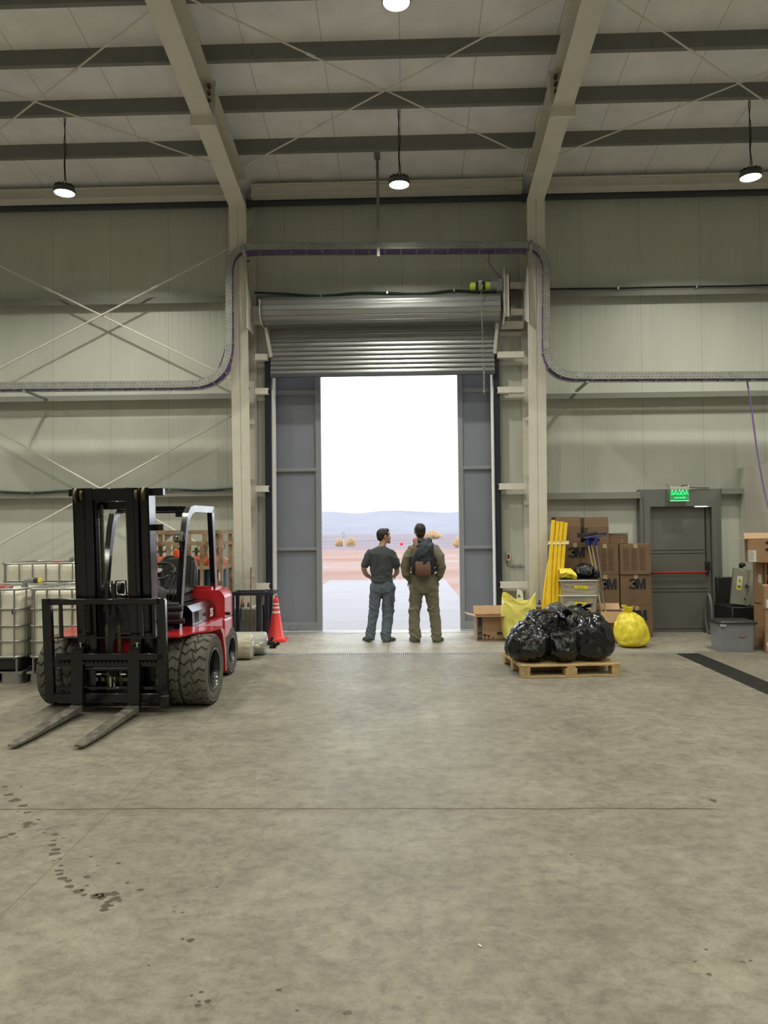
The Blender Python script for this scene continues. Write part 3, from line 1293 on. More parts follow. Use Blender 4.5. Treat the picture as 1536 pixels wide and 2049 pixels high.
# --- fork carriage and load backrest
c = MB()
c.bb(-.52, .52, -.50, -.44, .52, .585, .004)
c.bb(-.56, .50, -.485, -.42, .455, .515, .004)
c.bb(-.58, .53, -.50, -.44, .115, .205, .006)
c.bb(-.55, .52, -.47, -.42, .235, .262, .003)
for x in (-.20, .20):
    c.bb(x - .035, x + .035, -.44, -.36, .12, .60)
for i in range(26):
    x = -.50 + i * .04
    c.bb(x, x + .022, -.503, -.487, .487, .505)
P(c, 'fork_carriage', m_fblack)
bk = MB()
for x, s in ((-.595, 1), (.508, 1)):
    bk.prism([(-.042, .13), (.042, .09), (.042, 1.085), (.035, 1.105), (-.042, 1.105)] if x < 0 else [(-.042, .10), (.042, .09), (.042, 1.085), (.03, 1.10), (-.042, 1.105)],
             (x, -.50, 0), (1, 0, 0), (0, 0, 1), (0, .05, 0))
bk.bb(-.60, .51, -.50, -.45, 1.045, 1.105, .008)
bk.bb(-.57, .50, -.50, -.47, .728, .742)
bk.bb(-.60, -.55, -.48, -.40, .09, .16, .004)
bk.bb(.47, .56, -.51, -.40, .08, .19, .01)
for x in (-.478, -.455 + .20, .30, .42):
    bk.bb(x, x + .028, -.49, -.47, .735, 1.06)
P(bk, 'load_backrest', m_fblack)
ss = MB()
ss.cyl((-.17, -.47, .435), (.215, -.47, .435), .022, n=14)
ss.cyl((-.24, -.47, .435), (-.17, -.47, .435), .012, n=10)
P(ss, 'side_shift_cylinder', m_fdark)

# --- mast: outer rails, inner rails, cross heads
for sx in (-1, 1):
    m = MB()
    # outer channel
    m.bb(sx * .372, sx * .352, -.36, -.18, .10, 2.15, .003)
    for y in (-.36, -.20):
        m.bb(sx * .372, sx * .285, y, y + .02, .10, 2.15, .003)
    m.bb(sx * .31, sx * .262, -.30, -.20, .10, 2.12, .003)
    P(m, 'outer_mast_rail', m_fblack, smooth=0)
    m = MB()
    m.bb(sx * .250, sx * .232, -.40, -.24, .10, 2.148, .003)
    for y in (-.40, -.26):
        m.bb(sx * .278, sx * .165, y, y + .02, .10, 2.148, .003)
    m.bb(sx * .205, sx * .150, -.36, -.28, .14, 2.10, .003)
    P(m, 'inner_mast_rail', m_fblack, smooth=0)
    for x in (.330, .265):
        P(MB().cyl((sx * (x - .012), -.345, 2.08), (sx * (x + .012), -.345, 2.08), .072, n=24), 'mast_roller', m_chain)
    hc = MB()
    hc.cyl((sx * .19, -.19, .15), (sx * .19, -.19, 1.35), .035, n=16)
    hc.cyl((sx * .19, -.19, 1.35), (sx * .19, -.19, 2.05), .022, n=12)
    P(hc, 'lift_cylinder', m_fdark)
x = MB()
for q in ((-.20, .20, -.39, -.30, 2.025, 2.145), (-.36, .36, -.22, -.17, 1.95, 2.03), (-.34, .34, -.22, -.17, 1.02, 1.12),
          (-.34, .34, -.25, -.17, .12, .26)):
    P(MB().bb(*q, .006), 'mast_crosshead', m_fblack)
for q in ((-.44, -.30, -.30, -.24, 2.075, 2.145), (.30, .49, -.30, -.24, 2.075, 2.145), (.37, .46, -.24, -.20, 1.74, 1.80)):
    P(MB().bb(*q, .004), 'mast_bracket', m_fblack)
for sx in (-1, 1):
    ch = MB()
    for (xx, yy, z0, z1) in ((sx * .125, -.28, .95, 2.0), (sx * .06, -.40, .20, .86)):
        n = int((z1 - z0) / .022)
        for i in range(n):
            ch.bb(xx - .016, xx - .004, yy, yy + .014, z0 + i * .022, z0 + i * .022 + .016)
            ch.bb(xx + .004, xx + .016, yy, yy + .014, z0 + i * .022 + .008, z0 + i * .022 + .024)
        ch.bb(xx - .005, xx + .005, yy + .002, yy + .012, z0, z1)
    P(ch, 'lift_chain', m_chain)['kind'] = 'stuff'
    pl = MB()
    pl.lathe([(.02, -.018), (.055, -.018), (.05, -.008), (.05, .008), (.055, .018), (.02, .018)], (sx * .075 - .0, -.36, 1.19), (1, 0, 0))
    P(pl, 'chain_pulley', m_fdark)
hs = MB()
for dx in (-.02, .0, .02, .04):
    hs.tube(bez((dx, -.39, .30), (dx * .5 - .10, -.43, .62), (dx + .03, -.36, .86), 8) + bez((dx + .03, -.36, .88), (dx - .02, -.42, 1.15), (dx * 2 - .05, -.36, 1.26), 8), .011, n=8)
hs.tube(bez((-.10, -.47, .385), (.06, -.49, .40), (.03, -.45, .22), 10), .008, n=8)
for q in (-.03, .03):
    hs.cyl((q, -.43, .93), (q, -.43, 1.24), .022, n=10)
P(hs, 'hydraulic_hose', m_fdark)
for dx in (-.015, .025):
    P(MB().cyl((dx, -.455, .255), (dx, -.455, .355), .013, n=10), 'hose_fitting', m_chrome)
P(MB().cyl((-.135, -.48, .385), (-.09, -.48, .385), .010, n=8), 'hose_fitting', m_chrome)
P(MB().cyl((.10, -.48, .385), (.15, -.48, .385), .010, n=8), 'hose_fitting', m_chrome)
P(MB().bb(-.055, .07, -.47, -.43, .235, .262, .004), 'hose_manifold', m_chrome)

TILT[0] = 0.0
# --- red chassis, fenders, steps
ch = MB()
for sx in (-1, 1):
    # fender plate over the twin tyres, dropping behind them
    ch.prism([(.36, -.34), (.60, -.34), (.66, -.10), (.78, .10), (.82, .40), (.36, .40)], (0, 0, .705), (sx, 0, 0), (0, 1, 0), (0, 0, .018))
    # rear of the fender drops behind the twin tyres
    prof = [(.38, .705), (.46, .64), (.54, .46), (.58, .22), (.62, .22), (.60, .48), (.52, .67), (.42, .723), (.38, .723)]
    ch.prism(prof, (sx * .40, 0, 0), (0, 1, 0), (0, 0, 1), (sx * .41, 0, 0))
    side = [(.38, .72), (1.34, .72), (1.34, .52), (.76, .44), (.64, .22), (.58, .22), (.54, .48), (.46, .64)]
    ch.prism(side, (sx * .50, 0, 0), (0, 1, 0), (0, 0, 1), (sx * .09, 0, 0))
ch.bb(-.50, .50, -.02, 1.34, .42, .69, .02)
P(ch, 'chassis', m_fred, smooth=20)
for sx in (-1, 1):
    P(MB().bb(sx * .54, sx * .62, .72, 1.10, .44, .48, .006), 'step', m_fdark)

# --- engine hood and seat
hd = MB()
hp = [(-.49, .715), (.49, .715), (.485, .87), (.43, .935), (-.43, .935), (-.485, .87)]
hd.prism(hp, (0, .45, 0), (1, 0, 0), (0, 0, 1), (0, .92, 0))
P(hd, 'engine_hood', m_fblack, smooth=25)
tx = text('hood_lettering', '35', M('white_print', (.75, .75, .75), .5), FK, (.4885, 1.16, .79), (radians(90), 0, radians(90)), .125, bold=.006)
vents = MB()
for k in range(3):
    vents.bb(.484, .491, .54 + k * .05, .56 + k * .05, .74, .86)
P(vents, 'hood_vent', m_fdark)
fl = MB()
fl.bb(-.46, .46, -.12, .46, .69, .72, .004)
fl.prism([(-.10, .70), (.02, .70), (.14, 1.02), (.0, 1.02)], (-.36, 0, 0), (0, 1, 0), (0, 0, 1), (.72, 0, 0))
P(fl, 'floor_cowl', m_fdark, smooth=0)
hl = MB()
for (x, z, r) in ((.44, .95, .035), (.42, .88, .05), (.46, .82, .03), (.40, .98, .03)):
    hl.cyl((x - .10, .05, z), (x + .06, .08, z), r, n=14)
P(hl, 'valve_block', m_fdark)
st = MB()
for k in range(4):
    st.box((.03, 1.10, .945 + k * .018), (.46 - k * .02, .40 - k * .02, .024), None, .01)
P(st, 'seat_base', m_fdark)
sc = MB()
sc.box((.03, 1.08, 1.045), (.44, .46, .10), Rx(radians(5)), .045)
P(sc, 'seat_cushion', m_seat)
sb = MB()
pr = [(-.19, 0), (.19, 0), (.225, .10), (.225, .30), (.19, .40), (.13, .44), (-.13, .44), (-.19, .40), (-.225, .30), (-.225, .10)]
bm_o = Vector((.03, 1.30, 1.02))
tilt = Rx(radians(-10))
sb.prism(pr, bm_o, tilt @ Vector((1, 0, 0)), tilt @ Vector((0, 0, 1)), tilt @ Vector((0, .06, 0)))
sb.prism([(p[0] * .80, .05 + p[1] * .80) for p in pr], bm_o + Vector((0, -.045, 0)), tilt @ Vector((1, 0, 0)), tilt @ Vector((0, 0, 1)), tilt @ Vector((0, .06, 0)))
for sx in (-1, 1):
    sb.box(bm_o + tilt @ Vector((sx * .19, -.03, .20)), (.06, .10, .34), tilt, .025)
so = P(sb, 'seat_back', m_seat, smooth=50)
bv = so.modifiers.new('soft', 'BEVEL')
bv.width = .018
bv.segments = 3
# --- steering wheel, column, levers
sw = MB()
cc = Vector((.06, .60, 1.30))
q = Rx(radians(28))
sw.tube([cc + q @ Vector((.175 * cos(a), .175 * sin(a), 0)) for a in [2 * pi * i / 36 for i in range(36)]], .014, n=8, closed=True)
for a in (30, 150, 270):
    sw.beam(cc + q @ Vector((0, 0, -.02)), cc + q @ Vector((.17 * cos(radians(a)), .17 * sin(radians(a)), 0)), .03, .012)
sw.cyl(cc + q @ Vector((0, 0, -.06)), cc + q @ Vector((0, 0, .012)), .05, n=16)
kn = cc + q @ Vector((-.12, .12, .03))
sw.cyl(kn, kn + Vector((0, 0, .05)), .02, n=10)
P(sw, 'steering_wheel', m_seat)
co = MB()
co.box((.06, .48, 1.10), (.13, .15, .36), Rx(radians(24)), .04)
co.box((.10, .34, .95), (.28, .14, .40), Rx(radians(12)), .04)
P(co, 'steering_column', m_plastic)
for i in range(3):
    lv = MB()
    lv.tube([(.20 + i * .05, .36, 1.0), (.22 + i * .05, .42, 1.18), (.24 + i * .05, .50, 1.28)], .007, n=6)
    lv.ell((.24 + i * .05, .50, 1.29), (.016, .016, .02))
    P(lv, 'control_lever', m_fdark)
hr = MB()
hr.tube([(-.16, .02, .98), (-.17, .0, 1.18), (-.15, -.02, 1.235), (-.05, -.02, 1.24), (-.04, 0, .98)], .009, n=8)
P(hr, 'grab_handle', m_fdark)
# --- overhead guard
for sx in (-1, 1):
    g = MB()
    xo = sx * .405
    pth = [(.18, .70), (.36, 1.55), (.42, 1.80), (.48, 1.93), (.58, 2.0), (.72, 2.02), (1.46, 2.03)]
    pin = [(1.46, 1.955), (.74, 1.945), (.64, 1.925), (.56, 1.87), (.50, 1.76), (.43, 1.53), (.26, .70)]
    g.prism(pth + pin, (xo - .03, 0, 0), (0, 1, 0), (0, 0, 1), (.06, 0, 0))
    g.prism([(1.46, 2.03), (1.38, 1.955), (1.53, .90), (1.64, .90)], (xo - .03, 0, 0), (0, 1, 0), (0, 0, 1), (.06, 0, 0))
    P(g, 'guard_pillar', m_fblack, smooth=25)
gt = MB()
gt.bb(-.38, .38, .60, .66, 1.955, 2.01, .006)
gt.bb(.26, .38, .58, .66, 1.89, 1.96, .004)
P(gt, 'guard_crossbar', m_fblack)
P(MB().bb(-.38, .38, 1.40, 1.46, 1.955, 2.02, .006), 'guard_crossbar', m_fblack)
for i in range(5):
    P(MB().bb(-.30 + i * .15 - .012, -.30 + i * .15 + .012, .66, 1.40, 1.97, 2.0), 'guard_bar', m_fblack)
mr = MB()
mr.box((-.10, .52, 1.80), (.03, .04, .16), None, .012)
P(mr, 'mirror', m_fdark)
hlp = MB()
hlp.box((.40, .28, 1.675), (.128, .075, .115), None, .028)
ho2 = P(hlp, 'headlight', m_fdark)
gl = MB()
gl.box((.40, .242, 1.675), (.098, .012, .088), None, .005)
P(gl, 'headlight_lens', m_glass, ho2)
fa = MB()
fa.ell((.395, .236, 1.665), (.03, .006, .02))
P(fa, 'reflector', m_chrome, ho2)
mk = MB()
mk.cyl((.41, .34, 1.52), (.41, .29, 1.62), .012, n=8)
P(mk, 'lamp_stalk', m_fdark, ho2)
ind = MB()
ind.box((.38, .26, 1.50), (.050, .05, .095), None, .012)
P(ind, 'indicator_light', m_orange)

# --- counterweight
cw = MB()
sec = [(1.36, .40, .46), (1.36, .545, .60), (1.36, .57, .80), (1.36, .56, 1.08), ]
def cwf(u, v):
    # wraps around the back: u left->right, v bottom->top
    a = pi * u
    z = .30 + v * .74
    wx = .605 if v < .86 else .605 - .07 * ((v - .86) / .14) ** 2
    k = abs(cos(a)) ** .38 * (1 if cos(a) > 0 else -1)
    s = abs(sin(a)) ** .45
    y = 1.30 + .66 * s * (1 - .05 * v)
    if v < .25:
        y = 1.30 + .66 * s * (.72 + 1.1 * v)
        wx = .52 + .34 * v
    if .52 < v < .545:
        wx *= .982
        y -= .012 * s
    return Vector((-wx * k, y, z))
nu, nv = 40, 44
cw.grid(cwf, nu, nv)
top = [cwf(i / (nu - 1), 1) for i in range(nu)]
cw.add(top, [tuple(range(nu))])
bot = [cwf(i / (nu - 1), 0) for i in range(nu)]
cw.add(bot, [tuple(range(nu))])
fr_ = [cwf(0, j / (nv - 1)) for j in range(nv)] + [cwf(1, j / (nv - 1)) for j in range(nv - 1, -1, -1)]
cw.add(fr_, [tuple(range(len(fr_)))])
cw.prism([(1.40, 1.03), (1.86, 1.03), (1.80, 1.06), (1.40, 1.075)], (-.42, 0, 0), (0, 1, 0), (0, 0, 1), (.84, 0, 0))
P(cw, 'counterweight', m_fred, smooth=35)
lt = MB()
lt.tube([(.47, 1.34, .76), (.54, 1.345, .77), (.63, 1.36, .76)], .014, n=8)
lt.box((.63, 1.36, .76), (.05, .05, .04), None, .01)
P(lt, 'hood_latch', m_fdark)
lc = MB()
lc.box((.30, 1.60, 1.068), (.12, .05, .012), None, .004)
P(lc, 'counterweight_slot', m_fdark)
br = MB()
br.lathe([(.028, 0), (.028, .055), (.018, .07), (.012, .075), (.012, .105), (.016, .108), (.016, .125), (.001, .125)], (-3.21, 7.70, .724))
tag(br.build('bottle', M('bottle_red', (.80, .015, .02), .35), smooth=40), 'small red plastic bottle standing on the left forklift fender', 'bottle')

# ================================================================== liquid totes
m_tank = M('tank_plastic', (0.74, 0.72, 0.62), 0.45, var=.07, scale=2.5, col2=(.62, .60, .50))
m_cage = M('cage_tube', (0.36, 0.355, 0.34), 0.42, .7, var=.15, scale=10)
m_grey = M('pvc_grey', (0.17, 0.18, 0.185), 0.4)
m_capb = M('cap_black', (0.015, 0.015, 0.015), 0.5)


def tote(x0, x1, y0, y1, H, label, zoff=0.0, nfront=6, feet=True):
    cx, cy = (x0 + x1) / 2, (y0 + y1) / 2
    W, D = x1 - x0, y1 - y0
    t = thing('liquid_tote', label, 'tote', (cx, cy, 0), 0, 'caged white liquid totes')
    zt, zb = H - .02, .29 + zoff
    # white bottle with rounded corners, slightly bulged
    b = MB()
    out = rrect(W - .05, D - .05, .12, 5)
    rings = [(zb + .0, .94), (zb + .04, .985), (zb + .25, 1.0), ((zb + zt) / 2, 1.004), (zt - .12, 1.0), (zt - .045, .985), (zt - .012, .95), (zt, .90)]
    vs, fs = [], []
    n = len(out)
    for z, k in rings:
        vs += [Vector((p[0] * k, p[1] * k, z)) for p in out]
    for j in range(len(rings) - 1):
        for i in range(n):
            fs.append((j * n + i, j * n + (i + 1) % n, (j + 1) * n + (i + 1) % n, (j + 1) * n + i))
    fs.append(tuple(range(n)))
    fs.append(tuple((len(rings) - 1) * n + i for i in range(n)))
    b.add(vs, fs)
    b.build('tank', m_tank, t, local=True, smooth=50)
    cap = MB()
    cap.lathe([(.085, 0), (.085, .03), (.075, .04), (.001, .042)], (0, .05, zt - .005))
    cap.build('lid', M('lid_red', (.35, .05, .05), .5), t, local=True)
    c = MB()
    hw, hd = W / 2 - .012, D / 2 - .012
    ring = rrect(2 * hw, 2 * hd, .10, 4)
    zs = [zb + .02] + [zb + .02 + (H - zb - .03) * k for k in (.235, .465, .72)] + [H]
    for i, z in enumerate(zs):
        c.tube([(p[0], p[1], z) for p in ring], .011 if 0 < i < 4 else .015, n=6, closed=True)
    for i in range(nfront):
        x = -hw + .08 + (2 * hw - .16) * i / (nfront - 1)
        for y in (-hd, hd):
            c.cyl((x, y * 1.004, zb + .0), (x, y * 1.004, H), .010, n=6)
    for i in range(6):
        y = -hd + .12 + (2 * hd - .24) * i / 5
        for x in (-hw, hw):
            c.cyl((x * 1.004, y, zb), (x * 1.004, y, H), .010, n=6)
    # crossing tubes over the top
    for sx in (-1, 1):
        c.tube([(sx * hw * .55, -hd, H), (sx * hw * .2, 0, H + .012), (sx * hw * .55, hd, H)], .012, n=6)
    c.build('cage', m_cage, t, local=True)
    p = MB()
    p.bb(-hw + .03, hw - .03, -hd + .03, hd - .03, .155, zb + .01, .02)
    p.build('base_tray', m_capb, t, local=True)
    if feet:
        q = MB()
        for x in (-hw + .13, 0, hw - .13):
            for y in (-hd + .12, hd - .12):
                q.prism(rrect(.24, .22, .05, 3), (x, y, 0), (1, 0, 0), (0, 1, 0), (0, 0, .115))
        for y in (-hd + .1, hd - .1):
            q.bb(-hw, hw, y - .05, y + .05, .0, .012)
            q.bb(-hw, hw, y - .05, y + .05, .115, .135)
        for x in (-hw + .03, hw - .03):
            q.bb(x - .04, x + .04, -hd, hd, .115, .14)
        for sx in (-1, -.35, .35, 1):
            q.cyl((sx * (hw - .06), -hd + .02, .13), (sx * (hw - .06), -hd + .02, zb + .02), .012, n=6)
        q.build('steel_pallet', m_cage, t, local=True)
    return t


tote(-4.365, -3.45, 8.75, 9.85, 1.085, 'caged white liquid tote partly behind the forklift mast at left')
ta = tote(-5.42, -4.415, 8.75, 9.85, 1.085, 'caged white liquid tote cut by the left picture edge, front row')
tote(-5.88, -4.72, 11.0, 12.1, 1.30, 'taller caged white liquid tote in the row behind, against the wall', .12)
sg = MB()
sg.bb(-.02, .02, -.553, -.548, .80, .86)
for q in ta.children:
    if q.name.startswith('tank'):
        sg.build('sticker', M('sticker_blue', (.05, .06, .25), .5), q, local=True).location = (.40, .012, .0)


def elbow_pipe(p, d, label, tip):
    """grey elbow standing on a tote lid with a threaded end"""
    t = thing('pipe_elbow', label, 'pipe', p, 0, 'grey pipe elbows on the totes')
    b = MB()
    b.tube([(0, 0, 0), (0, 0, .03)] + [(.05 - .05 * cos(radians(a)), 0, .03 + .05 * sin(radians(a))) for a in range(15, 91, 15)] + [(.12 * d, 0, .08)], .03, n=14)
    b.cyl((.06, 0, .08), (.12, 0, .08), .035, n=14)
    b.cyl((0, 0, 0), (0, 0, .02), .042, n=14)
    b.build('elbow', m_grey, t, local=True)
    MB().cyl((.12, 0, .08), (.168, 0, .08), .034, n=14).build('coupling', m_capb, t, local=True)
    if tip:
        k = MB()
        k.cyl((.168, 0, .08), (.205, 0, .08), .027, n=10)
        k.bb(.175, .20, -.032, .032, .05, .11, .006)
        k.build('end_plug', M('plug_yellow', (.75, .65, .05), .4), t, local=True)


elbow_pipe((-4.63, 9.25, 1.078), 1, 'grey pipe elbow with yellow plug on the front left tote', True)
elbow_pipe((-4.99, 11.35, 1.283), 1, 'grey pipe elbow on the taller tote by the wall', False)

# ================================================================== gas cylinder rack
m_rust = M('rusty_beige', (0.33, 0.255, 0.16), 0.65, var=.5, scale=7, col2=(.14, .07, .035))
rk = thing('cylinder_rack', 'rusty beige steel rack holding gas cylinders behind the forklift', 'rack', (-3.25, 11.5, 0))
X0, X1, Y0, Y1 = -3.80, -2.70, 11.2, 11.85
for x in (X0, X1):
    for y in (Y0, Y1):
        MB().bb(x - .03, x + .03, y - .03, y + .03, 0, 1.76).build('post', m_rust, rk, smooth=0)
for z, h in ((1.73, .06), (1.565, .05), (1.21, .05), (.25, .06)):
    tb = MB()
    for y in (Y0, Y1):
        tb.bb(X0, X1, y - .025, y + .025, z - h / 2, z + h / 2)
    for x in (X0, X1):
        tb.bb(x - .025, x + .025, Y0 - .025, Y1 + .025, z - h / 2, z + h / 2)
    tb.build('rail', m_rust, rk, smooth=0)
for x in (-3.47, -2.975):
    MB().bb(x - .025, x + .025, Y0 - .03, Y0 + .02, .2, 1.58).build('upright', m_rust, rk, smooth=0)
for x in (-3.56, -3.36, -3.10, -2.90):
    MB().bb(x - .035, x + .035, Y1 - .03, Y1 + .02, .2, 1.72).build('upright', m_rust, rk, smooth=0)
for x, s in ((X0, 1), (X1, -1), (-3.56, 1)):
    gs = MB()
    gs.prism([(0, 1.705), (.13 * s, 1.705), (0, 1.59)], (x + .03 * s, Y0 - .006, 0), (1, 0, 0), (0, 0, 1), (0, .012, 0))
    gs.build('gusset', m_rust, rk, smooth=0)
MB().bb(X0, X1, Y0, Y1, .0, .10).build('deck', m_rust, rk, smooth=0)
MB().lathe([(.025, 0), (.025, .02), (.001, .02)], (-2.975, Y0 - .03, 1.21), (0, -1, 0)).build('lock_nut', m_rust, rk)
lb = MB().bb(-2.725, -2.70, Y0 - .036, Y0 - .031, 1.02, 1.14).build('tag_plate', M('tag_pale', (.6, .6, .55), .5), rk, smooth=0)

m_cylb = M('cylinder_blue', (0.035, 0.085, 0.13), 0.4, var=.25, scale=6)
m_cylo = M('cylinder_orange', (0.50, 0.10, 0.030), 0.45, var=.3, scale=5)


def gas_cyl(src, x, y, label):
    if src is None:
        t = thing('gas_cylinder', label, 'gas cylinder', (x, y, .10), 0, 'gas cylinders in the rusty rack')
        MB().lathe([(.09, 0), (.115, .02), (.118, .06), (.118, 1.10), (.117, 1.13)], n=28).build('body', m_cylb, t, local=True)
        MB().lathe([(.1185, 1.10), (.1185, 1.15), (.110, 1.19), (.085, 1.235), (.05, 1.265), (.03, 1.28)], n=28).build('shoulder', m_cylo, t, local=True)
        v = MB()
        v.cyl((0, 0, 1.27), (0, 0, 1.33), .022, n=10)
        v.box((0, 0, 1.345), (.05, .04, .05), None, .006)
        v.cyl((-.06, 0, 1.345), (.06, 0, 1.345), .014, n=8)
        v.cyl((.0, 0, 1.37), (.0, 0, 1.40), .026, n=10)
        vo = v.build('valve', M('valve_brass', (.16, .12, .06), .4, .6), t, local=True)
        h = MB()
        h.tube([(.05, 0, 1.345), (.09, .03, 1.39), (.07, .08, 1.44), (.0, .09, 1.43), (-.02, .06, 1.38)], .006, n=6)
        h.build('pigtail_hose', m_capb, vo, local=True)
        return t
    return dup(src, (x, y, .10), None, label)


xs = (-3.63, -3.35, -3.10, -2.845)
g0 = None
names = ('leftmost', 'second from the left', 'third from the left', 'rightmost')
for r, (y, row) in enumerate(((11.345, 'front row'), (11.695, 'back row'))):
    for i, x in enumerate(xs if r == 0 else (-3.64, -3.38, -3.12, -2.85)):
        lab = 'blue orange-shouldered gas cylinder, %s in the rack’s %s' % (names[i], row)
        g = gas_cyl(g0, x, y, lab)
        g0 = g0 or g

# ================================================================== traffic cone
m_cone = M('cone_orange', (0.85, 0.055, 0.05), 0.4, var=.06, scale=8)
t = thing('traffic_cone', 'orange traffic cone with three white bands at the left door leaf', 'traffic cone', (-2.06, 12.17, 0))
k = MB()
k.prism(rrect(.36, .36, .06, 4), (0, 0, .0), (1, 0, 0), (0, 1, 0), (0, 0, .03))
k.prism(rrect(.30, .30, .05, 4), (0, 0, .03), (1, 0, 0), (0, 1, 0), (0, 0, .012))
k.build('base', m_cone, t, local=True)
k = MB()
cr_ = lambda z: .125 - (.125 - .030) * (z - .03) / .66
k.lathe([(.135, .035), (.128, .05), (cr_(.06), .06), (cr_(.60), .60), (.043, .605), (.047, .62), (.036, .66), (.030, .675), (.014, .68), (.014, .70), (.018, .705), (.018, .72), (.001, .724)], n=32)
co_ = k.build('cone_body', m_cone, t, local=True)
mw = M('reflective_white', (.72, .70, .66), .4)
for z0, z1 in ((.44, .475), (.515, .545), (.575, .598)):
    MB().lathe([(cr_(z0) + .0015, z0), (cr_(z1) + .0015, z1)], n=32, caps=False).build('reflective_band', mw, co_, local=True)

# ================================================================== plastic-wrapped rolls
m_wrap = M('wrap_film', (0.50, 0.485, 0.39), 0.28, var=.16, scale=9, bump=.5, bscale=18, coat=.3)
m_wrap2 = M('wrap_film_grey', (0.40, 0.41, 0.38), 0.30, var=.12, scale=6, bump=.35, bscale=14, coat=.3)


def roll(x0, x1, y, r, mat, label, knob):
    t = thing('wrapped_roll', label, 'roll', ((x0 + x1) / 2, y, 0), 0, 'plastic-wrapped rolls on the floor')
    h = (x1 - x0) / 2
    b = MB()
    def fn(u, v):
        prof = [(-h, .02), (-h + .0, r * .92), (-h + .03, r), (h - .05, r), (h - .015, r * .97), (h, r * .86), (h + .006, r * .5), (h + .02, .035)]
        n = 40
        # resample profile
        k = v * (len(prof) - 1)
        i = min(int(k), len(prof) - 2)
        f = k - i
        x = prof[i][0] + (prof[i + 1][0] - prof[i][0]) * f
        q = prof[i][1] + (prof[i + 1][1] - prof[i][1]) * f
        a = 2 * pi * u
        end = max(0, (x - (h - .12)) / .12)
        q *= 1 + (.025 * end * sin(a * 19 + 2 * sin(a * 3)) + .006 * noise.noise(Vector((x * 14, cos(a) * 4, sin(a) * 4))))
        return Vector((x, cos(a) * q, max(0.002, r + sin(a) * q)))
    b.grid(fn, 96, 70, wrap=True)
    b.build('wrapped_body', mat, t, local=True, smooth=60)
    e = MB()
    if knob == 'tail':
        e.ell((h + .06, 0, r), (.05, .035, .035), nu=12, nv=8)
        e.tube([(h - .01, 0, r), (h + .03, 0, r)], [.05, .02], n=10)
        e.ell((h + .10, .01, r + .03), (.025, .03, .025), nu=10, nv=8)
        e.build('twisted_end', mat, t, local=True)
    else:
        e.beam((h - .02, 0, r), (h + .12, 0, r + .0), .05, .05, b=.006)
        e.beam((h + .10, -.03, r - .04), (h + .19, -.03, r + .015), .04, .05, b=.006)
        e.beam((h + .05, .01, r + .02), (h + .09, .01, r + .09), .03, .04, b=.006)
        e.bb(h + .05, h + .14, -.05, .01, r - .07, r - .02, .006)
        e.build('clamp_bracket', m_fdark, t, local=True)


roll(-2.75, -2.085, 10.43, .168, m_wrap, 'cream plastic-wrapped roll with twisted end, nearer the camera', 'tail')
roll(-2.75, -1.965, 10.80, .160, m_wrap2, 'greyer plastic-wrapped roll with black clamp at its end', 'clamp')

# ================================================================== dark steel stand
m_navy = M('navy_steel', (0.020, 0.024, 0.038), 0.35, var=.2, scale=6)
t = thing('steel_stand', 'dark steel stand beside the left column footing', 'stand', (-2.31, 11.75, 0))
b = MB()
for y in (11.6, 11.95):
    b.bb(-2.66, -2.0, y - .025, y + .025, .765, .82, .004)
for x in (-2.635, -2.15, -2.025):
    b.bb(x - .025, x + .025, 11.6, 11.95, .77, .815, .004)
b.build('top_frame', m_navy, t, smooth=0)
for x, y in ((-2.205, 11.6), (-2.30, 11.95), (-2.62, 11.6), (-2.62, 11.95), (-2.165, 11.95)):
    MB().bb(x - .027, x + .027, y - .027, y + .027, 0, .77, .004).build('leg', m_navy, t, smooth=0)
MB().beam((-2.29, 11.94, .55), (-2.19, 11.70, .76), .02, .03).build('brace', m_navy, t, smooth=0)
b = MB()
b.tube([(-2.44, 12.05, 0), (-2.462, 12.20, .62), (-2.478, 12.30, 1.16)], .010, n=8)
tag(b.build('rusty_rod', M('rod_rust', (.24, .10, .05), .6, var=.3)), 'thin rusty rod leaning upright against the left column', 'rod')
t = thing('pry_bar', 'black bar with an orange tip standing before the column footing', 'bar', (-2.615, 12.0, 0))
MB().tube([(-2.62, 12.02, 0), (-2.618, 12.10, .30), (-2.612, 12.21, .58)], .014, n=8).build('shaft', m_black, t)
MB().tube([(-2.612, 12.21, .575), (-2.610, 12.235, .655)], .016, n=8).build('tip', M('tip_orange', (.55, .08, .03), .5), t)

# ================================================================== roller shutter
m_slat = M('shutter_slat', (0.36, 0.37, 0.38), 0.36, .7, var=.12, scale=3, stretch=(.4, 1, 8), rvar=.08)
rs = thing('roller_shutter', 'galvanised roller shutter half rolled up above the doorway', 'roller shutter', (-.36, 12.55, 4.3))
c = MB()
z0, z1, pit = 4.335, 5.14, .0765
n = int((z1 - z0) / pit)
prof = []
for i in range(n):
    z = z0 + i * pit
    for t_, d in ((0, .0), (.06, .016), (.14, .020), (.30, .010), (.55, .004), (.78, .002), (.90, -.004), (.97, -.006)):
        prof.append((12.66 - d, z + t_ * pit))
prof.append((12.66, z0 + n * pit))
back = [(y + .012, z) for y, z in reversed(prof)]
c.prism(prof + back, (-2.205, 0, 0), (0, 1, 0), (0, 0, 1), (3.71, 0, 0))
c.build('curtain', m_slat, rs, smooth=30)
k = MB()
cy, cz, R = 12.45, 5.335, .215
pts = []
N = 15
for i in range(N):
    a0 = 2 * pi * i / N
    for f, dr in ((0, -.010), (.08, .006), (.25, .004), (.5, .001), (.8, .002), (.93, .0)):
        a = a0 + 2 * pi / N * f
        rr_ = (R + dr) * (cos(pi / N) / cos((f - .5) * 2 * pi / N))
        pts.append((cy + rr_ * cos(a), cz + rr_ * sin(a)))
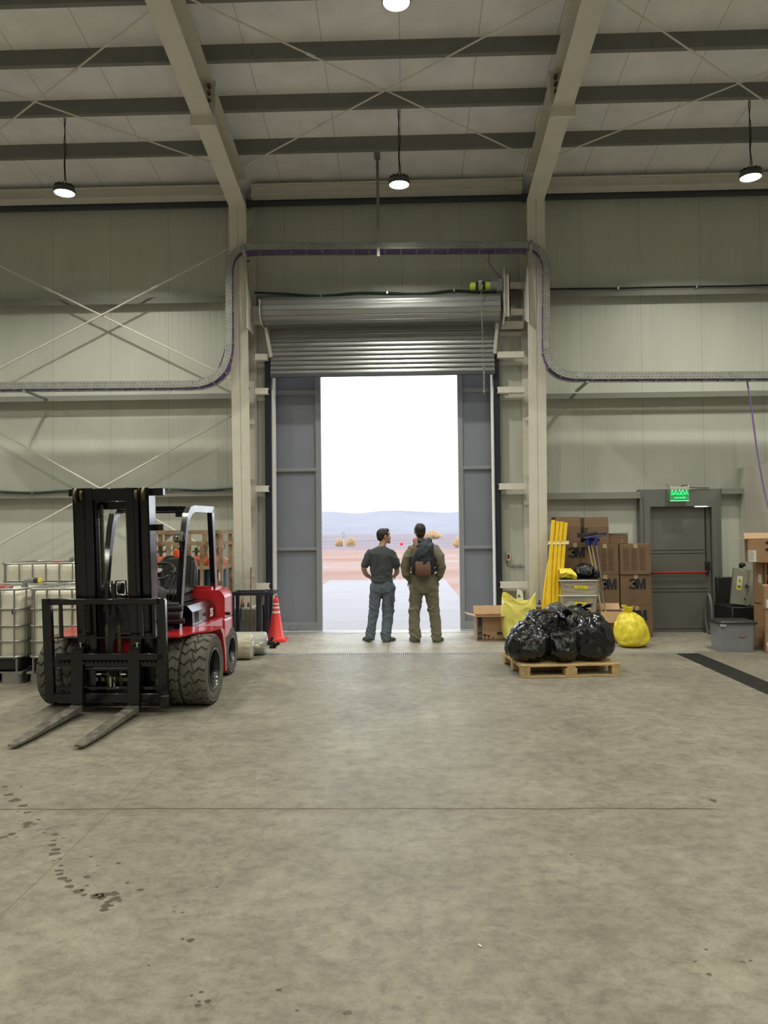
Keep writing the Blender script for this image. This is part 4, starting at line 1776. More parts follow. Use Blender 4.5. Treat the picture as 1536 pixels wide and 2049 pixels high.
k.prism(pts, (-2.275, 0, 0), (0, 1, 0), (0, 0, 1), (3.84, 0, 0))
k.build('coil', m_slat, rs, smooth=25)
MB().bb(-2.21, 1.51, 12.635, 12.69, 4.285, 4.34, .006).build('bottom_bar', m_darkgirt, rs)
# sheet from coil to curtain
e = MB()
e.prism([(12.50, 5.125), (12.66, 5.10), (12.67, 5.14), (12.52, 5.16)], (-2.20, 0, 0), (0, 1, 0), (0, 0, 1), (3.70, 0, 0))
e.build('feed_slat', m_slat, rs, smooth=0)
m_plate = M('bracket_paint', (0.55, 0.53, 0.49), .45, var=.06, scale=6)
e = MB()
e.prism([(12.18, 5.46), (12.62, 5.52), (12.62, 5.10), (12.30, 5.08), (12.18, 5.20)], (-2.30, 0, 0), (0, 1, 0), (0, 0, 1), (.012, 0, 0))
e.bb(-2.47, -2.30, 12.50, 12.62, 5.16, 5.44, .004)
e.build('end_plate', m_plate, rs, smooth=0)
e = MB()
e.prism([(12.18, 5.92), (12.60, 5.90), (12.60, 5.06), (12.30, 5.02), (12.18, 5.16)], (1.615, 0, 0), (0, 1, 0), (0, 0, 1), (.012, 0, 0))
e.bb(1.625, 1.715, 12.22, 12.24, 5.12, 5.80)
e.bb(1.70, 1.715, 12.22, 12.5, 5.12, 5.80)
e.build('end_plate', m_plate, rs, smooth=0)
for (xa, xb) in ((-2.262, -2.185), (1.545, 1.50)):
    e = MB()
    e.beam((xa, 12.55, 5.10), (xb, 12.62, 4.62), .05, .07, (0, 1, 0))
    e.build('guide_arm', m_plate, rs, smooth=0)

# motor of the shutter
t = thing('shutter_motor', 'lime green tubular motor with grey gearbox on the shutter end plate', 'motor', (1.30, 12.3, 5.6))
m_lime = M('motor_lime', (0.42, 0.58, 0.06), .4)
e = MB()
e.cyl((1.10, 12.3, 5.635), (1.40, 12.3, 5.645), .062, n=24)
e.ell((1.10, 12.3, 5.635), (.02, .06, .06), nu=16, nv=10)
e.build('motor_body', m_lime, t)
for q in (1.17, 1.28):
    e = MB()
    e.cyl((q, 12.3, 5.637), (q + .045, 12.3, 5.638), .066, n=20)
    e.build('clamp_ring', m_fdark, t)
e = MB()
e.box((1.235, 12.25, 5.66), (.05, .05, .12), None, .01)
e.cyl((1.235, 12.22, 5.70), (1.265, 12.22, 5.70), .04, n=16)
e.build('chain_wheel', m_chrome, t)
e = MB()
e.cyl((1.40, 12.3, 5.645), (1.52, 12.3, 5.65), .075, .085, n=20)
e.box((1.56, 12.3, 5.645), (.10, .15, .20), None, .015)
e.box((1.46, 12.29, 5.735), (.16, .06, .03), None, .008)
e.build('gearbox', m_grey, t)
ch = MB()
nlk = 92
for i in range(nlk):
    z = 5.64 - i * .0188
    x = 1.250 + .0003 * i
    if i % 2:
        ch.tube([(x + .006 * cos(a), 12.19, z + .014 * sin(a)) for a in [2 * pi * j / 8 for j in range(8)]], .0030, n=4, closed=True)
    else:
        ch.tube([(x, 12.19 + .006 * cos(a), z + .014 * sin(a)) for a in [2 * pi * j / 8 for j in range(8)]], .0030, n=4, closed=True)
for i in range(22):
    z = 4.33 - i * .021
    ch.tube([(x + .012 * cos(a + i), 12.19 + .012 * sin(a * 1 + i), z + .014 * sin(a)) for a in [2 * pi * j / 8 for j in range(8)]], .004, n=4, closed=True)
co2 = ch.build('pull_chain', m_galv)
tag(co2, 'thin steel pull chain hanging from the shutter motor', 'chain', kind=None)

# ================================================================== cable tray
TY0, TY1 = 12.0, 12.27
path = [(-7.6, 4.05), (-3.40, 4.02)]
path += [(p.x, p.z) for p in bez((-3.40, 0, 4.02), (-2.70, 0, 4.02), (-2.70, 0, 4.75), 8)][1:]
path += [(-2.695, 5.85)]
path += [(p.x, p.z) for p in bez((-2.695, 0, 5.85), (-2.69, 0, 6.195), (-2.38, 0, 6.195), 6)][1:]
path += [(-2.0, 6.192), (1.90, 6.135)]
path += [(p.x, p.z) for p in bez((1.90, 0, 6.135), (2.205, 0, 6.13), (2.21, 0, 5.80), 6)][1:]
path += [(2.185, 4.60)]
path += [(p.x, p.z) for p in bez((2.185, 0, 4.60), (2.18, 0, 4.06), (2.78, 0, 4.055), 8)][1:]
path += [(7.6, 4.0)]


def seglist(pts):
    out = []
    for a, b in zip(pts, pts[1:]):
        d = Vector((b[0] - a[0], b[1] - a[1]))
        out.append((Vector(a), Vector(b), d.length, d.normalized()))
    return out


segs = seglist(path)
NRM = []
for i in range(len(path)):
    d = Vector((0, 0))
    if i > 0:
        d += segs[i - 1][3]
    if i < len(segs):
        d += segs[i][3]
    d.normalize()
    NRM.append(Vector((-d.y, d.x)))
tr = thing('cable_tray', 'galvanised ladder cable tray stepping up and over the doorway', 'cable tray', (0, 12.13, 4.0))
m_tray = M('tray_zinc', (0.42, 0.43, 0.41), .40, .65, var=.18, scale=9)
for y, nm in ((TY0, 'side_rail'), (TY1, 'side_rail')):
    r = MB()
    vs, fs = [], []
    H = .105
    for i, p in enumerate(path):
        q = Vector(p)
        o_ = q + NRM[i] * H
        o2 = q + NRM[i] * -.004
        for (pt, yy) in ((o2, y), (o_, y), (o_, y + .004), (o2, y + .004)):
            vs.append(Vector((pt.x, yy, pt.y)))
    for i in range(len(path) - 1):
        for k_ in range(4):
            fs.append((i * 4 + k_, i * 4 + (k_ + 1) % 4, i * 4 + 4 + (k_ + 1) % 4, i * 4 + 4 + k_))
    r.add(vs, fs)
    # folded lips on both long edges
    s = 1 if y == TY0 else -1
    for off in (H, 0):
        vs, fs = [], []
        for i, p in enumerate(path):
            q = Vector(p) + NRM[i] * off
            for yy, dz in ((y, .0), (y + s * .018, .0), (y + s * .018, .003), (y, .003)):
                pt = q - NRM[i] * dz
                vs.append(Vector((pt.x, yy, pt.y)))
        for i in range(len(path) - 1):
            for k_ in range(4):
                fs.append((i * 4 + k_, i * 4 + (k_ + 1) % 4, i * 4 + 4 + (k_ + 1) % 4, i * 4 + 4 + k_))
        r.add(vs, fs)
    r.build(nm, m_tray, tr, smooth=0)
sl = MB()
rg = MB()
acc = 0.0
nextr = .1
nexts = .03
tot = 0
for (a, b, L_, d) in segs:
    nv_ = Vector((-d.y, d.x))
    while nextr < tot + L_:
        p = a + d * (nextr - tot)
        rg.beam((p.x + nv_.x * .006, TY0 + .004, p.y + nv_.y * .006), (p.x + nv_.x * .006, TY1, p.y + nv_.y * .006), .022, .010, (nv_.x, 0, nv_.y))
        nextr += .25
    while nexts < tot + L_:
        for off, k_ in ((.032, 0), (.075, .02)):
            p = a + d * (nexts - tot + k_) + nv_ * off
            if (nexts - tot + k_) < L_:
                sl.beam((p.x - d.x * .010, TY0 - .0006, p.y - d.y * .010), (p.x + d.x * .010, TY0 - .0006, p.y + d.y * .010), .007, .002, (0, 1, 0))
        nexts += .058
    tot += L_
rg.build('rung', m_tray, tr, smooth=0)['kind'] = 'stuff'
sl.build('slot_hole', m_black, tr, smooth=0)['kind'] = 'stuff'
# splice plates at the bends
for i in (1, 9, 10, 16, 17, 18, 24, 25, 33):
    if i >= len(path):
        continue
    p = Vector(path[i])
    d = segs[min(i, len(segs) - 1)][3]
    q = p + NRM[i] * .052
    MB().beam((q.x - d.x * .07, TY0 - .004, q.y - d.y * .07), (q.x + d.x * .07, TY0 - .004, q.y + d.y * .07), .075, .004, (0, 1, 0)).build('splice_plate', m_tray, tr, smooth=0)
# struts that carry it
m_strut = M('strut_zinc', (0.33, 0.335, 0.32), .42, .7, var=.15, scale=8)
b = MB()
b.bb(-.395, -.350, 11.95, 11.99, 6.03, 7.60)
b.bb(-.42, -.325, 11.53, 12.0, 7.585, 7.60)
b.build('drop_strut', m_strut, tr, smooth=0)
for x in (-6.02, 2.86):
    b = MB()
    b.beam((x, 11.98, 4.005), (x, 12.76, 4.005), .045, .03)
    b.build('support_arm', m_strut, tr, smooth=0)
for x, s in ((-2.50, -1), (2.02, 1)):
    b = MB()
    b.beam((x, 11.98, 6.20), (x - .02 * s, 12.10, 5.86), .05, .035, (0, 1, 0))
    b.box((x, 11.985, 6.225), (.05, .03, .05), None, .006)
    b.build('support_arm', m_strut, tr, smooth=0)
m_purple = M('cable_purple', (0.150, 0.095, 0.27), .45, var=.15, scale=6)
cb = MB()
rnd = random.Random(5)
for k_ in range(9):
    y = TY0 + .03 + .0255 * k_
    off = .018 + (k_ % 2) * .006
    pts = []
    for i, p in enumerate(path):
        q = Vector(p) + NRM[i] * off
        pts.append(Vector((q.x, y, q.y)))
    dense = []
    for a, b_ in zip(pts, pts[1:]):
        m_ = max(1, int((b_ - a).length / .25))
        for j in range(m_):
            q = a.lerp(b_, j / m_)
            q.y += rnd.uniform(-.006, .006)
            dense.append(q)
    cb.tube(dense, .011, n=6, caps=False)
tag(cb.build('cable_bundle', m_purple), 'bundle of purple cables lying in the cable tray', 'cables', kind='stuff')


def cable(pts, r, m, label, cat='cable', name='cable'):
    P3 = [Vector(p) for p in pts]
    dense = []
    for i in range(len(P3) - 1):
        p0 = P3[max(i - 1, 0)]
        p1, p2 = P3[i], P3[i + 1]
        p3 = P3[min(i + 2, len(P3) - 1)]
        for j in range(8):
            t_ = j / 8
            dense.append(.5 * ((2 * p1) + (p2 - p0) * t_ + (2 * p0 - 5 * p1 + 4 * p2 - p3) * t_ * t_ + (3 * p1 - p0 - 3 * p2 + p3) * t_ ** 3))
    dense.append(P3[-1])
    mb = MB()
    mb.tube(dense, r, n=8)
    return tag(mb.build(name, m), label, cat)


cable([(5.36, 12.10, 4.00), (5.39, 12.05, 3.6), (5.42, 11.95, 2.9), (5.44, 11.80, 2.3), (5.45, 11.6, 1.8), (5.48, 11.5, 1.2)], .013, m_purple,
      'purple cable hanging down by the partition at right')
cable([(-2.74, 12.08, 5.35), (-2.76, 12.12, 5.0), (-2.84, 12.14, 4.6), (-2.93, 12.14, 4.35), (-3.02, 12.10, 4.12)], .008, m_purple,
      'loose purple cable looping outside the left tray bend, inner one')
cable([(-2.76, 12.05, 5.0), (-2.82, 12.1, 4.7), (-2.92, 12.12, 4.40), (-3.06, 12.10, 4.12)], .008, m_purple,
      'loose purple cable looping outside the left tray bend, outer one')
cable([(1.40, 12.15, 6.16), (1.38, 12.2, 6.0), (1.48, 12.25, 5.86), (1.60, 12.30, 5.75)], .008, m_purple,
      'short purple cable dropping from the tray to the shutter motor')
m_hose = M('hose_green', (0.015, 0.06, 0.045), .45)


def hose(x0, x1, z, y, m, label, sag=.03):
    pts = [(x0 + (x1 - x0) * i / 8, y, z + sag * sin(i * 2.3) * .5 - (sag if 0 < i < 8 else 0)) for i in range(9)]
    o = cable(pts, .018, m, label, 'hose', 'hose')
    for i in (2, 4, 6):
        p = pts[i]
        cl = MB()
        cl.bb(p[0] - .012, p[0] + .012, y - .022, y + .024, p[2] - .022, p[2] + .022)
        cl.build('pipe_clip', m_galv, o, smooth=0)
    return o


hose(-7.4, -2.76, 2.475, 12.73, m_hose, 'green hose along the lowest wall beam behind the forklift')
hose(-2.48, 1.97, 5.735, 12.72, m_hose, 'dark green hose over the roller shutter', .05)
hose(2.28, 7.4, 5.70, 12.72, m_black, 'dark hose along the upper wall beam in the right bay', .006)

# switch box with conduit beside the doorway
t = thing('switch_box', 'white wall switch with red rocker and bent conduit by the doorway', 'switch', (1.72, 12.92, 1.15))
MB().bb(1.677, 1.757, 12.89, WY, 1.20, 1.335, .008).build('box', M('switch_white', (.62, .60, .57), .4), t)
MB().bb(1.70, 1.735, 12.884, 12.892, 1.235, 1.31, .003).build('rocker', M('rocker_red', (.22, .03, .02), .4), t)
e = MB()
e.tube([(1.70, 12.925, 1.20), (1.70, 12.925, 1.15), (1.712, 12.925, 1.125), (1.74, 12.925, 1.12), (1.985, 12.925, 1.115)], .014, n=8)
for q in (1.77, 1.90):
    e.cyl((q, 12.925, 1.12), (q + .03, 12.925, 1.119), .022, n=10)
e.build('conduit', m_galv, t)

# ================================================================== exit sign
t = thing('exit_sign', 'green glowing SALIDA sign above the exit door', 'exit sign', (4.465, 12.62, 2.15))
m_sb = M('sign_body', (.50, .49, .45), .5)
b = MB()
b.bb(4.305, 4.62, 12.60, 12.66, 2.335, 2.39, .008)
b.bb(4.305, 4.325, 12.61, 12.65, 2.33, 2.43)
b.bb(4.60, 4.62, 12.61, 12.65, 2.33, 2.43)
for x in (4.31, 4.615):
    b.bb(x - .008, x + .008, 12.64, 12.79, 2.41, 2.43)
b.build('sign_housing', m_sb, t, smooth=0)
m_acr = M('acrylic_green', (.10, .55, .24), .15, emit=.10, alpha=.55)
pn = MB().bb(4.312, 4.618, 12.625, 12.632, 2.165, 2.335).build('acrylic_panel', m_acr, t, smooth=0)
m_gl = M('letter_green', (0.02, 0.95, .22), .4, emit=.85)
text('lettering', 'SALIDA', m_gl, t, (0, -.004, .135), (radians(90), 0, 0), .085, bold=.0025, ext=.001)
ar = MB()
ar.prism([(-.085, .050), (.06, .050), (.06, .038), (.10, .060), (.06, .082), (.06, .070), (-.085, .070)], (0, -.005, .0), (1, 0, 0), (0, 0, 1), (0, .002, 0))
ar.build('arrow', m_gl, t, local=True, smooth=0)
MB().bb(4.315, 4.615, 12.622, 12.635, 2.158, 2.166).build('bright_edge', M('edge_green', (.35, 1.0, .55), .4, emit=1.0), t, smooth=0)
for i in range(5):
    MB().cyl((4.345 + i * .058, 12.615, 2.334), (4.345 + i * .058, 12.615, 2.326), .007, n=8).build('diode', M('diode_green', (.45, 1.0, .65), .4, emit=3.0), t)
cable([(4.56, 12.64, 2.42), (4.52, 12.70, 2.40), (4.63, 12.72, 2.39), (4.80, 12.76, 2.378), (5.0, 12.77, 2.375)], .006, m_black, 'thin black wire running along the top of the exit door surround', 'wire', 'wire')

# ================================================================== pallet with rubbish bags
m_wood = M('pallet_wood', (0.50, 0.36, 0.18), 0.7, var=.35, scale=5, stretch=(1, 5, 1), col2=(.33, .22, .10), bump=.12, bscale=30)
pa = thing('pallet', 'wooden pallet under the heap of black rubbish bags', 'pallet', (1.86, 9.53, 0), radians(5))
W, D = 1.16, 1.05


def pb_(name, x0, x1, y0, y1, z0, z1):
    o = MB().bb(x0, x1, y0, y1, z0, z1, .003).build(name, m_wood, pa, local=True, smooth=0)
    return o


for i in range(7):
    y = -D / 2 + .05 + i * (D - .10) / 6
    pb_('deck_board', -W / 2, W / 2, y - .05, y + .05, .124, .145)
for x in (-W / 2 + .05, 0, W / 2 - .05):
    pb_('stringer_board', x - .05, x + .05, -D / 2, D / 2, .102, .123)
    for y in (-D / 2 + .07, 0, D / 2 - .07):
        pb_('block', x - (.05 if x else .07), x + (.05 if x else .07), y - .07, y + .07, .023, .101)
for y in (-D / 2 + .05, 0, D / 2 - .05):
    pb_('bottom_board', -W / 2, W / 2, y - .05, y + .05, .0, .022)

st = MB()
for x0_, x1_, z0_, z1_ in ((-.545, -.541, .040, .085), (-.541, -.530, .083, .086), (-.541, -.530, .039, .042), (-.520, -.517, .045, .082), (-.520, -.505, .079, .082), (-.520, -.507, .062, .065),
                           (-.497, -.494, .045, .082), (-.484, -.481, .045, .082), (-.497, -.481, .079, .082), (-.466, -.463, .040, .085)):
    st.bb(x0_, x1_, -D / 2 - .0008, -D / 2 + .0006, z0_, z1_)
st.build('burnt_stamp', M('stamp_brown', (.10, .06, .03), .8), pa, local=True, smooth=0)['kind'] = 'stuff'

m_bag = bpy.data.materials.new('black_film')
m_bag.use_nodes = True
_t = m_bag.node_tree
_b = _t.nodes['Principled BSDF']
_b.inputs['Base Color'].default_value = (.006, .0065, .008, 1)
_b.inputs['Roughness'].default_value = .10
_b.inputs['Specular IOR Level'].default_value = .6


def crinkle(m, strength, scale):
    t = m.node_tree
    b = t.nodes['Principled BSDF']
    tc = t.nodes.new('ShaderNodeTexCoord')
    v = t.nodes.new('ShaderNodeTexNoise')
    v.noise_type = 'RIDGED_MULTIFRACTAL'
    v.inputs['Scale'].default_value = scale
    v.inputs['Detail'].default_value = 3
    v.inputs['Distortion'].default_value = .8
    bp = t.nodes.new('ShaderNodeBump')
    bp.inputs['Strength'].default_value = strength
    bp.inputs['Distance'].default_value = .035
    t.links.new(tc.outputs['Object'], v.inputs['Vector'])
    t.links.new(v.outputs['Fac'], bp.inputs['Height'])
    t.links.new(bp.outputs[0], b.inputs['Normal'])


crinkle(m_bag, .9, 6)
m_bag2 = m_bag.copy()
m_bag2.name = 'grey_black_film'
m_bag2.node_tree.nodes['Principled BSDF'].inputs['Base Color'].default_value = (.05, .052, .055, 1)


def ridge(p, s, o=0):
    return 1 - abs(noise.noise(Vector((p.x * s + o, p.y * s + o * 1.7, p.z * s)))) * 2


def bag(name, c, r, h, label, mat, seed, tuft=None, lean=(0, 0), cat='rubbish bag', group=None, crease=1.0, flat=.0):
    """soft filled sack: c = centre of its foot, r = half widths, h = height"""
    bm = bmesh.new()
    bmesh.ops.create_icosphere(bm, subdivisions=6, radius=1)
    o_ = seed * 3.17
    for v in bm.verts:
        p = v.co.copy()
        z = p.z
        th = atan2(p.y, p.x)
        rad = sqrt(max(0, 1 - z * z))
        rad = rad ** .62
        up = (z + 1) / 2
        k = 1.0 + .10 * (1 - up) - (.24 if tuft else .17) * max(0, up - .4) ** 1.15 * 2
        q = Vector((cos(th) * rad * k, sin(th) * rad * k, 0))
        zz = (abs(z) ** .8) * (1 if z > 0 else -1)
        big = noise.noise(Vector((p.x * 1.2 + o_, p.y * 1.2, p.z * 1.2 + o_))) * .15
        mid = noise.noise(Vector((p.x * 2.9 + o_, p.y * 2.9 + 5, p.z * 2.4))) * .07
        cz = (ridge(Vector((p.x, p.y, p.z * .6)), 1.7, o_) ** 5) * .035 * crease + (ridge(Vector((p.x, p.y, p.z * .4)), 4.2, o_ + 3) ** 6) * .028 * crease
        cz += (ridge(Vector((p.x, p.y, p.z * .6 + p.x * .3)), 9.0, o_ + 8) ** 6) * .012 * crease
        g = 1 + big + mid + cz - .04
        if tuft:
            fold = max(0, up - .55) / .45
            g *= 1 + .09 * fold * sin(th * 11 + 2.5 * noise.noise(Vector((cos(th), sin(th), seed))))
        X = q.x * r[0] * g
        Y = q.y * r[1] * g
        Z = h * (.5 + .5 * zz * (1 + (big + mid + cz) * (1 if zz > 0 else .2)))
        Z = max(Z, .0 + .006 * noise.noise(Vector((X * 9, Y * 9, seed))) + .004)
        X += lean[0] * Z
        Y += lean[1] * Z
        v.co = Vector((X, Y, Z))
    me = bpy.data.meshes.new(name)
    bm.to_mesh(me)
    bm.free()
    me.materials.append(mat)
    me.polygons.foreach_set('use_smooth', [True] * len(me.polygons))
    if tuft:
        root = thing(name, label, cat, c, 0, group)
        o = bpy.data.objects.new('sack', me)
        COL.objects.link(o)
        o.parent = root
        tw = MB()
        tx, ty, tz = tuft
        base = Vector((lean[0] * h, lean[1] * h, h * .955))
        tip = base + Vector((tx, ty, tz))

        def tf(u, v):
            a = 2 * pi * u
            k = .024 + .035 * abs(v - .18) ** .8 * 1.6
            k *= 1 + .35 * sin(a * 5 + seed) * v + .2 * sin(a * 9) * v
            p = base.lerp(tip, v) + Vector((cos(a) * k, sin(a) * k, -.03 * (1 - v)))
            p.z += .02 * v * sin(a * 3 + seed)
            return p
        tw.grid(tf, 40, 14, wrap=True)
        tw.build('tied_neck', mat, root, local=True, smooth=60)
        return root
    o = bpy.data.objects.new(name, me)
    COL.objects.link(o)
    o.location = c
    return tag(o, label, cat, group)


BG = 'black rubbish bags on the pallet'
bag('rubbish_bag', (1.47, 9.30, .147), (.27, .26), .44, 'black rubbish bag at the front left corner of the pallet', m_bag, 1, None, (.0, .05), group=BG)
bag('rubbish_bag', (1.85, 9.22, .147), (.20, .19), .38, 'small black rubbish bag at the front middle of the pallet', m_bag, 2, None, (0, .05), group=BG)
bag('rubbish_bag', (2.22, 9.36, .147), (.285, .27), .54, 'largest black rubbish bag at the front right of the pallet', m_bag, 3, None, (-.03, .05), group=BG)
bag('rubbish_bag', (1.68, 9.58, .34), (.255, .24), .39, 'black rubbish bag lying on top at the left of the heap', m_bag, 4, None, (0, .0), group=BG)
bag('rubbish_bag', (2.03, 9.52, .41), (.17, .17), .29, 'tied black rubbish bag on top in the middle of the heap', m_bag, 5, (-.09, -.05, .03), (-.06, -.05), group=BG)
bag('rubbish_bag', (2.12, 9.78, .42), (.23, .21), .33, 'knotted black rubbish bag on top at the back of the heap', m_bag, 6, (.12, -.02, .02), (.05, -.0), group=BG)
bag('rubbish_bag', (1.90, 9.84, .38), (.17, .16), .40, 'greyish shiny rubbish bag peeking out at the back of the heap', m_bag2, 7, None, group=BG)
bag('rubbish_bag', (1.55, 9.84, .147), (.24, .20), .33, 'black rubbish bag at the back left corner under the others', m_bag, 8, None, group=BG)
bag('rubbish_bag', (2.15, 9.82, .147), (.28, .20), .33, 'black rubbish bag at the back right corner under the others', m_bag, 9, None, group=BG)

# ================================================================== yellow bags
def film(name, col, rough=.32):
    m = bpy.data.materials.new(name)
    m.use_nodes = True
    b = m.node_tree.nodes['Principled BSDF']
    b.inputs['Base Color'].default_value = (*col, 1)
    b.inputs['Roughness'].default_value = rough
    b.inputs['Subsurface Weight'].default_value = .15
    b.inputs['Subsurface Radius'].default_value = (.05, .04, .005)
    b.inputs['Subsurface Scale'].default_value = .3
    crinkle(m, .16, 7)
    return m


m_yel = film('yellow_film', (.80, .68, .055))
m_yel2 = film('yellow_film_pale', (.72, .66, .16))
bag('waste_bag', (3.27, 11.33, 0), (.255, .23), .48, 'tied yellow waste bag beside the cardboard boxes near the exit door', m_yel, 21, (-.04, -.03, .13), (-.03, 0), 'waste bag', crease=.7)

# open yellow bag
t = thing('waste_bag', 'tall open yellow waste bag in front of the right column', 'waste bag', (1.745, 12.0, 0))
b = MB()


def yb(u, v):
    a = 2 * pi * u
    z = v * .70
    k = 1 + .06 * sin(a * 2 + 1) * v
    wx = .262 * (1 + .05 * sin(v * 5)) * (1.0 - .10 * (1 - v) ** 3 * 2)
    wy = .22 * (1 - .16 * v)
    sx = abs(cos(a)) ** .75 * (1 if cos(a) > 0 else -1)
    sy = abs(sin(a)) ** .75 * (1 if sin(a) > 0 else -1)
    p = Vector((sx * wx * k, sy * wy * k, z))
    n_ = (ridge(Vector((p.x * 2.4, p.y * 2.4, z * 2.4)), 2.0, 4) ** 3) * .014 + noise.noise(Vector((p.x * 6, p.y * 6, z * 5))) * .016
    p.x += sx * n_
    p.y += sy * n_
    if v > .8:
        f = (v - .8) / .2
        p.z += f * (.055 * cos(a * 2 + .6) + .035 * sin(a * 3 + 1.2) - .02)
    if v < .06:
        s = v / .06
        p.x *= .55 + .45 * s ** .5
        p.y *= .55 + .45 * s ** .5
    return p


b.grid(yb, 110, 80, wrap=True)
b.add([yb(i / 110, 0) for i in range(110)], [tuple(range(110))])
o = b.build('sack', m_yel2, t, local=True, smooth=70)
so_ = o.modifiers.new('thick', 'SOLIDIFY')
so_.thickness = .003
b = MB()
b.ell((.0, .02, .40), (.21, .15, .22))
b.build('bagged_waste', m_yel, t, local=True)
sy = MB()
for a in range(3):
    an = radians(90 + a * 120)
    sy.ell((.03 + .016 * cos(an), .155, .675 + .016 * sin(an)), (.013, .003, .013), nu=10, nv=6)
sy.build('printed_symbol', m_black, t, local=True)

# white sheet behind the yellow bag
b = MB()
b.prism([(0, .0), (.13, .0), (.125, .24), (.05, .29)], (1.73, 12.20, .50), (1, 0, .08), (-.08, 0, 1), (0, .012, 0))
tag(b.build('white_sheet', M('white_sheet', (.72, .71, .69), .6), smooth=0), 'folded white sheet standing on the footing behind the open yellow bag', 'sheet')

# ================================================================== cardboard
m_card = M('cardboard', (0.185, 0.115, 0.068), 0.75, var=.10, scale=4, bump=.06, bscale=50)
m_card2 = M('cardboard_light', (0.37, 0.225, 0.125), 0.75, var=.10, scale=4)
m_cardin = M('cardboard_inside', (0.50, 0.33, 0.20), 0.8, var=.08)
m_ink = M('print_ink', (0.018, 0.018, 0.024), 0.6)
m_inkb = M('print_brown', (0.10, 0.06, 0.035), 0.7)
m_tape = M('clear_tape', (0.48, 0.36, 0.24), 0.2, coat=.4)
m_label = M('paper_label', (0.72, 0.71, 0.68), 0.55)


def open_box(name, loc, W, D, H, label, flaps, rz=0.0, mat=None, cat='cardboard box', group=None):
    """box without lid; flaps = {side: (length, angle)}; angle 0 = straight up, 90 = level outward"""
    mat = mat or m_card
    t = thing(name, label, cat, loc, rz, group)
    b = MB()
    th = .006
    b.bb(-W / 2, W / 2, -D / 2, D / 2, 0, th)
    b.bb(-W / 2, W / 2, -D / 2, -D / 2 + th, 0, H)
    b.bb(-W / 2, W / 2, D / 2 - th, D / 2, 0, H)
    b.bb(-W / 2, -W / 2 + th, -D / 2, D / 2, 0, H)
    b.bb(W / 2 - th, W / 2, -D / 2, D / 2, 0, H)
    b.build('box_body', mat, t, local=True, smooth=0)
    for s, (L, ang) in flaps.items():
        f = MB()
        a = radians(ang)
        if s in 'fb':
            sg = -1 if s == 'f' else 1
            o = Vector((0, sg * D / 2, H))
            d = Vector((0, sg * sin(a), cos(a)))
            n = Vector((0, sg * cos(a), -sin(a)))
            f.add([o + Vector((x, 0, 0)) + d * l + n * q for x in (-W / 2, W / 2) for l in (0, L) for q in (0, -th)],
                  [(0, 1, 3, 2), (4, 6, 7, 5), (0, 4, 5, 1), (2, 3, 7, 6), (0, 2, 6, 4), (1, 5, 7, 3)])
        else:
            sg = -1 if s == 'l' else 1
            o = Vector((sg * W / 2, 0, H))
            d = Vector((sg * sin(a), 0, cos(a)))
            n = Vector((sg * cos(a), 0, -sin(a)))
            f.add([o + Vector((0, y, 0)) + d * l + n * q for y in (-D / 2, D / 2) for l in (0, L) for q in (0, -th)],
                  [(0, 1, 3, 2), (4, 6, 7, 5), (0, 4, 5, 1), (2, 3, 7, 6), (0, 2, 6, 4), (1, 5, 7, 3)])
        f.build('flap', m_cardin if s != 'none' else mat, t, local=True, smooth=0)
    return t


ob = open_box('cardboard_box', (1.315, 12.19, 0), .46, .36, .375, 'open cardboard box with tree print by the right door leaf',
              {'f': (.15, 84), 'l': (.15, 76), 'b': (.15, 30), 'r': (.15, 80)}, radians(2), m_card2)
pr_ = MB()
y = -.1815
pr_.bb(-.215, -.145, y, y + .002, .03, .365)
pr_.bb(-.225, .215, y, y + .002, .022, .032)
pr_.bb(-.225, .215, y, y + .002, .002, .006)
for x, s in ((-.105, 1), (-.045, .8), (.02, .4)):
    pr_.bb(x - .006, x + .006, y, y + .002, .03, .03 + .05 * s)
    pr_.ell((x, y + .001, .03 + .06 * s), (.03 * s, .0012, .018 * s), nu=12, nv=6)
pr_.tube([(.14 + .045 * cos(a), y + .001, .115 + .045 * sin(a)) for a in [2 * pi * i / 6 for i in range(6)]], .0025, n=4, closed=True)
pr_.bb(.085, .195, y - .0005, y + .002, .095, .135)
pr_.build('printed_artwork', m_ink, ob, local=True, smooth=0)
gm = MB()
gm.prism([(-.21, .10), (-.15, .10), (-.15, .18), (-.165, .165), (-.175, .20), (-.19, .16), (-.21, .19)], (0, y - .001, .04), (1, 0, 0), (0, 0, 1), (0, .001, 0))
gm.bb(-.21, -.15, y - .001, y, .05, .10)
gm.build('printed_motif', M('print_grey', (.10, .09, .085), .6), ob, local=True, smooth=0)


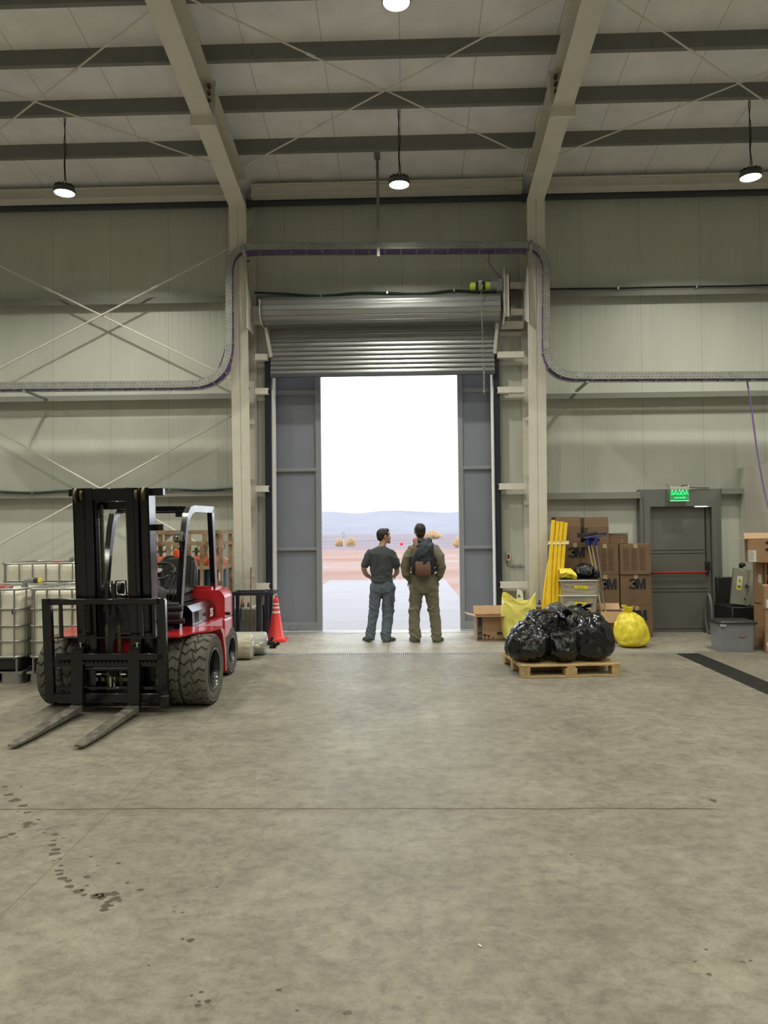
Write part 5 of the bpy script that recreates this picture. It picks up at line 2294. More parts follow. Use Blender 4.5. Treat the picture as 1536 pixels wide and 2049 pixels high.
def logo(parent, cx, y, cz, h):
    """the bold numeral and letter on the cartons"""
    b = MB()
    w = h * 1.50
    S = h
    pts = [(.02, .70), (.10, .86), (.30, .92), (.50, .86), (.55, .70), (.44, .55), (.28, .52)]
    pts2 = [(.28, .52), (.48, .47), (.58, .28), (.48, .13), (.28, .08), (.08, .14), (.0, .31)]
    th_ = .205

    def strip(P):
        n = len(P)
        vs = []
        for i, p in enumerate(P):
            a = Vector(P[max(0, i - 1)])
            c = Vector(P[min(n - 1, i + 1)])
            d = (c - a).normalized()
            nn = Vector((-d.y, d.x)) * th_ * .55
            for s in (1, -1):
                q = Vector(p) + nn * s
                for yy in (0, .0018):
                    vs.append(Vector((cx - w / 2 + q.x * S * 1.05 + .02 * S, y - .0018 + yy, cz - S / 2 + q.y * S)))
        fs = []
        for i in range(n - 1):
            o = i * 4
            fs += [(o, o + 2, o + 6, o + 4), (o + 1, o + 5, o + 7, o + 3), (o, o + 4, o + 5, o + 1), (o + 2, o + 3, o + 7, o + 6)]
        b.add(vs, fs)
    strip(pts)
    strip(pts2)
    mx = cx - w / 2 + .64 * S
    M_ = [(0, 0), (.235, 0), (.235, .52), (.345, 0), (.515, 0), (.625, .52), (.625, 0), (.86, 0), (.86, 1), (.575, 1), (.43, .42), (.285, 1), (0, 1)]
    b.prism([(p[0] * S, p[1] * S) for p in M_], (mx, y - .0018, cz - S / 2), (1, 0, 0), (0, 0, 1), (0, .0018, 0))
    return b.build('lettering', m_ink, parent, local=True, smooth=0)


def carton(x0, x1, y0, y1, z0, z1, label, deco=None, group='stacked cartons by the exit door', mat=None, rz=0.0, cat='cardboard box', lx=0.0):
    W, D, H = x1 - x0, y1 - y0, z1 - z0
    t = thing('cardboard_box', label, cat, ((x0 + x1) / 2, (y0 + y1) / 2, z0), rz, group)
    MB().bb(-W / 2, W / 2, -D / 2, D / 2, 0, H, .004).build('box_body', mat or m_card, t, local=True, smooth=0)
    tp = MB()
    tp.bb(-.03, .03, -D / 2 - .001, D / 2, H, H + .0015)
    tp.bb(-.03, .03, -D / 2 - .001, -D / 2, H - .07, H + .001)
    tp.build('packing_tape', m_tape, t, local=True, smooth=0)
    if deco == 'logo':
        logo(t, W * .05 + lx, -D / 2 - .0005, H * .70, .170)
    elif deco == 'text':
        pt = MB()
        for c in range(3):
            x = -W / 2 + .05 + c * (W - .10) / 3
            w_ = (W - .10) / 3 - .025
            rnd = random.Random(c + int(x0 * 100))
            for k in range(17):
                z = H - .07 - k * (H - .12) / 17
                pt.bb(x, x + w_ * rnd.uniform(.7, 1), -D / 2 - .0012, -D / 2, z - .006, z + .005)
        q = pt.build('printed_text', m_inkb, t, local=True, smooth=0)
        q['kind'] = 'stuff'
    return t


Yf = 12.28
carton(3.395, 3.89, Yf, 12.74, 0, .495, 'carton with bold lettering at the floor, right column next the exit door', 'logo')
carton(3.395, 3.885, Yf + .02, 12.74, .498, .988, 'carton with bold lettering, middle of the right column by the exit door', 'logo')
carton(3.39, 3.878, Yf, 12.73, .991, 1.475, 'carton covered in fine print, topmost of the column by the exit door', 'text')
carton(2.94, 3.385, Yf + .01, 12.74, 0, .495, 'carton at the floor of the middle column behind the broom handles', 'logo')
carton(2.935, 3.375, Yf + .01, 12.74, .498, .988, 'carton with bold lettering, middle height behind the broom handles', 'logo', lx=.03)
carton(2.945, 3.38, Yf + .03, 12.74, .991, 1.478, 'carton covered in fine print behind the broom handles', 'text')
carton(2.44, 2.93, Yf, 12.72, 0, .49, 'carton at the floor behind the clear storage crates', None)
carton(2.44, 2.925, Yf + .01, 12.72, .493, .985, 'carton at middle height behind the clear storage crates', None)
carton(2.445, 2.93, Yf, 12.72, .988, 1.50, 'carton with bold lettering behind the yellow foam tubes', 'logo')


def tall_flap(x0, x1, z0, z1, label):
    t = thing('cardboard_box', label, 'cardboard box', ((x0 + x1) / 2, 12.52, z0), 0, 'stacked cartons by the exit door')
    W, H = x1 - x0, z1 - z0
    MB().bb(-W / 2, W / 2, -.19, .19, 0, H * .62, .004).build('box_body', m_card, t, local=True, smooth=0)
    f = MB()
    f.add([Vector((x * W / 2, -.19 + q + .03 * l, H * .62 + l * H * .38)) for x in (-1, 1) for l in (0, 1) for q in (0, .006)],
          [(0, 1, 3, 2), (4, 6, 7, 5), (0, 4, 5, 1), (2, 3, 7, 6), (0, 2, 6, 4), (1, 5, 7, 3)])
    f.build('flap', m_card, t, local=True, smooth=0)
    f = MB()
    f.bb(-W / 2, -W / 2 + .006, -.18, .18, H * .62, H)
    f.build('flap', m_card, t, local=True, smooth=0)
    p = MB()
    p.bb(-W / 2 - .001, -W / 2 + .052, -.1915, -.19, .0, H * .60)
    for k in range(4):
        p.bb(-W / 2 - .001, -W / 2 + .05, -.192, -.1910, H * .1 + k * .06, H * .1 + k * .06 + .02)
    p.build('printed_strip', M('print_dark', (.055, .05, .045), .7), t, local=True, smooth=0)


tall_flap(2.40, 2.79, 1.502, 1.915, 'open-topped carton on top of the pile above the foam tubes')
tall_flap(2.85, 3.235, 1.48, 1.905, 'open-topped carton on top of the pile above the broom heads')
t = thing('archive_box', 'small brown archive box with round finger hole on top of the cartons', 'box', (3.40, 12.50, 1.48), radians(-6))
MB().bb(-.155, .155, -.14, .14, 0, .15, .003).build('box_body', m_card, t, local=True, smooth=0)
b = MB()
b.box((0, 0, .160), (.32, .30, .008), Ry(radians(-2)))
b.build('lid', m_black, t, local=True, smooth=0)
b = MB()
b.bb(-.157, -.154, -.14, .14, 0, .15)
b.bb(-.04, .15, -.1415, -.14, .095, .10)
b.bb(-.04, .15, -.1415, -.14, .045, .05)
b.build('printed_panel', m_inkb, t, local=True, smooth=0)
MB().cyl((.065, -.1425, .045), (.065, -.14, .045), .008, n=12).build('label_dot', m_label, t, local=True)

# ================================================================== yellow foam tubes
m_foam = M('foam_yellow', (0.78, 0.52, 0.010), 0.48, var=.10, scale=7, bump=.35, bscale=16)
b_ = [(2.365, 11.86), (2.305, 11.85), (2.245, 11.86), (2.185, 11.86), (2.125, 11.90), (2.08, 11.97)]
t_ = [(2.525, 12.17, 1.82), (2.462, 12.17, 1.835), (2.400, 12.17, 1.84), (2.335, 12.17, 1.86), (2.40, 12.232, 1.60), (2.335, 12.235, 1.50)]
nm = ('rightmost', 'second from the right', 'third from the right', 'fourth from the right', 'fifth from the right, set behind', 'leftmost, set behind')
for i, (p, q) in enumerate(zip(b_, t_)):
    p3, q3 = Vector((p[0], p[1], 0.012)), Vector(q)
    d = (q3 - p3).normalized()
    s = Vector((1, 0, 0))
    s = (s - d * s.dot(d)).normalized()
    u = d.cross(s)
    m = MB()
    prf = rrect(.060, .060, .018, 3)
    L_ = (q3 - p3).length
    N = 40
    vs, fs = [], []
    for k in range(N + 1):
        c = p3 + d * (L_ * k / N)
        wob = noise.noise(Vector((i * 3, k * .35, 0))) * .004
        pin = .90 if abs(k / N - .82) < .03 else 1.0
        bow = sin(pi * k / N) * .03
        for a in prf:
            vs.append(c + s * (a[0] * pin + wob - bow) + u * a[1] * pin)
    n_ = len(prf)
    for k in range(N):
        for j in range(n_):
            fs.append((k * n_ + j, k * n_ + (j + 1) % n_, (k + 1) * n_ + (j + 1) % n_, (k + 1) * n_ + j))
    fs += [tuple(range(n_)), tuple(N * n_ + j for j in range(n_))]
    m.add(vs, fs)
    tag(m.build('foam_tube', m_foam, smooth=50), 'yellow foam tube leaning by the right column, ' + nm[i], 'foam tube', 'yellow foam tubes')
tp = MB()
c0 = Vector((2.245, 11.86, .012)).lerp(Vector((2.40, 12.17, 1.84)), .815)
tp.prism([(-.155, -.036), (.160, -.036), (.160, .036), (-.155, .036)], c0 + Vector((.015, .0, -.025)), (1, 0, 0), (0, .985, -.17), (.01, .02, .052))
tag(tp.build('tape_band', M('tape_clear', (.66, .58, .36), .18, coat=.6, bump=.3, bscale=30), smooth=30), 'band of clear tape holding the yellow foam tubes together', 'tape')

# ================================================================== storage crates
m_clear = M('clear_plastic', (0.56, 0.55, 0.50), 0.25, alpha=.30, coat=.3)
m_rimw = M('crate_rim', (0.60, 0.60, 0.57), 0.35)
m_manila = M('manila_paper', (0.56, 0.40, 0.17), 0.7, var=.1)
m_man2 = M('yellow_card', (0.72, 0.42, 0.06), 0.6)
m_ylab = M('yellow_label', (0.72, 0.66, 0.02), 0.45)


def crate(z0, H, W, D, label, lid, content, lab=True, dx=0.0):
    t = thing('storage_crate', label, 'storage crate', (2.63 + dx, 12.0, z0), 0, 'clear storage crates')
    b = MB()
    k = .90
    th = .004
    for s in (-1, 1):
        b.prism([(-W / 2 * k, 0), (W / 2 * k, 0), (W / 2, H), (-W / 2, H)], (0, s * D / 2, 0), (1, 0, 0), (0, 0, 1), (0, -s * th, 0))
        b.add([(s * W / 2 * k, -D / 2, 0), (s * W / 2 * k, D / 2, 0), (s * W / 2, D / 2, H), (s * W / 2, -D / 2, H),
               (s * (W / 2 * k - th), -D / 2, 0), (s * (W / 2 * k - th), D / 2, 0), (s * (W / 2 - th), D / 2, H), (s * (W / 2 - th), -D / 2, H)],
              [(0, 1, 2, 3), (7, 6, 5, 4), (0, 3, 7, 4), (1, 5, 6, 2), (0, 4, 5, 1), (3, 2, 6, 7)])
    b.bb(-W / 2 * k, W / 2 * k, -D / 2, D / 2, 0, th)
    b.build('crate_body', m_clear, t, local=True, smooth=0)
    r = MB()
    r.tube([(p[0], p[1], H) for p in rrect(W + .02, D + .02, .04, 4)], .010, n=8, closed=True)
    r.build('rim', m_rimw, t, local=True)
    if lid:
        MB().bb(-W / 2 - .008, W / 2 + .008, -D / 2 - .008, D / 2 + .008, H + .004, H + .022, .006).build('lid', lid, t, local=True)
    if content == 'folders':
        for i in range(5):
            c = MB()
            c.box((.03 * ((i % 2) - .5), -.02, .025 + i * .038), (W * .76, D * .8, .026), Rz(radians(-3 + 2 * i)) @ Ry(radians((-4, 3, -2, 4, -3)[i])), .002)
            c.build('folder', m_manila, t, local=True, smooth=0)
    elif content == 'cards':
        c = MB()
        c.box((.13, -D / 2 + .05, .17), (.11, .02, .34), Ry(radians(14)), .002)
        c.build('yellow_card', m_man2, t, local=True, smooth=0)
        c = MB()
        c.box((-.03, -D / 2 + .03, .05), (.36, .012, .07), Ry(radians(18)), .002)
        c.build('yellow_card', m_man2, t, local=True, smooth=0)
        c = MB()
        c.bb(-.20, .18, -.05, .12, .01, .24, .01)
        c.build('folder', m_manila, t, local=True, smooth=0)
        c = MB()
        c.cyl((-.10, -.10, .22), (-.10, -.09, .22), .07, n=20)
        c.build('paper_disc', m_label, t, local=True)
    elif content == 'dull':
        MB().bb(-W * .38, W * .38, -D * .4, D * .4, .01, H * .7, .01).build('folder', m_manila, t, local=True, smooth=0)
    if lab:
        lw, lh, lx, lz = lab
        q = MB().box((lx, -D / 2 - .002, lz), (lw, .002, lh), Ry(radians(3))).build('label_strip', m_ylab, t, local=True, smooth=0)
        dd = MB()
        for k_ in range(7):
            dd.box((lx - lw * .25 + k_ * lw * .08, -D / 2 - .0035, lz - .001 * k_), (lw * .05, .001, lh * .35), Ry(radians(3)))
        dd.build('label_print', M('print_olive', (.20, .22, .02), .6), q, local=True, smooth=0)
    return t


crate(0, .30, .54, .38, 'clear storage crate at the bottom of the stack behind the bags', m_rimw, 'dull', False)
crate(.328, .375, .545, .38, 'clear storage crate holding a bright yellow card, middle of the stack', None, 'cards', (.18, .036, .02, .26), .0)
crate(.708, .225, .555, .38, 'clear storage crate full of folders under a black lid', m_black, 'folders', (.20, .044, .02, .125), .015)
bag('black_bag', (2.765, 12.0, .958), (.165, .14), .225, 'crumpled black bag lying on the storage crate stack', m_bag, 31, None, (0, 0), 'bag', crease=1.4)
bag('black_bag', (2.915, 11.90, .958), (.055, .055), .14, 'small black bag knot at the right end of the crate lid', m_bag, 33, None, (0, 0), 'bag')
t = thing('yellow_bag', 'crumpled yellow bag hanging over the crate lid edge', 'bag', (2.50, 11.95, .957))
b = MB()


def yy(u, v):
    a = 2 * pi * u
    r0 = .085 + .02 * sin(v * 3) - .02 * v
    x = -.14 + v * .24
    k = 1 + .18 * sin(a * 4 + v * 3) * v ** 2 + .2 * noise.noise(Vector((cos(a) * 2, sin(a) * 2, v * 4)))
    y = cos(a) * r0 * k
    z = .075 + sin(a) * r0 * .85 * k
    if v > .75:
        f = (v - .75) / .25
        z -= f * .05
        y -= f * .10
    return Vector((x, y, max(.002, z) if v < .8 else z))


b.grid(yy, 48, 30, wrap=True)
b.build('sack', m_yel, t, local=True, smooth=60)

# ================================================================== brooms and squeegees
ob2 = open_box('cardboard_box', (3.10, 11.80, 0), .34, .26, .475, 'open cardboard box holding the broom and squeegee handles',
               {'f': (.17, 172), 'r': (.13, 70), 'b': (.12, 40)}, radians(-3))
m_pole = M('pole_wood', (0.44, 0.33, 0.17), 0.5, var=.2, scale=6)
m_polem = M('pole_metal', (0.36, 0.36, 0.36), 0.3, .8)
m_bris = M('bristle_dark', (0.02, 0.018, 0.03), 0.7, bump=.4, bscale=80)
m_blue = M('socket_blue', (0.012, 0.03, 0.24), 0.35)
m_viol = M('squeegee_violet', (0.09, 0.06, 0.20), 0.35)


def broom(foot, top, pole, head, label, name, cat):
    t = thing(name, label, cat, foot, 0, 'brooms and squeegees in the box')
    f, q = Vector(foot), Vector(top)
    MB().cyl((0, 0, 0), q - f, .0125, n=10).build('handle', pole, t, local=True)
    d = (q - f)
    dn = d.normalized()
    kind, w, ang, colh = head
    R = Ry(radians(ang))
    c = d + dn * .03
    if kind == 'broom':
        b = MB()
        b.box(c, (w, .055, .03), R, .008)
        b.build('head', colh, t, local=True)
        b = MB()
        b.box(c + Vector((0, 0, .035)), (w * .98, .05, .045), R, .006)
        b.build('bristles', m_bris, t, local=True)
    else:
        b = MB()
        b.box(c + Vector((0, 0, .012)), (w, .03, .028), R, .006)
        b.build('head', colh, t, local=True)
        b = MB()
        b.box(c + Vector((0, 0, .036)), (w * 1.0, .012, .022), R, .002)
        b.build('rubber_blade', m_black, t, local=True)
    s = MB()
    s.cyl(d - dn * .10, d + dn * .02, .022, .03, n=12)
    s.build('socket', m_blue, t, local=True)
    return t


broom((3.04, 11.80, .03), (2.845, 12.12, 1.555), m_pole, ('broom', .30, 8, m_bris), 'wooden-handled broom with dark head, its head furthest left', 'broom', 'broom')
broom((3.10, 11.76, .03), (2.90, 12.17, 1.57), m_pole, ('broom', .26, -8, m_viol), 'wooden-handled broom with violet head tilted behind the squeegee', 'broom', 'broom')
broom((3.08, 11.82, .03), (2.955, 12.05, 1.56), m_polem, ('squeegee', .36, -7, m_viol), 'metal-handled squeegee with long violet head and blue socket', 'squeegee', 'squeegee')
broom((3.02, 11.76, .03), (2.925, 12.22, 1.50), m_polem, ('squeegee', .28, 4, m_black), 'metal-handled squeegee with black head behind the others', 'squeegee', 'squeegee')
MB_ = MB()
MB_.cyl((3.17, 11.74, .02), (2.955, 12.225, 1.08), .012, n=10)
tag(MB_.build('wooden_pole', m_pole), 'bare wooden pole leaning in the box, furthest right', 'pole', 'brooms and squeegees in the box')

# ================================================================== lidded bin
t = thing('storage_bin', 'grey translucent bin with black lid beside the exit door', 'storage bin', (4.575, 10.98, 0), radians(-3))
b = MB()
W, D, H = .50, .44, .385


def rr_prism(mb, w0, d0, w1, d1, z0, z1, r=.05):
    A = rrect(w0, d0, r, 4)
    B = rrect(w1, d1, r, 4)
    n = len(A)
    vs = [Vector((p[0], p[1], z0)) for p in A] + [Vector((p[0], p[1], z1)) for p in B]
    mb.add(vs, [(i, (i + 1) % n, n + (i + 1) % n, n + i) for i in range(n)] + [tuple(range(n)), tuple(range(n, 2 * n))])


rr_prism(b, W * .92, D * .90, W, D, 0, H)
b.build('bin_body', M('bin_grey', (.27, .285, .325), .25, alpha=.88, coat=.4, var=.12, scale=3), t, local=True)
b = MB()
rr_prism(b, W + .045, D + .045, W + .045, D + .045, H, H + .022)
rr_prism(b, W + .01, D + .01, W - .02, D - .02, H + .022, H + .038)
b.build('lid', M('lid_black', (.03, .032, .036), .4), t, local=True)
MB().bb(-W / 2 + .01, -W / 2 + .09, -D / 2 - .022, -D / 2 - .004, H - .035, H - .002, .004).build('clip', M('clip_pale', (.5, .52, .58), .35), t, local=True)
b = MB()
b.ell((.06, -D / 2 + .006, .215), (.055, .006, .018), nu=16, nv=8)
lo_ = b.build('label', M('label_red', (.20, .03, .05), .4), t, local=True)
MB().bb(.02, .10, -D / 2 - .002, -D / 2 + .0, .211, .220).build('label_print', M('lab_pale', (.55, .5, .5), .5), lo_, local=True)

# ================================================================== carton stack at the right edge
g2 = 'worn cartons by the partition'
carton(5.06, 5.50, 11.04, 11.38, 0, .615, 'tall worn carton on the floor at the back of the right-hand stack', None, g2, m_card2)
qb = open_box('cardboard_box', (5.28, 11.21, .62), .44, .34, .60, 'worn carton with cut-open front holding dark round tins', {}, 0, m_card2, group=g2)
# replace its front by side strips so that the tins show
for ch_ in list(qb.children):
    if ch_.name.startswith('box_body'):
        bpy.data.objects.remove(ch_)
b = MB()
th = .008
b.bb(-.22, .22, -.17, .17, 0, th)
b.bb(-.22, .22, .162, .17, 0, .60)
b.bb(-.22, -.212, -.17, .17, 0, .60)
b.bb(.212, .22, -.17, .17, 0, .60)
b.bb(-.22, -.175, -.17, -.162, 0, .60)
b.bb(-.22, .22, -.17, -.162, 0, .27)
b.bb(-.22, .22, -.17, .17, .592, .60)
b.build('box_body', m_card2, qb, local=True, smooth=0)
MB().bb(-.2225, -.2205, -.10, .0, .30, .42).build('shipping_label', m_label, qb, local=True, smooth=0)
t = thing('tin', 'black tin with white lid inside the cut-open carton', 'tin', (5.24, 11.16, .63))
MB().cyl((0, 0, 0), (0, 0, .33), .10, n=28).build('can_body', m_black, t, local=True)
MB().cyl((0, 0, .33), (0, 0, .40), .104, n=28).build('lid', m_label, t, local=True)
carton(4.915, 5.415, 10.52, 10.88, 0, .30, 'worn carton on the floor, bottom of the front stack at right edge', None, g2, m_card2, radians(-19))
c2 = carton(4.925, 5.425, 10.52, 10.88, .303, .60, 'worn carton in the middle of the front stack at right edge', None, g2, m_card2, radians(-21))
c3 = carton(4.905, 5.405, 10.52, 10.88, .603, .92, 'worn carton with white shipping label, top of the front stack', None, g2, m_card2, radians(-19))
MB().bb(-.225, -.155, -.183, -.1805, .02, .13).build('shipping_label', m_label, c3, local=True, smooth=0)
MB().bb(-.18, -.15, -.183, -.1805, .22, .27).build('shipping_label', m_label, c3, local=True, smooth=0)
b = MB()
b.ell((-.17, -.18, .13), (.07, .004, .05), nu=12, nv=6)
b.ell((-.20, -.18, .08), (.03, .004, .08), nu=12, nv=6)
cb1 = [o for o in bpy.data.objects if o.get('label', '').startswith('worn carton on the floor, bottom of the front')][0]
b.build('torn_film', m_label, cb1, local=True)
c4 = open_box('cardboard_box', (5.10, 11.0, 1.225), .54, .40, .325, 'open carton with bold numeral and paper note, topmost at the right edge', {'l': (.17, 86), 'b': (.16, 60)}, radians(-18), m_card2, group=g2)
logo(c4, .07, -.2005, .225, .15)
nt_ = MB().bb(-.268, -.165, -.203, -.2005, .01, .17).build('paper_note', m_label, c4, local=True, smooth=0)
b = MB()
for k_ in range(9):
    b.bb(-.262, -.262 + .085 * (.6 + .4 * ((k_ * 7) % 5) / 5), -.2045, -.203, .15 - k_ * .015, .154 - k_ * .015)
b.build('note_print', m_inkb, nt_, local=True, smooth=0)['kind'] = 'stuff'

# ================================================================== leaning switch cabinet, black machine and tyre behind it
t = thing('switch_cabinet', 'grey-beige electrical cabinet with yellow warning sticker, leaning by the cartons', 'cabinet', (5.06, 11.86, .52))
m_cab = M('cabinet_beige', (0.30, 0.29, 0.24), .45, var=.05)
R = Ry(radians(7)) @ Rz(radians(-14)) @ Rx(radians(-4))


def cb_(c, s, name, mat, bev=.004, par=None):
    m = MB()
    m.box(R @ Vector(c), s, R, bev)
    return m.build(name, mat, par or t, local=True, smooth=30)


cb_((0, .07, .30), (.24, .14, .56), 'cabinet_body', m_cab)
dr = cb_((-.02, -.006, .30), (.20, .012, .55), 'door', m_cab)
st_ = cb_((-.03, -.0135, .35), (.075, .002, .21), 'warning_sticker', m_label, 0, dr)
m = MB()
m.prism([(-.03, 0), (.03, 0), (0, .085)], R @ Vector((-.03, -.0150, .36)), R @ Vector((1, 0, 0)), R @ Vector((0, 0, 1)), R @ Vector((0, -.001, 0)))
m.build('warning_triangle', m_ylab, dr, local=True, smooth=0)
m = MB()
m.prism([(-.006, 0), (.008, .0), (-.002, .03), (.006, .03), (-.006, .055), (-.0, .034), (-.008, .034)], R @ Vector((-.03, -.0165, .368)), R @ Vector((1, 0, 0)), R @ Vector((0, 0, 1)), R @ Vector((0, -.001, 0)))
m.build('warning_bolt', m_black, dr, local=True, smooth=0)
cb_((-.03, -.0150, .29), (.062, .002, .065), 'yellow_panel', m_ylab, 0, dr)
cb_((-.03, -.0165, .295), (.03, .002, .02), 'panel_print', m_black, 0, dr)
cb_((.066, -.018, .335), (.014, .02, .03), 'lock', m_black, .002, dr)
cb_((.06, -.018, .12), (.014, .02, .03), 'lock', m_black, .002, dr)
cb_((.08, -.02, .31), (.07, .02, .016), 'handle', m_black, .004, dr)
cb_((.0, -.014, .54), (.05, .002, .008), 'name_plate', m_label, 0, dr)
t = thing('black_machine', 'black squat machine standing behind the leaning cabinet', 'machine', (5.12, 12.2, 0))
MB().bb(4.93, 5.36, 11.82, 12.50, .06, .515, .02).build('housing', M('machine_black', (.006, .006, .007), .6), t)
for x in (4.99, 5.30):
    for y in (11.9, 12.42):
        MB().cyl((x - .02, y, .04), (x + .02, y, .04), .04, n=12).build('wheel', m_black, t)
MB().bb(4.95, 5.36, 12.40, 12.50, .50, .93, .012).build('back_panel', M('machine_panel', (.012, .013, .013), .6), t)
MB().cyl((5.20, 12.1, .50), (5.20, 12.1, 1.12), .03, n=12).build('post', m_black, t)
MB().ell((5.20, 12.05, 1.14), (.05, .05, .035)).build('knob', m_black, t)
t = thing('round_hoop', 'grey round hoop leaning edge-on beside the exit door frame', 'hoop', (4.895, 12.62, 0))
b = MB()
b.tube([(0, .12 * 0 + .30 * cos(a) * .42, .33 + .31 * sin(a)) for a in [2 * pi * i / 40 for i in range(40)]], .022, n=10, closed=True)
b.build('hoop_ring', m_grey, t, local=True)

# ================================================================== stains on the floor
def gp(u, v):
    """point of the floor seen from the standing place, used to lay out the spill trail"""
    a, bb_ = u - 768., 1024.5 - v
    c, s = cos(radians(.6)), sin(radians(.6))
    d = Vector(((c * a + s * bb_) / FPX, 1, (-s * a + c * bb_) / FPX))
    d = Matrix.Rotation(radians(1.51), 3, 'X') @ d
    d = Matrix.Rotation(radians(1.56), 3, 'Z') @ d
    k = -1.70 / d.z
    return Vector((d.x * k, d.y * k, 0))


drops = [(10, 1574, 6), (18, 1590, 9), (30, 1601, 11), (47, 1612, 9), (42, 1574, 3), (36, 1624, 3), (54, 1626, 7), (56, 1648, 10), (52, 1655, 7), (77, 1640, 4), (70, 1649, 4),
         (8, 1675, 7), (24, 1669, 8), (33, 1675, 3), (98, 1659, 5), (88, 1666, 4), (110, 1670, 7), (127, 1677, 3), (108, 1682, 5), (105, 1691, 8), (113, 1700, 9), (108, 1709, 11),
         (120, 1719, 5), (108, 1722, 3), (122, 1732, 5), (115, 1742, 6), (124, 1742, 4), (120, 1749, 7), (126, 1758, 10), (137, 1763, 7), (140, 1774, 9), (157, 1784, 10), (165, 1781, 5),
         (174, 1755, 7), (174, 1772, 4), (168, 1791, 6), (255, 1767, 4), (280, 1781, 7), (182, 1714, 4), (236, 1727, 5), (195, 1732, 3), (197, 1793, 14), (212, 1790, 10),
         (228, 1788, 10), (232, 1798, 10), (212, 1812, 10), (208, 1820, 9), (218, 1804, 8), (190, 1791, 8), (240, 1803, 5), (224, 1812, 5), (203, 1797, 9),
         (365, 1879, 4), (381, 1882, 8), (403, 1985, 5), (396, 2012, 8), (416, 2004, 7), (398, 2004, 4), (383, 1992, 4), (696, 2026, 9), (558, 1981, 6), (594, 2022, 4),
         (348, 1824, 3), (365, 1826, 3), (297, 1932, 3), (434, 1775, 4), (1142, 1710, 3), (1418, 1950, 6), (1390, 1924, 4), (1486, 1925, 5), (1500, 1922, 4), (1412, 1900, 4), (1425, 1601, 7), (1430, 1605, 4)]
b = MB()
rnd = random.Random(3)
for (u, v, s) in drops:
    c = gp(u, v)
    k = (c - gp(u + s, v)).length
    n = 14
    ph = rnd.random() * 6
    ring = [Vector((c.x + k * cos(2 * pi * i / n) * (1 + .25 * sin(3 * 2 * pi * i / n + ph)), c.y + k * .9 * sin(2 * pi * i / n) * (1 + .2 * sin(2 * 2 * pi * i / n + ph * 2)), .0006)) for i in range(n)]
    top = [Vector((c.x + (p.x - c.x) * .8, c.y + (p.y - c.y) * .8, .0014)) for p in ring]
    b.add(ring + top, [(i, (i + 1) % n, n + (i + 1) % n, n + i) for i in range(n)] + [tuple(range(n, 2 * n)), tuple(range(n - 1, -1, -1))])
tag(b.build('spill_drops', M('wet_spill', (0.085, 0.070, 0.048), .30), smooth=0), 'trail of dark wet drops on the floor at lower left', 'spill', kind='stuff')
b = MB()
for (u, v, s, f) in ((1360, 1395, 20, .5), (1318, 1420, 16, .5), (1448, 1420, 16, .5), (524, 1366, 14, .35), (525, 1557, 14, .6), (500, 1367, 9, .35), (1405, 1606, 18, .7)):
    c = gp(u, v)
    k = (c - gp(u + s, v)).length
    n = 24
    ph = rnd.random() * 6
    b.add([Vector((c.x + k * cos(2 * pi * i / n) * (1 + .15 * sin(3 * 2 * pi * i / n + ph)), c.y + k * sin(2 * pi * i / n) * (1 + .12 * sin(5 * 2 * pi * i / n + ph)), .0005)) for i in range(n)], [tuple(range(n))])
tag(b.build('oil_patches', M('oil_patch', (0.235, 0.215, 0.175), .5, var=.4, scale=14), smooth=0), 'faint round oil patches on the concrete floor', 'stain', kind='stuff')
b = MB()
p0, p1 = gp(957, 1891), gp(963, 1896)
b.beam(p0 + Vector((0, 0, .003)), p1 + Vector((0, 0, .003)), .006, .004)
tag(b.build('wood_splinter', M('splinter', (.75, .68, .50), .6), smooth=0), 'tiny pale splinter lying on the floor in the foreground', 'splinter')

# ================================================================== people
m_skin = M('skin', (0.42, 0.235, 0.165), 0.5, var=.06, scale=20)
m_hair = M('hair_dark', (0.020, 0.015, 0.012), 0.6, var=.3, scale=60, bump=.3, bscale=140)
m_hair2 = M('hair_brown', (0.022, 0.016, 0.013), 0.55, var=.3, scale=60, bump=.3, bscale=140)
m_tee = M('tshirt_slate', (0.042, 0.052, 0.058), 0.85, var=.12, scale=10, bump=.12, bscale=160, sheen=.2)
m_jean = M('jeans_blue', (0.115, 0.150, 0.195), 0.85, var=.22, scale=9, bump=.12, bscale=180)
m_over = M('coverall_olive', (0.165, 0.154, 0.110), 0.8, var=.14, scale=8, bump=.1, bscale=120)
m_boot = M('boot_tan', (0.19, 0.16, 0.125), 0.7, var=.3, scale=14)
m_sole = M('boot_sole', (0.09, 0.08, 0.07), 0.8)


def limb(mb, pts, rad, n=16, flat=1.0):
    """tapering limb through joint points, smoothed between them"""
    P3 = [Vector(p) for p in pts]
    out, rr = [], []
    for i in range(len(P3) - 1):
        p0 = P3[max(i - 1, 0)]
        p1, p2 = P3[i], P3[i + 1]
        p3 = P3[min(i + 2, len(P3) - 1)]
        for j in range(6):
            t_ = j / 6
            out.append(.5 * ((2 * p1) + (p2 - p0) * t_ + (2 * p0 - 5 * p1 + 4 * p2 - p3) * t_ * t_ + (3 * p1 - p0 - 3 * p2 + p3) * t_ ** 3))
            s = t_ * t_ * (3 - 2 * t_)
            rr.append(rad[i] * (1 - s) + rad[i + 1] * s)
    out.append(P3[-1])
    rr.append(rad[-1])
    mb.tube(out, rr, n=n)
    mb.ell(P3[0], (rad[0],) * 3, nu=12, nv=8)
    mb.ell(P3[-1], (rad[-1],) * 3, nu=12, nv=8)


def torso(mb, secs):
    """stack of elliptic sections (x, y, z, half width, half depth)"""
    mb.rings([((x, y, z), (a, 0, 0), (0, b, 0)) for x, y, z, a, b in secs])


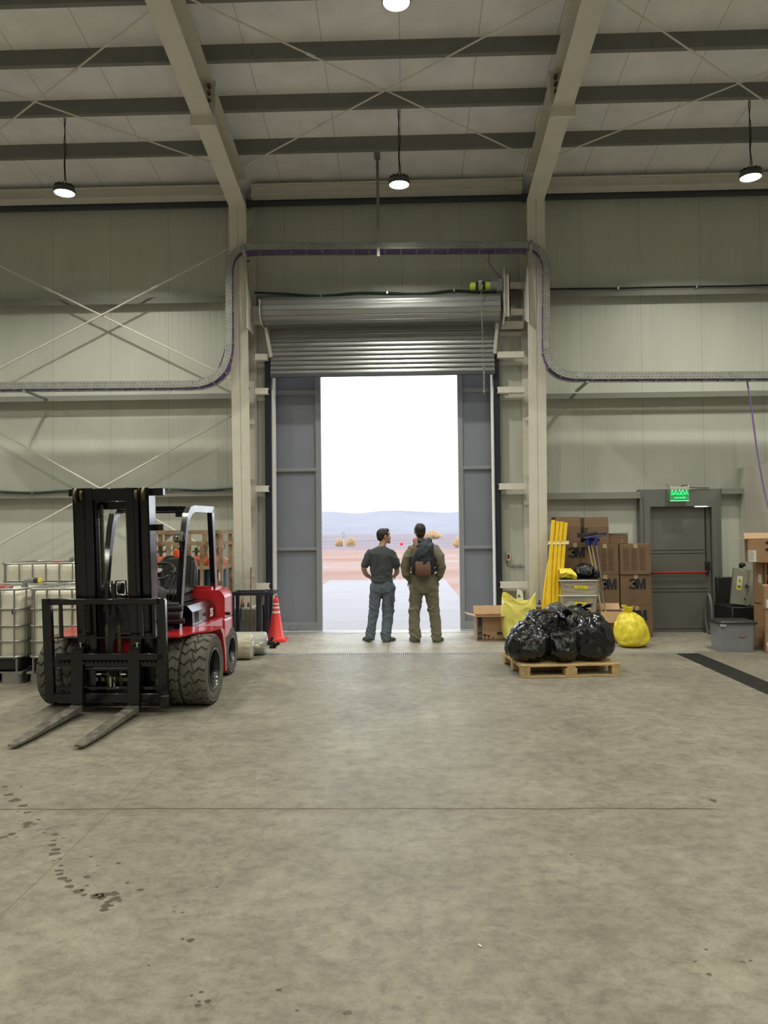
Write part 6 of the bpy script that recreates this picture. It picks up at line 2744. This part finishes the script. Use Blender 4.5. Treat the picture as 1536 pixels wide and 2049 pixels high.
def hand(mb, wrist, palm_dir, finger_dir, side, curl=.5, s=1.0):
    """palm, four bent unequal fingers and a thumb leaving the side of the palm"""
    w_ = Vector(wrist)
    f = Vector(finger_dir).normalized()
    pn = Vector(palm_dir)
    pn = (pn - f * pn.dot(f)).normalized()
    sd = f.cross(pn) * side
    R = Matrix((sd, f, pn)).transposed()
    mb.box(w_ + f * .045 * s, (.082 * s, .095 * s, .030 * s), R, .012)
    mb.cyl(w_ - f * .03, w_ + f * .02, .028 * s, .030 * s, n=12)
    for i, L_ in enumerate((.072, .082, .076, .060)):
        b0 = w_ + f * .088 * s + sd * (.031 - .0205 * i) * s
        pts = [b0 - f * .02]
        d = f.copy()
        cur = b0
        pts.append(cur)
        for k in range(3):
            a = curl * (.35 + .35 * k)
            d = (f * cos(a) + pn * sin(a)).normalized()
            cur = cur + d * L_ * s * (.42, .32, .26)[k]
            pts.append(cur)
        mb.tube(pts, [.0095 * s, .0098 * s, .0092 * s, .0085 * s, .007 * s], n=8)
        mb.ell(cur, (.007 * s,) * 3, nu=8, nv=6)
    b0 = w_ + f * .025 * s + sd * .036 * s
    t1 = b0 + (f * .6 + sd * .55 + pn * .3).normalized() * .042 * s
    t2 = t1 + (f * .85 + sd * .1 + pn * .4).normalized() * .030 * s
    mb.tube([w_ + f * .015 * s + sd * .02 * s, b0, t1, t2], [.014 * s, .0135 * s, .0115 * s, .009 * s], n=8)
    mb.ell(t2, (.009 * s,) * 3, nu=8, nv=6)


def head(mb, c, yaw, pitch=0.0, roll=0.0, s=1.0):
    """skull, jaw, nose, brow, ears; face looks along +Y before turning"""
    R = Rz(yaw) @ Rx(pitch) @ Ry(roll)
    c = Vector(c)

    def e(p, r, rot=None):
        mb.ell(c + R @ (Vector(p) * s), tuple(q * s for q in r), R if rot is None else R @ rot, nu=18, nv=12)
    e((0, -.010, .030), (.074, .094, .086))
    e((0, .030, -.035), (.060, .070, .075))
    e((0, .058, -.078), (.040, .036, .030))
    e((0, .083, .045), (.052, .018, .016))
    e((0, .098, -.012), (.013, .018, .024), Rx(radians(-20)))
    e((0, .108, -.022), (.017, .014, .012))
    e((0, .090, -.055), (.026, .012, .009))
    e((0, .090, -.066), (.022, .011, .008))
    for sx in (-1, 1):
        e((sx * .077, -.008, -.005), (.010, .020, .033), Rz(radians(-sx * 20)))
        e((sx * .030, .080, .018), (.016, .012, .010))
        e((sx * .040, .070, -.020), (.024, .022, .020))
    return R


def folds(a, k, seed, vert=1.0):
    def fn(co, n):
        p = Vector((co.x * k + seed, co.y * k, co.z * k * vert))
        q = 1 - abs(noise.noise(p)) * 2
        return n * (a * (q ** 3) + a * .8 * noise.noise(p * .45))
    return fn


def pant_folds(seed, knees=.52, amp=.012):
    def fn(co, n):
        z = co.z
        w1 = math.exp(-((z - .10) / .11) ** 2)
        w2 = math.exp(-((z - knees) / .13) ** 2)
        w3 = math.exp(-((z - .80) / .12) ** 2)
        p = Vector((co.x * 4 + seed, co.y * 4, z * 13 + co.x * 7))
        p2 = Vector((co.x * 7 + seed, co.y * 7, z * 6))
        r = 1 - abs(noise.noise(p)) * 2
        r2 = 1 - abs(noise.noise(p2)) * 2
        return n * ((amp * 1.5 * w1 + amp * w2 + amp * .6 * w3) * r ** 3 + amp * .8 * r2 ** 3 + amp * .5 * noise.noise(p2 * .5))
    return fn


def boot(mb, heel, ang, L_=.285, pitch=0.0, s=1.0):
    """shoe pointing away (+Y) turned by ang; heel = point under the heel"""
    h = Vector(heel)
    R = Rz(ang) @ Rx(pitch)
    ws = [(-.02, .034, .075), (.03, .040, .085), (.09, .040, .080), (.15, .046, .060), (.21, .047, .048), (.26, .036, .036), (.285, .016, .022)]
    rings = []
    for y, w_, t_ in ws:
        rings.append((h + R @ Vector((0, y, .012 + t_ / 2)), R @ Vector((w_, 0, 0)), R @ Vector((0, 0, t_ / 2))))
    mb.rings(rings)
    mb.cyl(h + R @ Vector((0, .035, .05)), h + R @ Vector((0, .03, .15)), .044, .046, n=16)


def sole(mb, heel, ang, pitch=0.0):
    h = Vector(heel)
    R = Rz(ang) @ Rx(pitch)
    out = [(-.036, -.01), (-.03, -.035), (.0, -.045), (.03, -.035), (.036, -.01), (.040, .08), (.048, .17), (.046, .22), (.030, .275), (.0, .292), (-.030, .275), (-.046, .22), (-.048, .17), (-.040, .08)]
    mb.prism(out, h, R @ Vector((1, 0, 0)), R @ Vector((0, 1, 0)), R @ Vector((0, 0, .024)))


# ---------------------------------------------------------------- man in T-shirt and jeans
p1 = thing('person', 'person in dark T-shirt and blue jeans, head turned right, standing at left in the doorway', 'person', (-.40, 11.95, 0))
body = MB()
torso(body, [(.04, .0, .80, .12, .085), (.04, .0, .92, .150, .100), (.03, -.005, 1.02, .140, .098), (.02, -.005, 1.15, .150, .102), (.015, -.01, 1.28, .165, .108), (.015, -.015, 1.36, .160, .098), (.02, -.01, 1.43, .115, .072), (.03, .0, 1.475, .060, .058)])
limb(body, [(.03, -.004, 1.44), (.05, .012, 1.52), (.062, .022, 1.58)], [.062, .056, .056])
hc = (.066, .030, 1.635)
HR = head(body, hc, radians(-62), radians(4), s=1.03)
# arms: elbows out, forearms brought forward to the belly
limb(body, [(-.130, -.01, 1.365), (-.205, -.02, 1.27), (-.248, -.03, 1.145)], [.058, .050, .041])
limb(body, [(-.248, -.03, 1.145), (-.215, .06, 1.05), (-.135, .175, .985)], [.042, .038, .028])
hand(body, (-.125, .185, .982), (.2, .2, -1), (.75, .5, -.25), 1, .7)
limb(body, [(.160, -.01, 1.365), (.232, -.005, 1.27), (.262, .02, 1.145)], [.058, .050, .041])
limb(body, [(.262, .02, 1.145), (.262, .10, 1.07), (.225, .19, 1.015)], [.042, .039, .028])
hand(body, (.215, .205, 1.008), (-.3, -.1, -1), (-.6, .75, -.15), -1, .7)
LH, LK, LA = (-.055, .0, .86), (-.098, .03, .50), (-.150, .055, .10)
RH, RK, RA = (.135, .0, .86), (.118, .045, .49), (.085, .015, .10)
limb(body, [LH, LK, LA], [.088, .058, .042])
limb(body, [RH, RK, RA], [.088, .058, .042])
for q, a in ((LA, 18), (RA, -28)):
    body.ell((q[0], q[1] + .03, .06), (.035, .07, .04))
remesh(body, 'body', m_skin, p1, .0085, 3)
tee = MB()
torso(tee, [(.035, -.003, .905, .158, .118), (.035, -.003, .95, .163, .120), (.03, -.005, 1.02, .160, .118), (.022, -.008, 1.15, .172, .122), (.017, -.01, 1.28, .186, .126), (.017, -.012, 1.36, .196, .118), (.02, -.008, 1.42, .172, .096), (.022, -.006, 1.448, .125, .084), (.026, -.002, 1.468, .085, .074), (.03, .0, 1.482, .062, .064)])
for s, sh, el in ((-1, (-.140, -.012, 1.365), (-.228, -.025, 1.205)), (1, (.172, -.012, 1.365), (.254, .0, 1.195))):
    limb(tee, [sh, (Vector(sh) + Vector(el)) / 2, el], [.070, .073, .066])
remesh(tee, 't_shirt', m_tee, p1, .0095, 8, lambda co, n: folds(.012, 5.5, 2, 1.3)(co, n) + n * (.010 * math.exp(-((co.z - .96) / .05) ** 2) * (1 - abs(noise.noise(Vector((co.x * 3, co.y * 3, co.z * 22)))) * 2)))
jn = MB()
torso(jn, [(.04, .0, .76, .135, .10), (.04, -.008, .84, .166, .118), (.038, -.010, .90, .163, .118), (.036, -.005, .955, .156, .112)])
limb(jn, [(-.052, .0, .84), (-.098, .03, .50), (-.140, .045, .22), (-.160, .055, .085)], [.102, .076, .070, .074])
limb(jn, [(.132, .0, .84), (.122, .045, .49), (.098, .03, .22), (.080, .02, .075)], [.104, .088, .080, .076])
jo = remesh(jn, 'jeans', m_jean, p1, .0095, 3, pant_folds(1.5))
for sx in (-.045, .115):
    MB().box((sx, -.121, .845), (.10, .006, .12), Rx(radians(6)), .003).build('pocket', m_jean, jo, local=True)
MB().box((.205, -.045, .63), (.012, .10, .16), None, .003).build('pocket', m_jean, jo, local=True)
for q, a, pt in (((-.165, .035, .012), radians(22), radians(-4)), ((.072, -.02, .0), radians(-30), 0)):
    b = MB()
    boot(b, q, a, pitch=pt)
    o = remesh(b, 'shoe', m_boot, p1, .007, 3)
    b = MB()
    sole(b, q, a, pt)
    b.build('sole', m_sole, o, local=True)
hb = MB()
hcv = Vector(hc)


def hell(p, r, rot=None):
    hb.ell(hcv + HR @ (Vector(p) * 1.03), tuple(q * 1.03 for q in r), HR if rot is None else HR @ rot, nu=22, nv=14)


hell((0, -.020, .040), (.081, .095, .087))
hell((0, -.060, .0), (.066, .052, .066))
hell((0, .050, .088), (.055, .040, .034))
for sx in (-1, 1):
    hell((sx * .064, .012, .030), (.018, .036, .045))
remesh(hb, 'hair', m_hair, p1, .007, 2, lambda co, n: n * .004 * noise.noise(co * 60))
bd = MB()
hb = bd
hell((0, .078, -.088), (.026, .026, .026))
hell((0, .098, -.050), (.028, .012, .008))
remesh(bd, 'goatee', m_hair, p1, .006, 2)

# ---------------------------------------------------------------- man in olive coveralls
p2 = thing('person', 'taller person in olive coveralls, hands in pockets, wearing a backpack in the doorway', 'person', (.272, 11.92, 0))
body = MB()
torso(body, [(.0, .0, .82, .13, .09), (.0, .0, .95, .160, .105), (.0, -.005, 1.08, .150, .102), (.0, -.008, 1.22, .165, .108), (.0, -.01, 1.36, .180, .112), (.0, -.012, 1.43, .172, .098), (-.01, -.008, 1.505, .115, .072), (-.015, .0, 1.55, .062, .060)])
limb(body, [(-.015, -.004, 1.51), (-.030, .006, 1.59), (-.04, .012, 1.64)], [.064, .058, .058])
hc2 = (-.045, .016, 1.705)
HR2 = head(body, hc2, radians(10), radians(8), s=1.05)
for s in (-1, 1):
    limb(body, [(s * .150, -.01, 1.42), (s * .235, -.03, 1.31), (s * .268, -.045, 1.18)], [.058, .050, .042])
    limb(body, [(s * .268, -.045, 1.18), (s * .258, -.01, 1.07), (s * .212, .045, .97)], [.042, .038, .030])
    hand(body, (s * .205, .052, .955), (-s * .2, -1, 0), (-s * .35, .3, -1), -s, .35)
    limb(body, [(s * .095, .0, .88), (s * .135 + .01, .02, .50), (s * .155 + .03, .01, .09)], [.095, .062, .045])
    body.ell((s * .155 + .03, .05, .06), (.036, .08, .045))
remesh(body, 'body', m_skin, p2, .009, 3)
cv = MB()
torso(cv, [(.0, .0, .76, .165, .125), (.005, -.005, .86, .208, .140), (.005, -.005, .97, .200, .136), (.0, -.006, 1.06, .178, .126), (.0, -.008, 1.18, .182, .128), (.0, -.01, 1.34, .200, .130), (.0, -.012, 1.43, .210, .120), (-.006, -.010, 1.49, .180, .098), (-.010, -.010, 1.525, .130, .088), (-.018, -.002, 1.560, .085, .080), (-.022, .002, 1.595, .078, .074)])
for s in (-1, 1):
    limb(cv, [(s * .160, -.012, 1.425), (s * .236, -.035, 1.32), (s * .272, -.05, 1.18)], [.076, .079, .071])
    limb(cv, [(s * .272, -.05, 1.19), (s * .272, -.02, 1.08), (s * .222, .03, .985)], [.070, .066, .052])
limb(cv, [(-.095, .0, .85), (-.135, .02, .52), (-.145, .02, .26), (-.128, .01, .065)], [.118, .088, .080, .078])
limb(cv, [(.105, .0, .85), (.150, .02, .52), (.185, .02, .26), (.192, .005, .065)], [.118, .088, .080, .078])
co3 = remesh(cv, 'coveralls', m_over, p2, .010, 6, lambda co, n: pant_folds(4.5, .50, .015)(co, n) * (1 if co.z < 1.0 else 0) + (folds(.018, 4.5, 9, 1.5)(co, n) if co.z >= 1.0 else Vector()))
pk = MB()
for s in (-1, 1):
    pk.tube([(s * .200, -.075, 1.01), (s * .225, -.045, .92), (s * .212, -.02, .84)], .006, n=6)
pk.build('pocket_edge', m_over, co3, local=True)
for q, a in (((-.130, -.03, .0), radians(14)), ((.192, -.035, .0), radians(-20))):
    b = MB()
    boot(b, q, a)
    o = remesh(b, 'boot', m_boot, p2, .007, 3)
    b = MB()
    sole(b, q, a)
    b.build('sole', m_sole, o, local=True)
hb = MB()
hcv = Vector(hc2)
HR = HR2
hell((0, -.018, .038), (.084, .100, .094))
hell((0, -.058, -.012), (.070, .056, .078))
hell((0, .055, .090), (.055, .044, .034))
for sx in (-1, 1):
    hell((sx * .068, .010, .025), (.018, .040, .050))
remesh(hb, 'hair', m_hair2, p2, .007, 2, lambda co, n: n * .004 * noise.noise(co * 55))

# ---------------------------------------------------------------- backpack with a jacket thrown over it
m_bpk = M('backpack_brown', (0.17, 0.088, 0.062), 0.75, var=.12, scale=12, bump=.1, bscale=150)
m_bpn = M('backpack_navy', (0.010, 0.014, 0.028), 0.7, bump=.1, bscale=120)
m_bpt = M('strap_tan', (0.26, 0.135, 0.075), 0.75)
t = thing('backpack', 'brown and navy backpack worn by the person in coveralls', 'backpack', (.272, 11.92, 1.02))
O = Vector((.272, 11.92, 0))


def pbox(c, s, name, mat, bev, par=None, rot=None, sub=True):
    m = MB()
    m.box(O + Vector(c), s, rot, bev)
    o = m.build(name, mat, par or t, smooth=60)
    return o


lean = Rx(radians(-5))
main_ = pbox((-.005, -.215, 1.275), (.30, .155, .46), 'main_compartment', m_bpk, .05, rot=lean)
pbox((.125, -.225, 1.235), (.07, .15, .38), 'side_panel', m_bpn, .025, rot=lean)
pbox((-.150, -.225, 1.19), (.06, .15, .30), 'side_panel', m_bpn, .025, rot=lean)
fp = pbox((-.012, -.325, 1.155), (.245, .09, .23), 'front_pocket', m_bpk, .03)
pbox((-.015, -.372, 1.155), (.215, .008, .20), 'pocket_face', m_bpk, .003, fp)
pbox((-.125, -.35, 1.16), (.008, .06, .21), 'zip', m_bpn, .002, fp)
lg = pbox((.075, -.378, 1.13), (.034, .004, .034), 'logo_patch', M('patch_tan', (.20, .115, .075), .6), .001, fp)
m = MB()
m.tube([(O.x + .075 + .009 * cos(a), O.y - .3815, 1.130 + .009 * sin(a)) for a in [radians(40 + 28 * i) for i in range(11)]], .0022, n=4)
m.build('logo_mark', m_bpk, lg)
m = MB()
for i in range(7):
    m.bb(O.x - .02 + i * .009, O.x - .02 + i * .009 + .006, O.y - .3775, O.y - .3755, 1.192, 1.201)
    if i < 4:
        m.bb(O.x + .0 + i * .009, O.x + .0 + i * .009 + .006, O.y - .3775, O.y - .3755, 1.179, 1.188)
m.build('printed_word', M('print_beige', (.35, .24, .17), .6), fp, smooth=0)
for s in (-1, 1):
    m = MB()
    pth = [(s * .085 - .01, -.20, 1.49), (s * .105 - .012, -.13, 1.575), (s * .115 - .01, -.02, 1.590), (s * .125, .09, 1.52), (s * .135, .135, 1.38), (s * .165, .105, 1.22), (s * .205, -.03, 1.14), (s * .15, -.16, 1.10)]
    ptsd = []
    P3 = [O + Vector(p) for p in pth]
    for i in range(len(P3) - 1):
        p0, p1_, p2_, p3 = P3[max(i - 1, 0)], P3[i], P3[i + 1], P3[min(i + 2, len(P3) - 1)]
        for j in range(5):
            q = j / 5
            ptsd.append(.5 * ((2 * p1_) + (p2_ - p0) * q + (2 * p0 - 5 * p1_ + 4 * p2_ - p3) * q * q + (3 * p1_ - p0 - 3 * p2_ + p3) * q ** 3))
    ptsd.append(P3[-1])
    vs, fs = [], []
    for i, p in enumerate(ptsd):
        d = (ptsd[min(i + 1, len(ptsd) - 1)] - ptsd[max(i - 1, 0)]).normalized()
        c_ = O + Vector((0, 0, p.z))
        outw = Vector((p.x - c_.x, p.y - c_.y, .3 if i < 14 else 0)).normalized()
        side_ = d.cross(outw).normalized() * .028
        for a_, b_2 in ((1, 0), (-1, 0), (-1, 1), (1, 1)):
            vs.append(p + side_ * a_ + outw * .010 * b_2)
    for i in range(len(ptsd) - 1):
        for k_ in range(4):
            fs.append((i * 4 + k_, i * 4 + (k_ + 1) % 4, i * 4 + 4 + (k_ + 1) % 4, i * 4 + 4 + k_))
    m.add(vs, fs)
    m.build('shoulder_strap', m_bpt if s < 0 else m_bpn, t, smooth=40)

# jacket draped over the pack
jk = MB()
for c, r, rot in (((.02, -.25, 1.46), (.125, .105, .085), None), ((.0, -.32, 1.36), (.130, .055, .13), None), ((.02, -.335, 1.27), (.105, .040, .10), None), ((.035, -.335, 1.215), (.060, .032, .07), None),
                  ((-.085, -.31, 1.35), (.055, .05, .12), Ry(radians(15))), ((.09, -.29, 1.42), (.065, .08, .10), None), ((.065, -.20, 1.52), (.085, .055, .045), Ry(radians(25))), ((-.01, -.16, 1.555), (.075, .06, .035), None),
                  ((.125, -.23, 1.48), (.035, .05, .05), None)):
    jk.ell(O + Vector(c), r, rot)
jo_ = thing('jacket', 'dark navy jacket draped over the top of the backpack', 'jacket', (.28, 11.60, 1.15))
m_jk = M('jacket_navy', (0.012, 0.018, 0.032), 0.6, bump=.15, bscale=70)
remesh(jk, 'jacket_cloth', m_jk, jo_, .009, 4, lambda co, n: folds(.013, 8, 3, .7)(co + Vector((.28, 11.6, 1.15)), n), local=False)

# ================================================================== high-bay lamps
m_lens = M('lamp_lens', (1.0, 0.97, 0.84), .4, emit=14.0)
m_lampbody = M('lamp_body', (0.10, 0.10, 0.10), .5, .3)


def make_lamp(label):
    t = thing('high_bay_lamp', label, 'lamp', (0, 0, 0), 0, 'round high-bay lamps')
    b = MB()
    b.lathe([(.05, .11), (.075, .11), (.085, .085), (.135, .06), (.15, .03), (.15, -.005), (.138, -.012), (.138, 0.0), (.0, .01)], n=28, caps=False)
    for i in range(14):
        a = 2 * pi * i / 14
        b.beam((.045 * cos(a), .045 * sin(a), .10), (.135 * cos(a), .135 * sin(a), .075), .006, .05)
    b.build('housing', m_lampbody, t, local=True)
    l = MB()
    l.lathe([(.137, -.001), (.12, -.014), (.07, -.026), (0.001, -.03)], n=28, caps=False)
    l.build('lens', m_lens, t, local=True)
    h = MB()
    h.tube([(0, 0, .10)] + [(.022 * cos(a), 0, .145 + .022 * sin(a)) for a in [radians(-90 + 36 * i) for i in range(10)]], .005, n=6)
    h.build('hook', m_galv, t, local=True)
    return t


lamp0 = make_lamp('lit round high-bay lamp hanging in the centre bay above the doorway')

LAMP_PARTS = [o for o in bpy.data.objects if o.parent == lamp0]


def place_lamp(x, y, z, label, first=False, cable=True):
    t = lamp0.copy() if not first else lamp0
    if not first:
        COL.objects.link(t)
        t['label'] = label
        for ch in LAMP_PARTS:
            k = ch.copy()
            COL.objects.link(k)
            k.parent = t
    t.location = (x, y, z)
    zt = 9.15 - SL * abs(y)
    c = MB()
    rnd = random.Random(int(x * 10 + y * 100))
    n = 14
    c.tube([(.004 * sin(i * 1.3), .004 * cos(i * 1.1), .165 + (zt - z - .165) * i / n) for i in range(n + 1)], .007, n=6)
    c.tube([(.014 + .008 * sin(i * .9 + 1), .006 * cos(i * 1.7), .11 + (zt - z - .12) * i / n) for i in range(n + 1)], .0055, n=6)
    c.build('cable', m_black, t, local=True)
    ld = bpy.data.lights.new('lamp_light', 'AREA')
    ld.shape = 'DISK'
    ld.size = .26
    ld.energy = LAMP_POWER
    ld.color = LAMP_COLOR
    ld.spread = radians(150)
    lo = bpy.data.objects.new('lamp_light', ld)
    lo.location = (0, 0, -.04)
    lo.parent = t
    COL.objects.link(lo)
    return t


place_lamp(-.03, 10.65, 6.57, '', True)
place_lamp(-4.77, 10.65, 6.56, 'lit round high-bay lamp hanging over the forklift side at left')
place_lamp(4.83, 10.65, 6.56, 'lit round high-bay lamp hanging at the right edge of the picture')
place_lamp(-.03, 7.78, 7.16, 'lit round high-bay lamp at the very top edge of the picture')
for yy in (7.78,):
    for xx in (-4.8, 4.8):
        place_lamp(xx, yy, 7.16, 'lit round high-bay lamp out of the picture nearer the camera')
for yy in (3.9, -.2, -4.3, -8.6):  # unseen lamps, outer and rear ones restored to raise ambient and roof light
    for xx in (-9.6, -4.8, 0, 4.8, 9.6):
        place_lamp(xx, yy, 7.1, 'lit round high-bay lamp out of the picture behind the camera')
for xx in (-9.6, 9.6):  # unseen side lamps, added back for more ambient and roof light
    for yy in (10.69, 7.78):
        place_lamp(xx, yy, 6.8, 'lit round high-bay lamp out of the picture beyond the side bays')
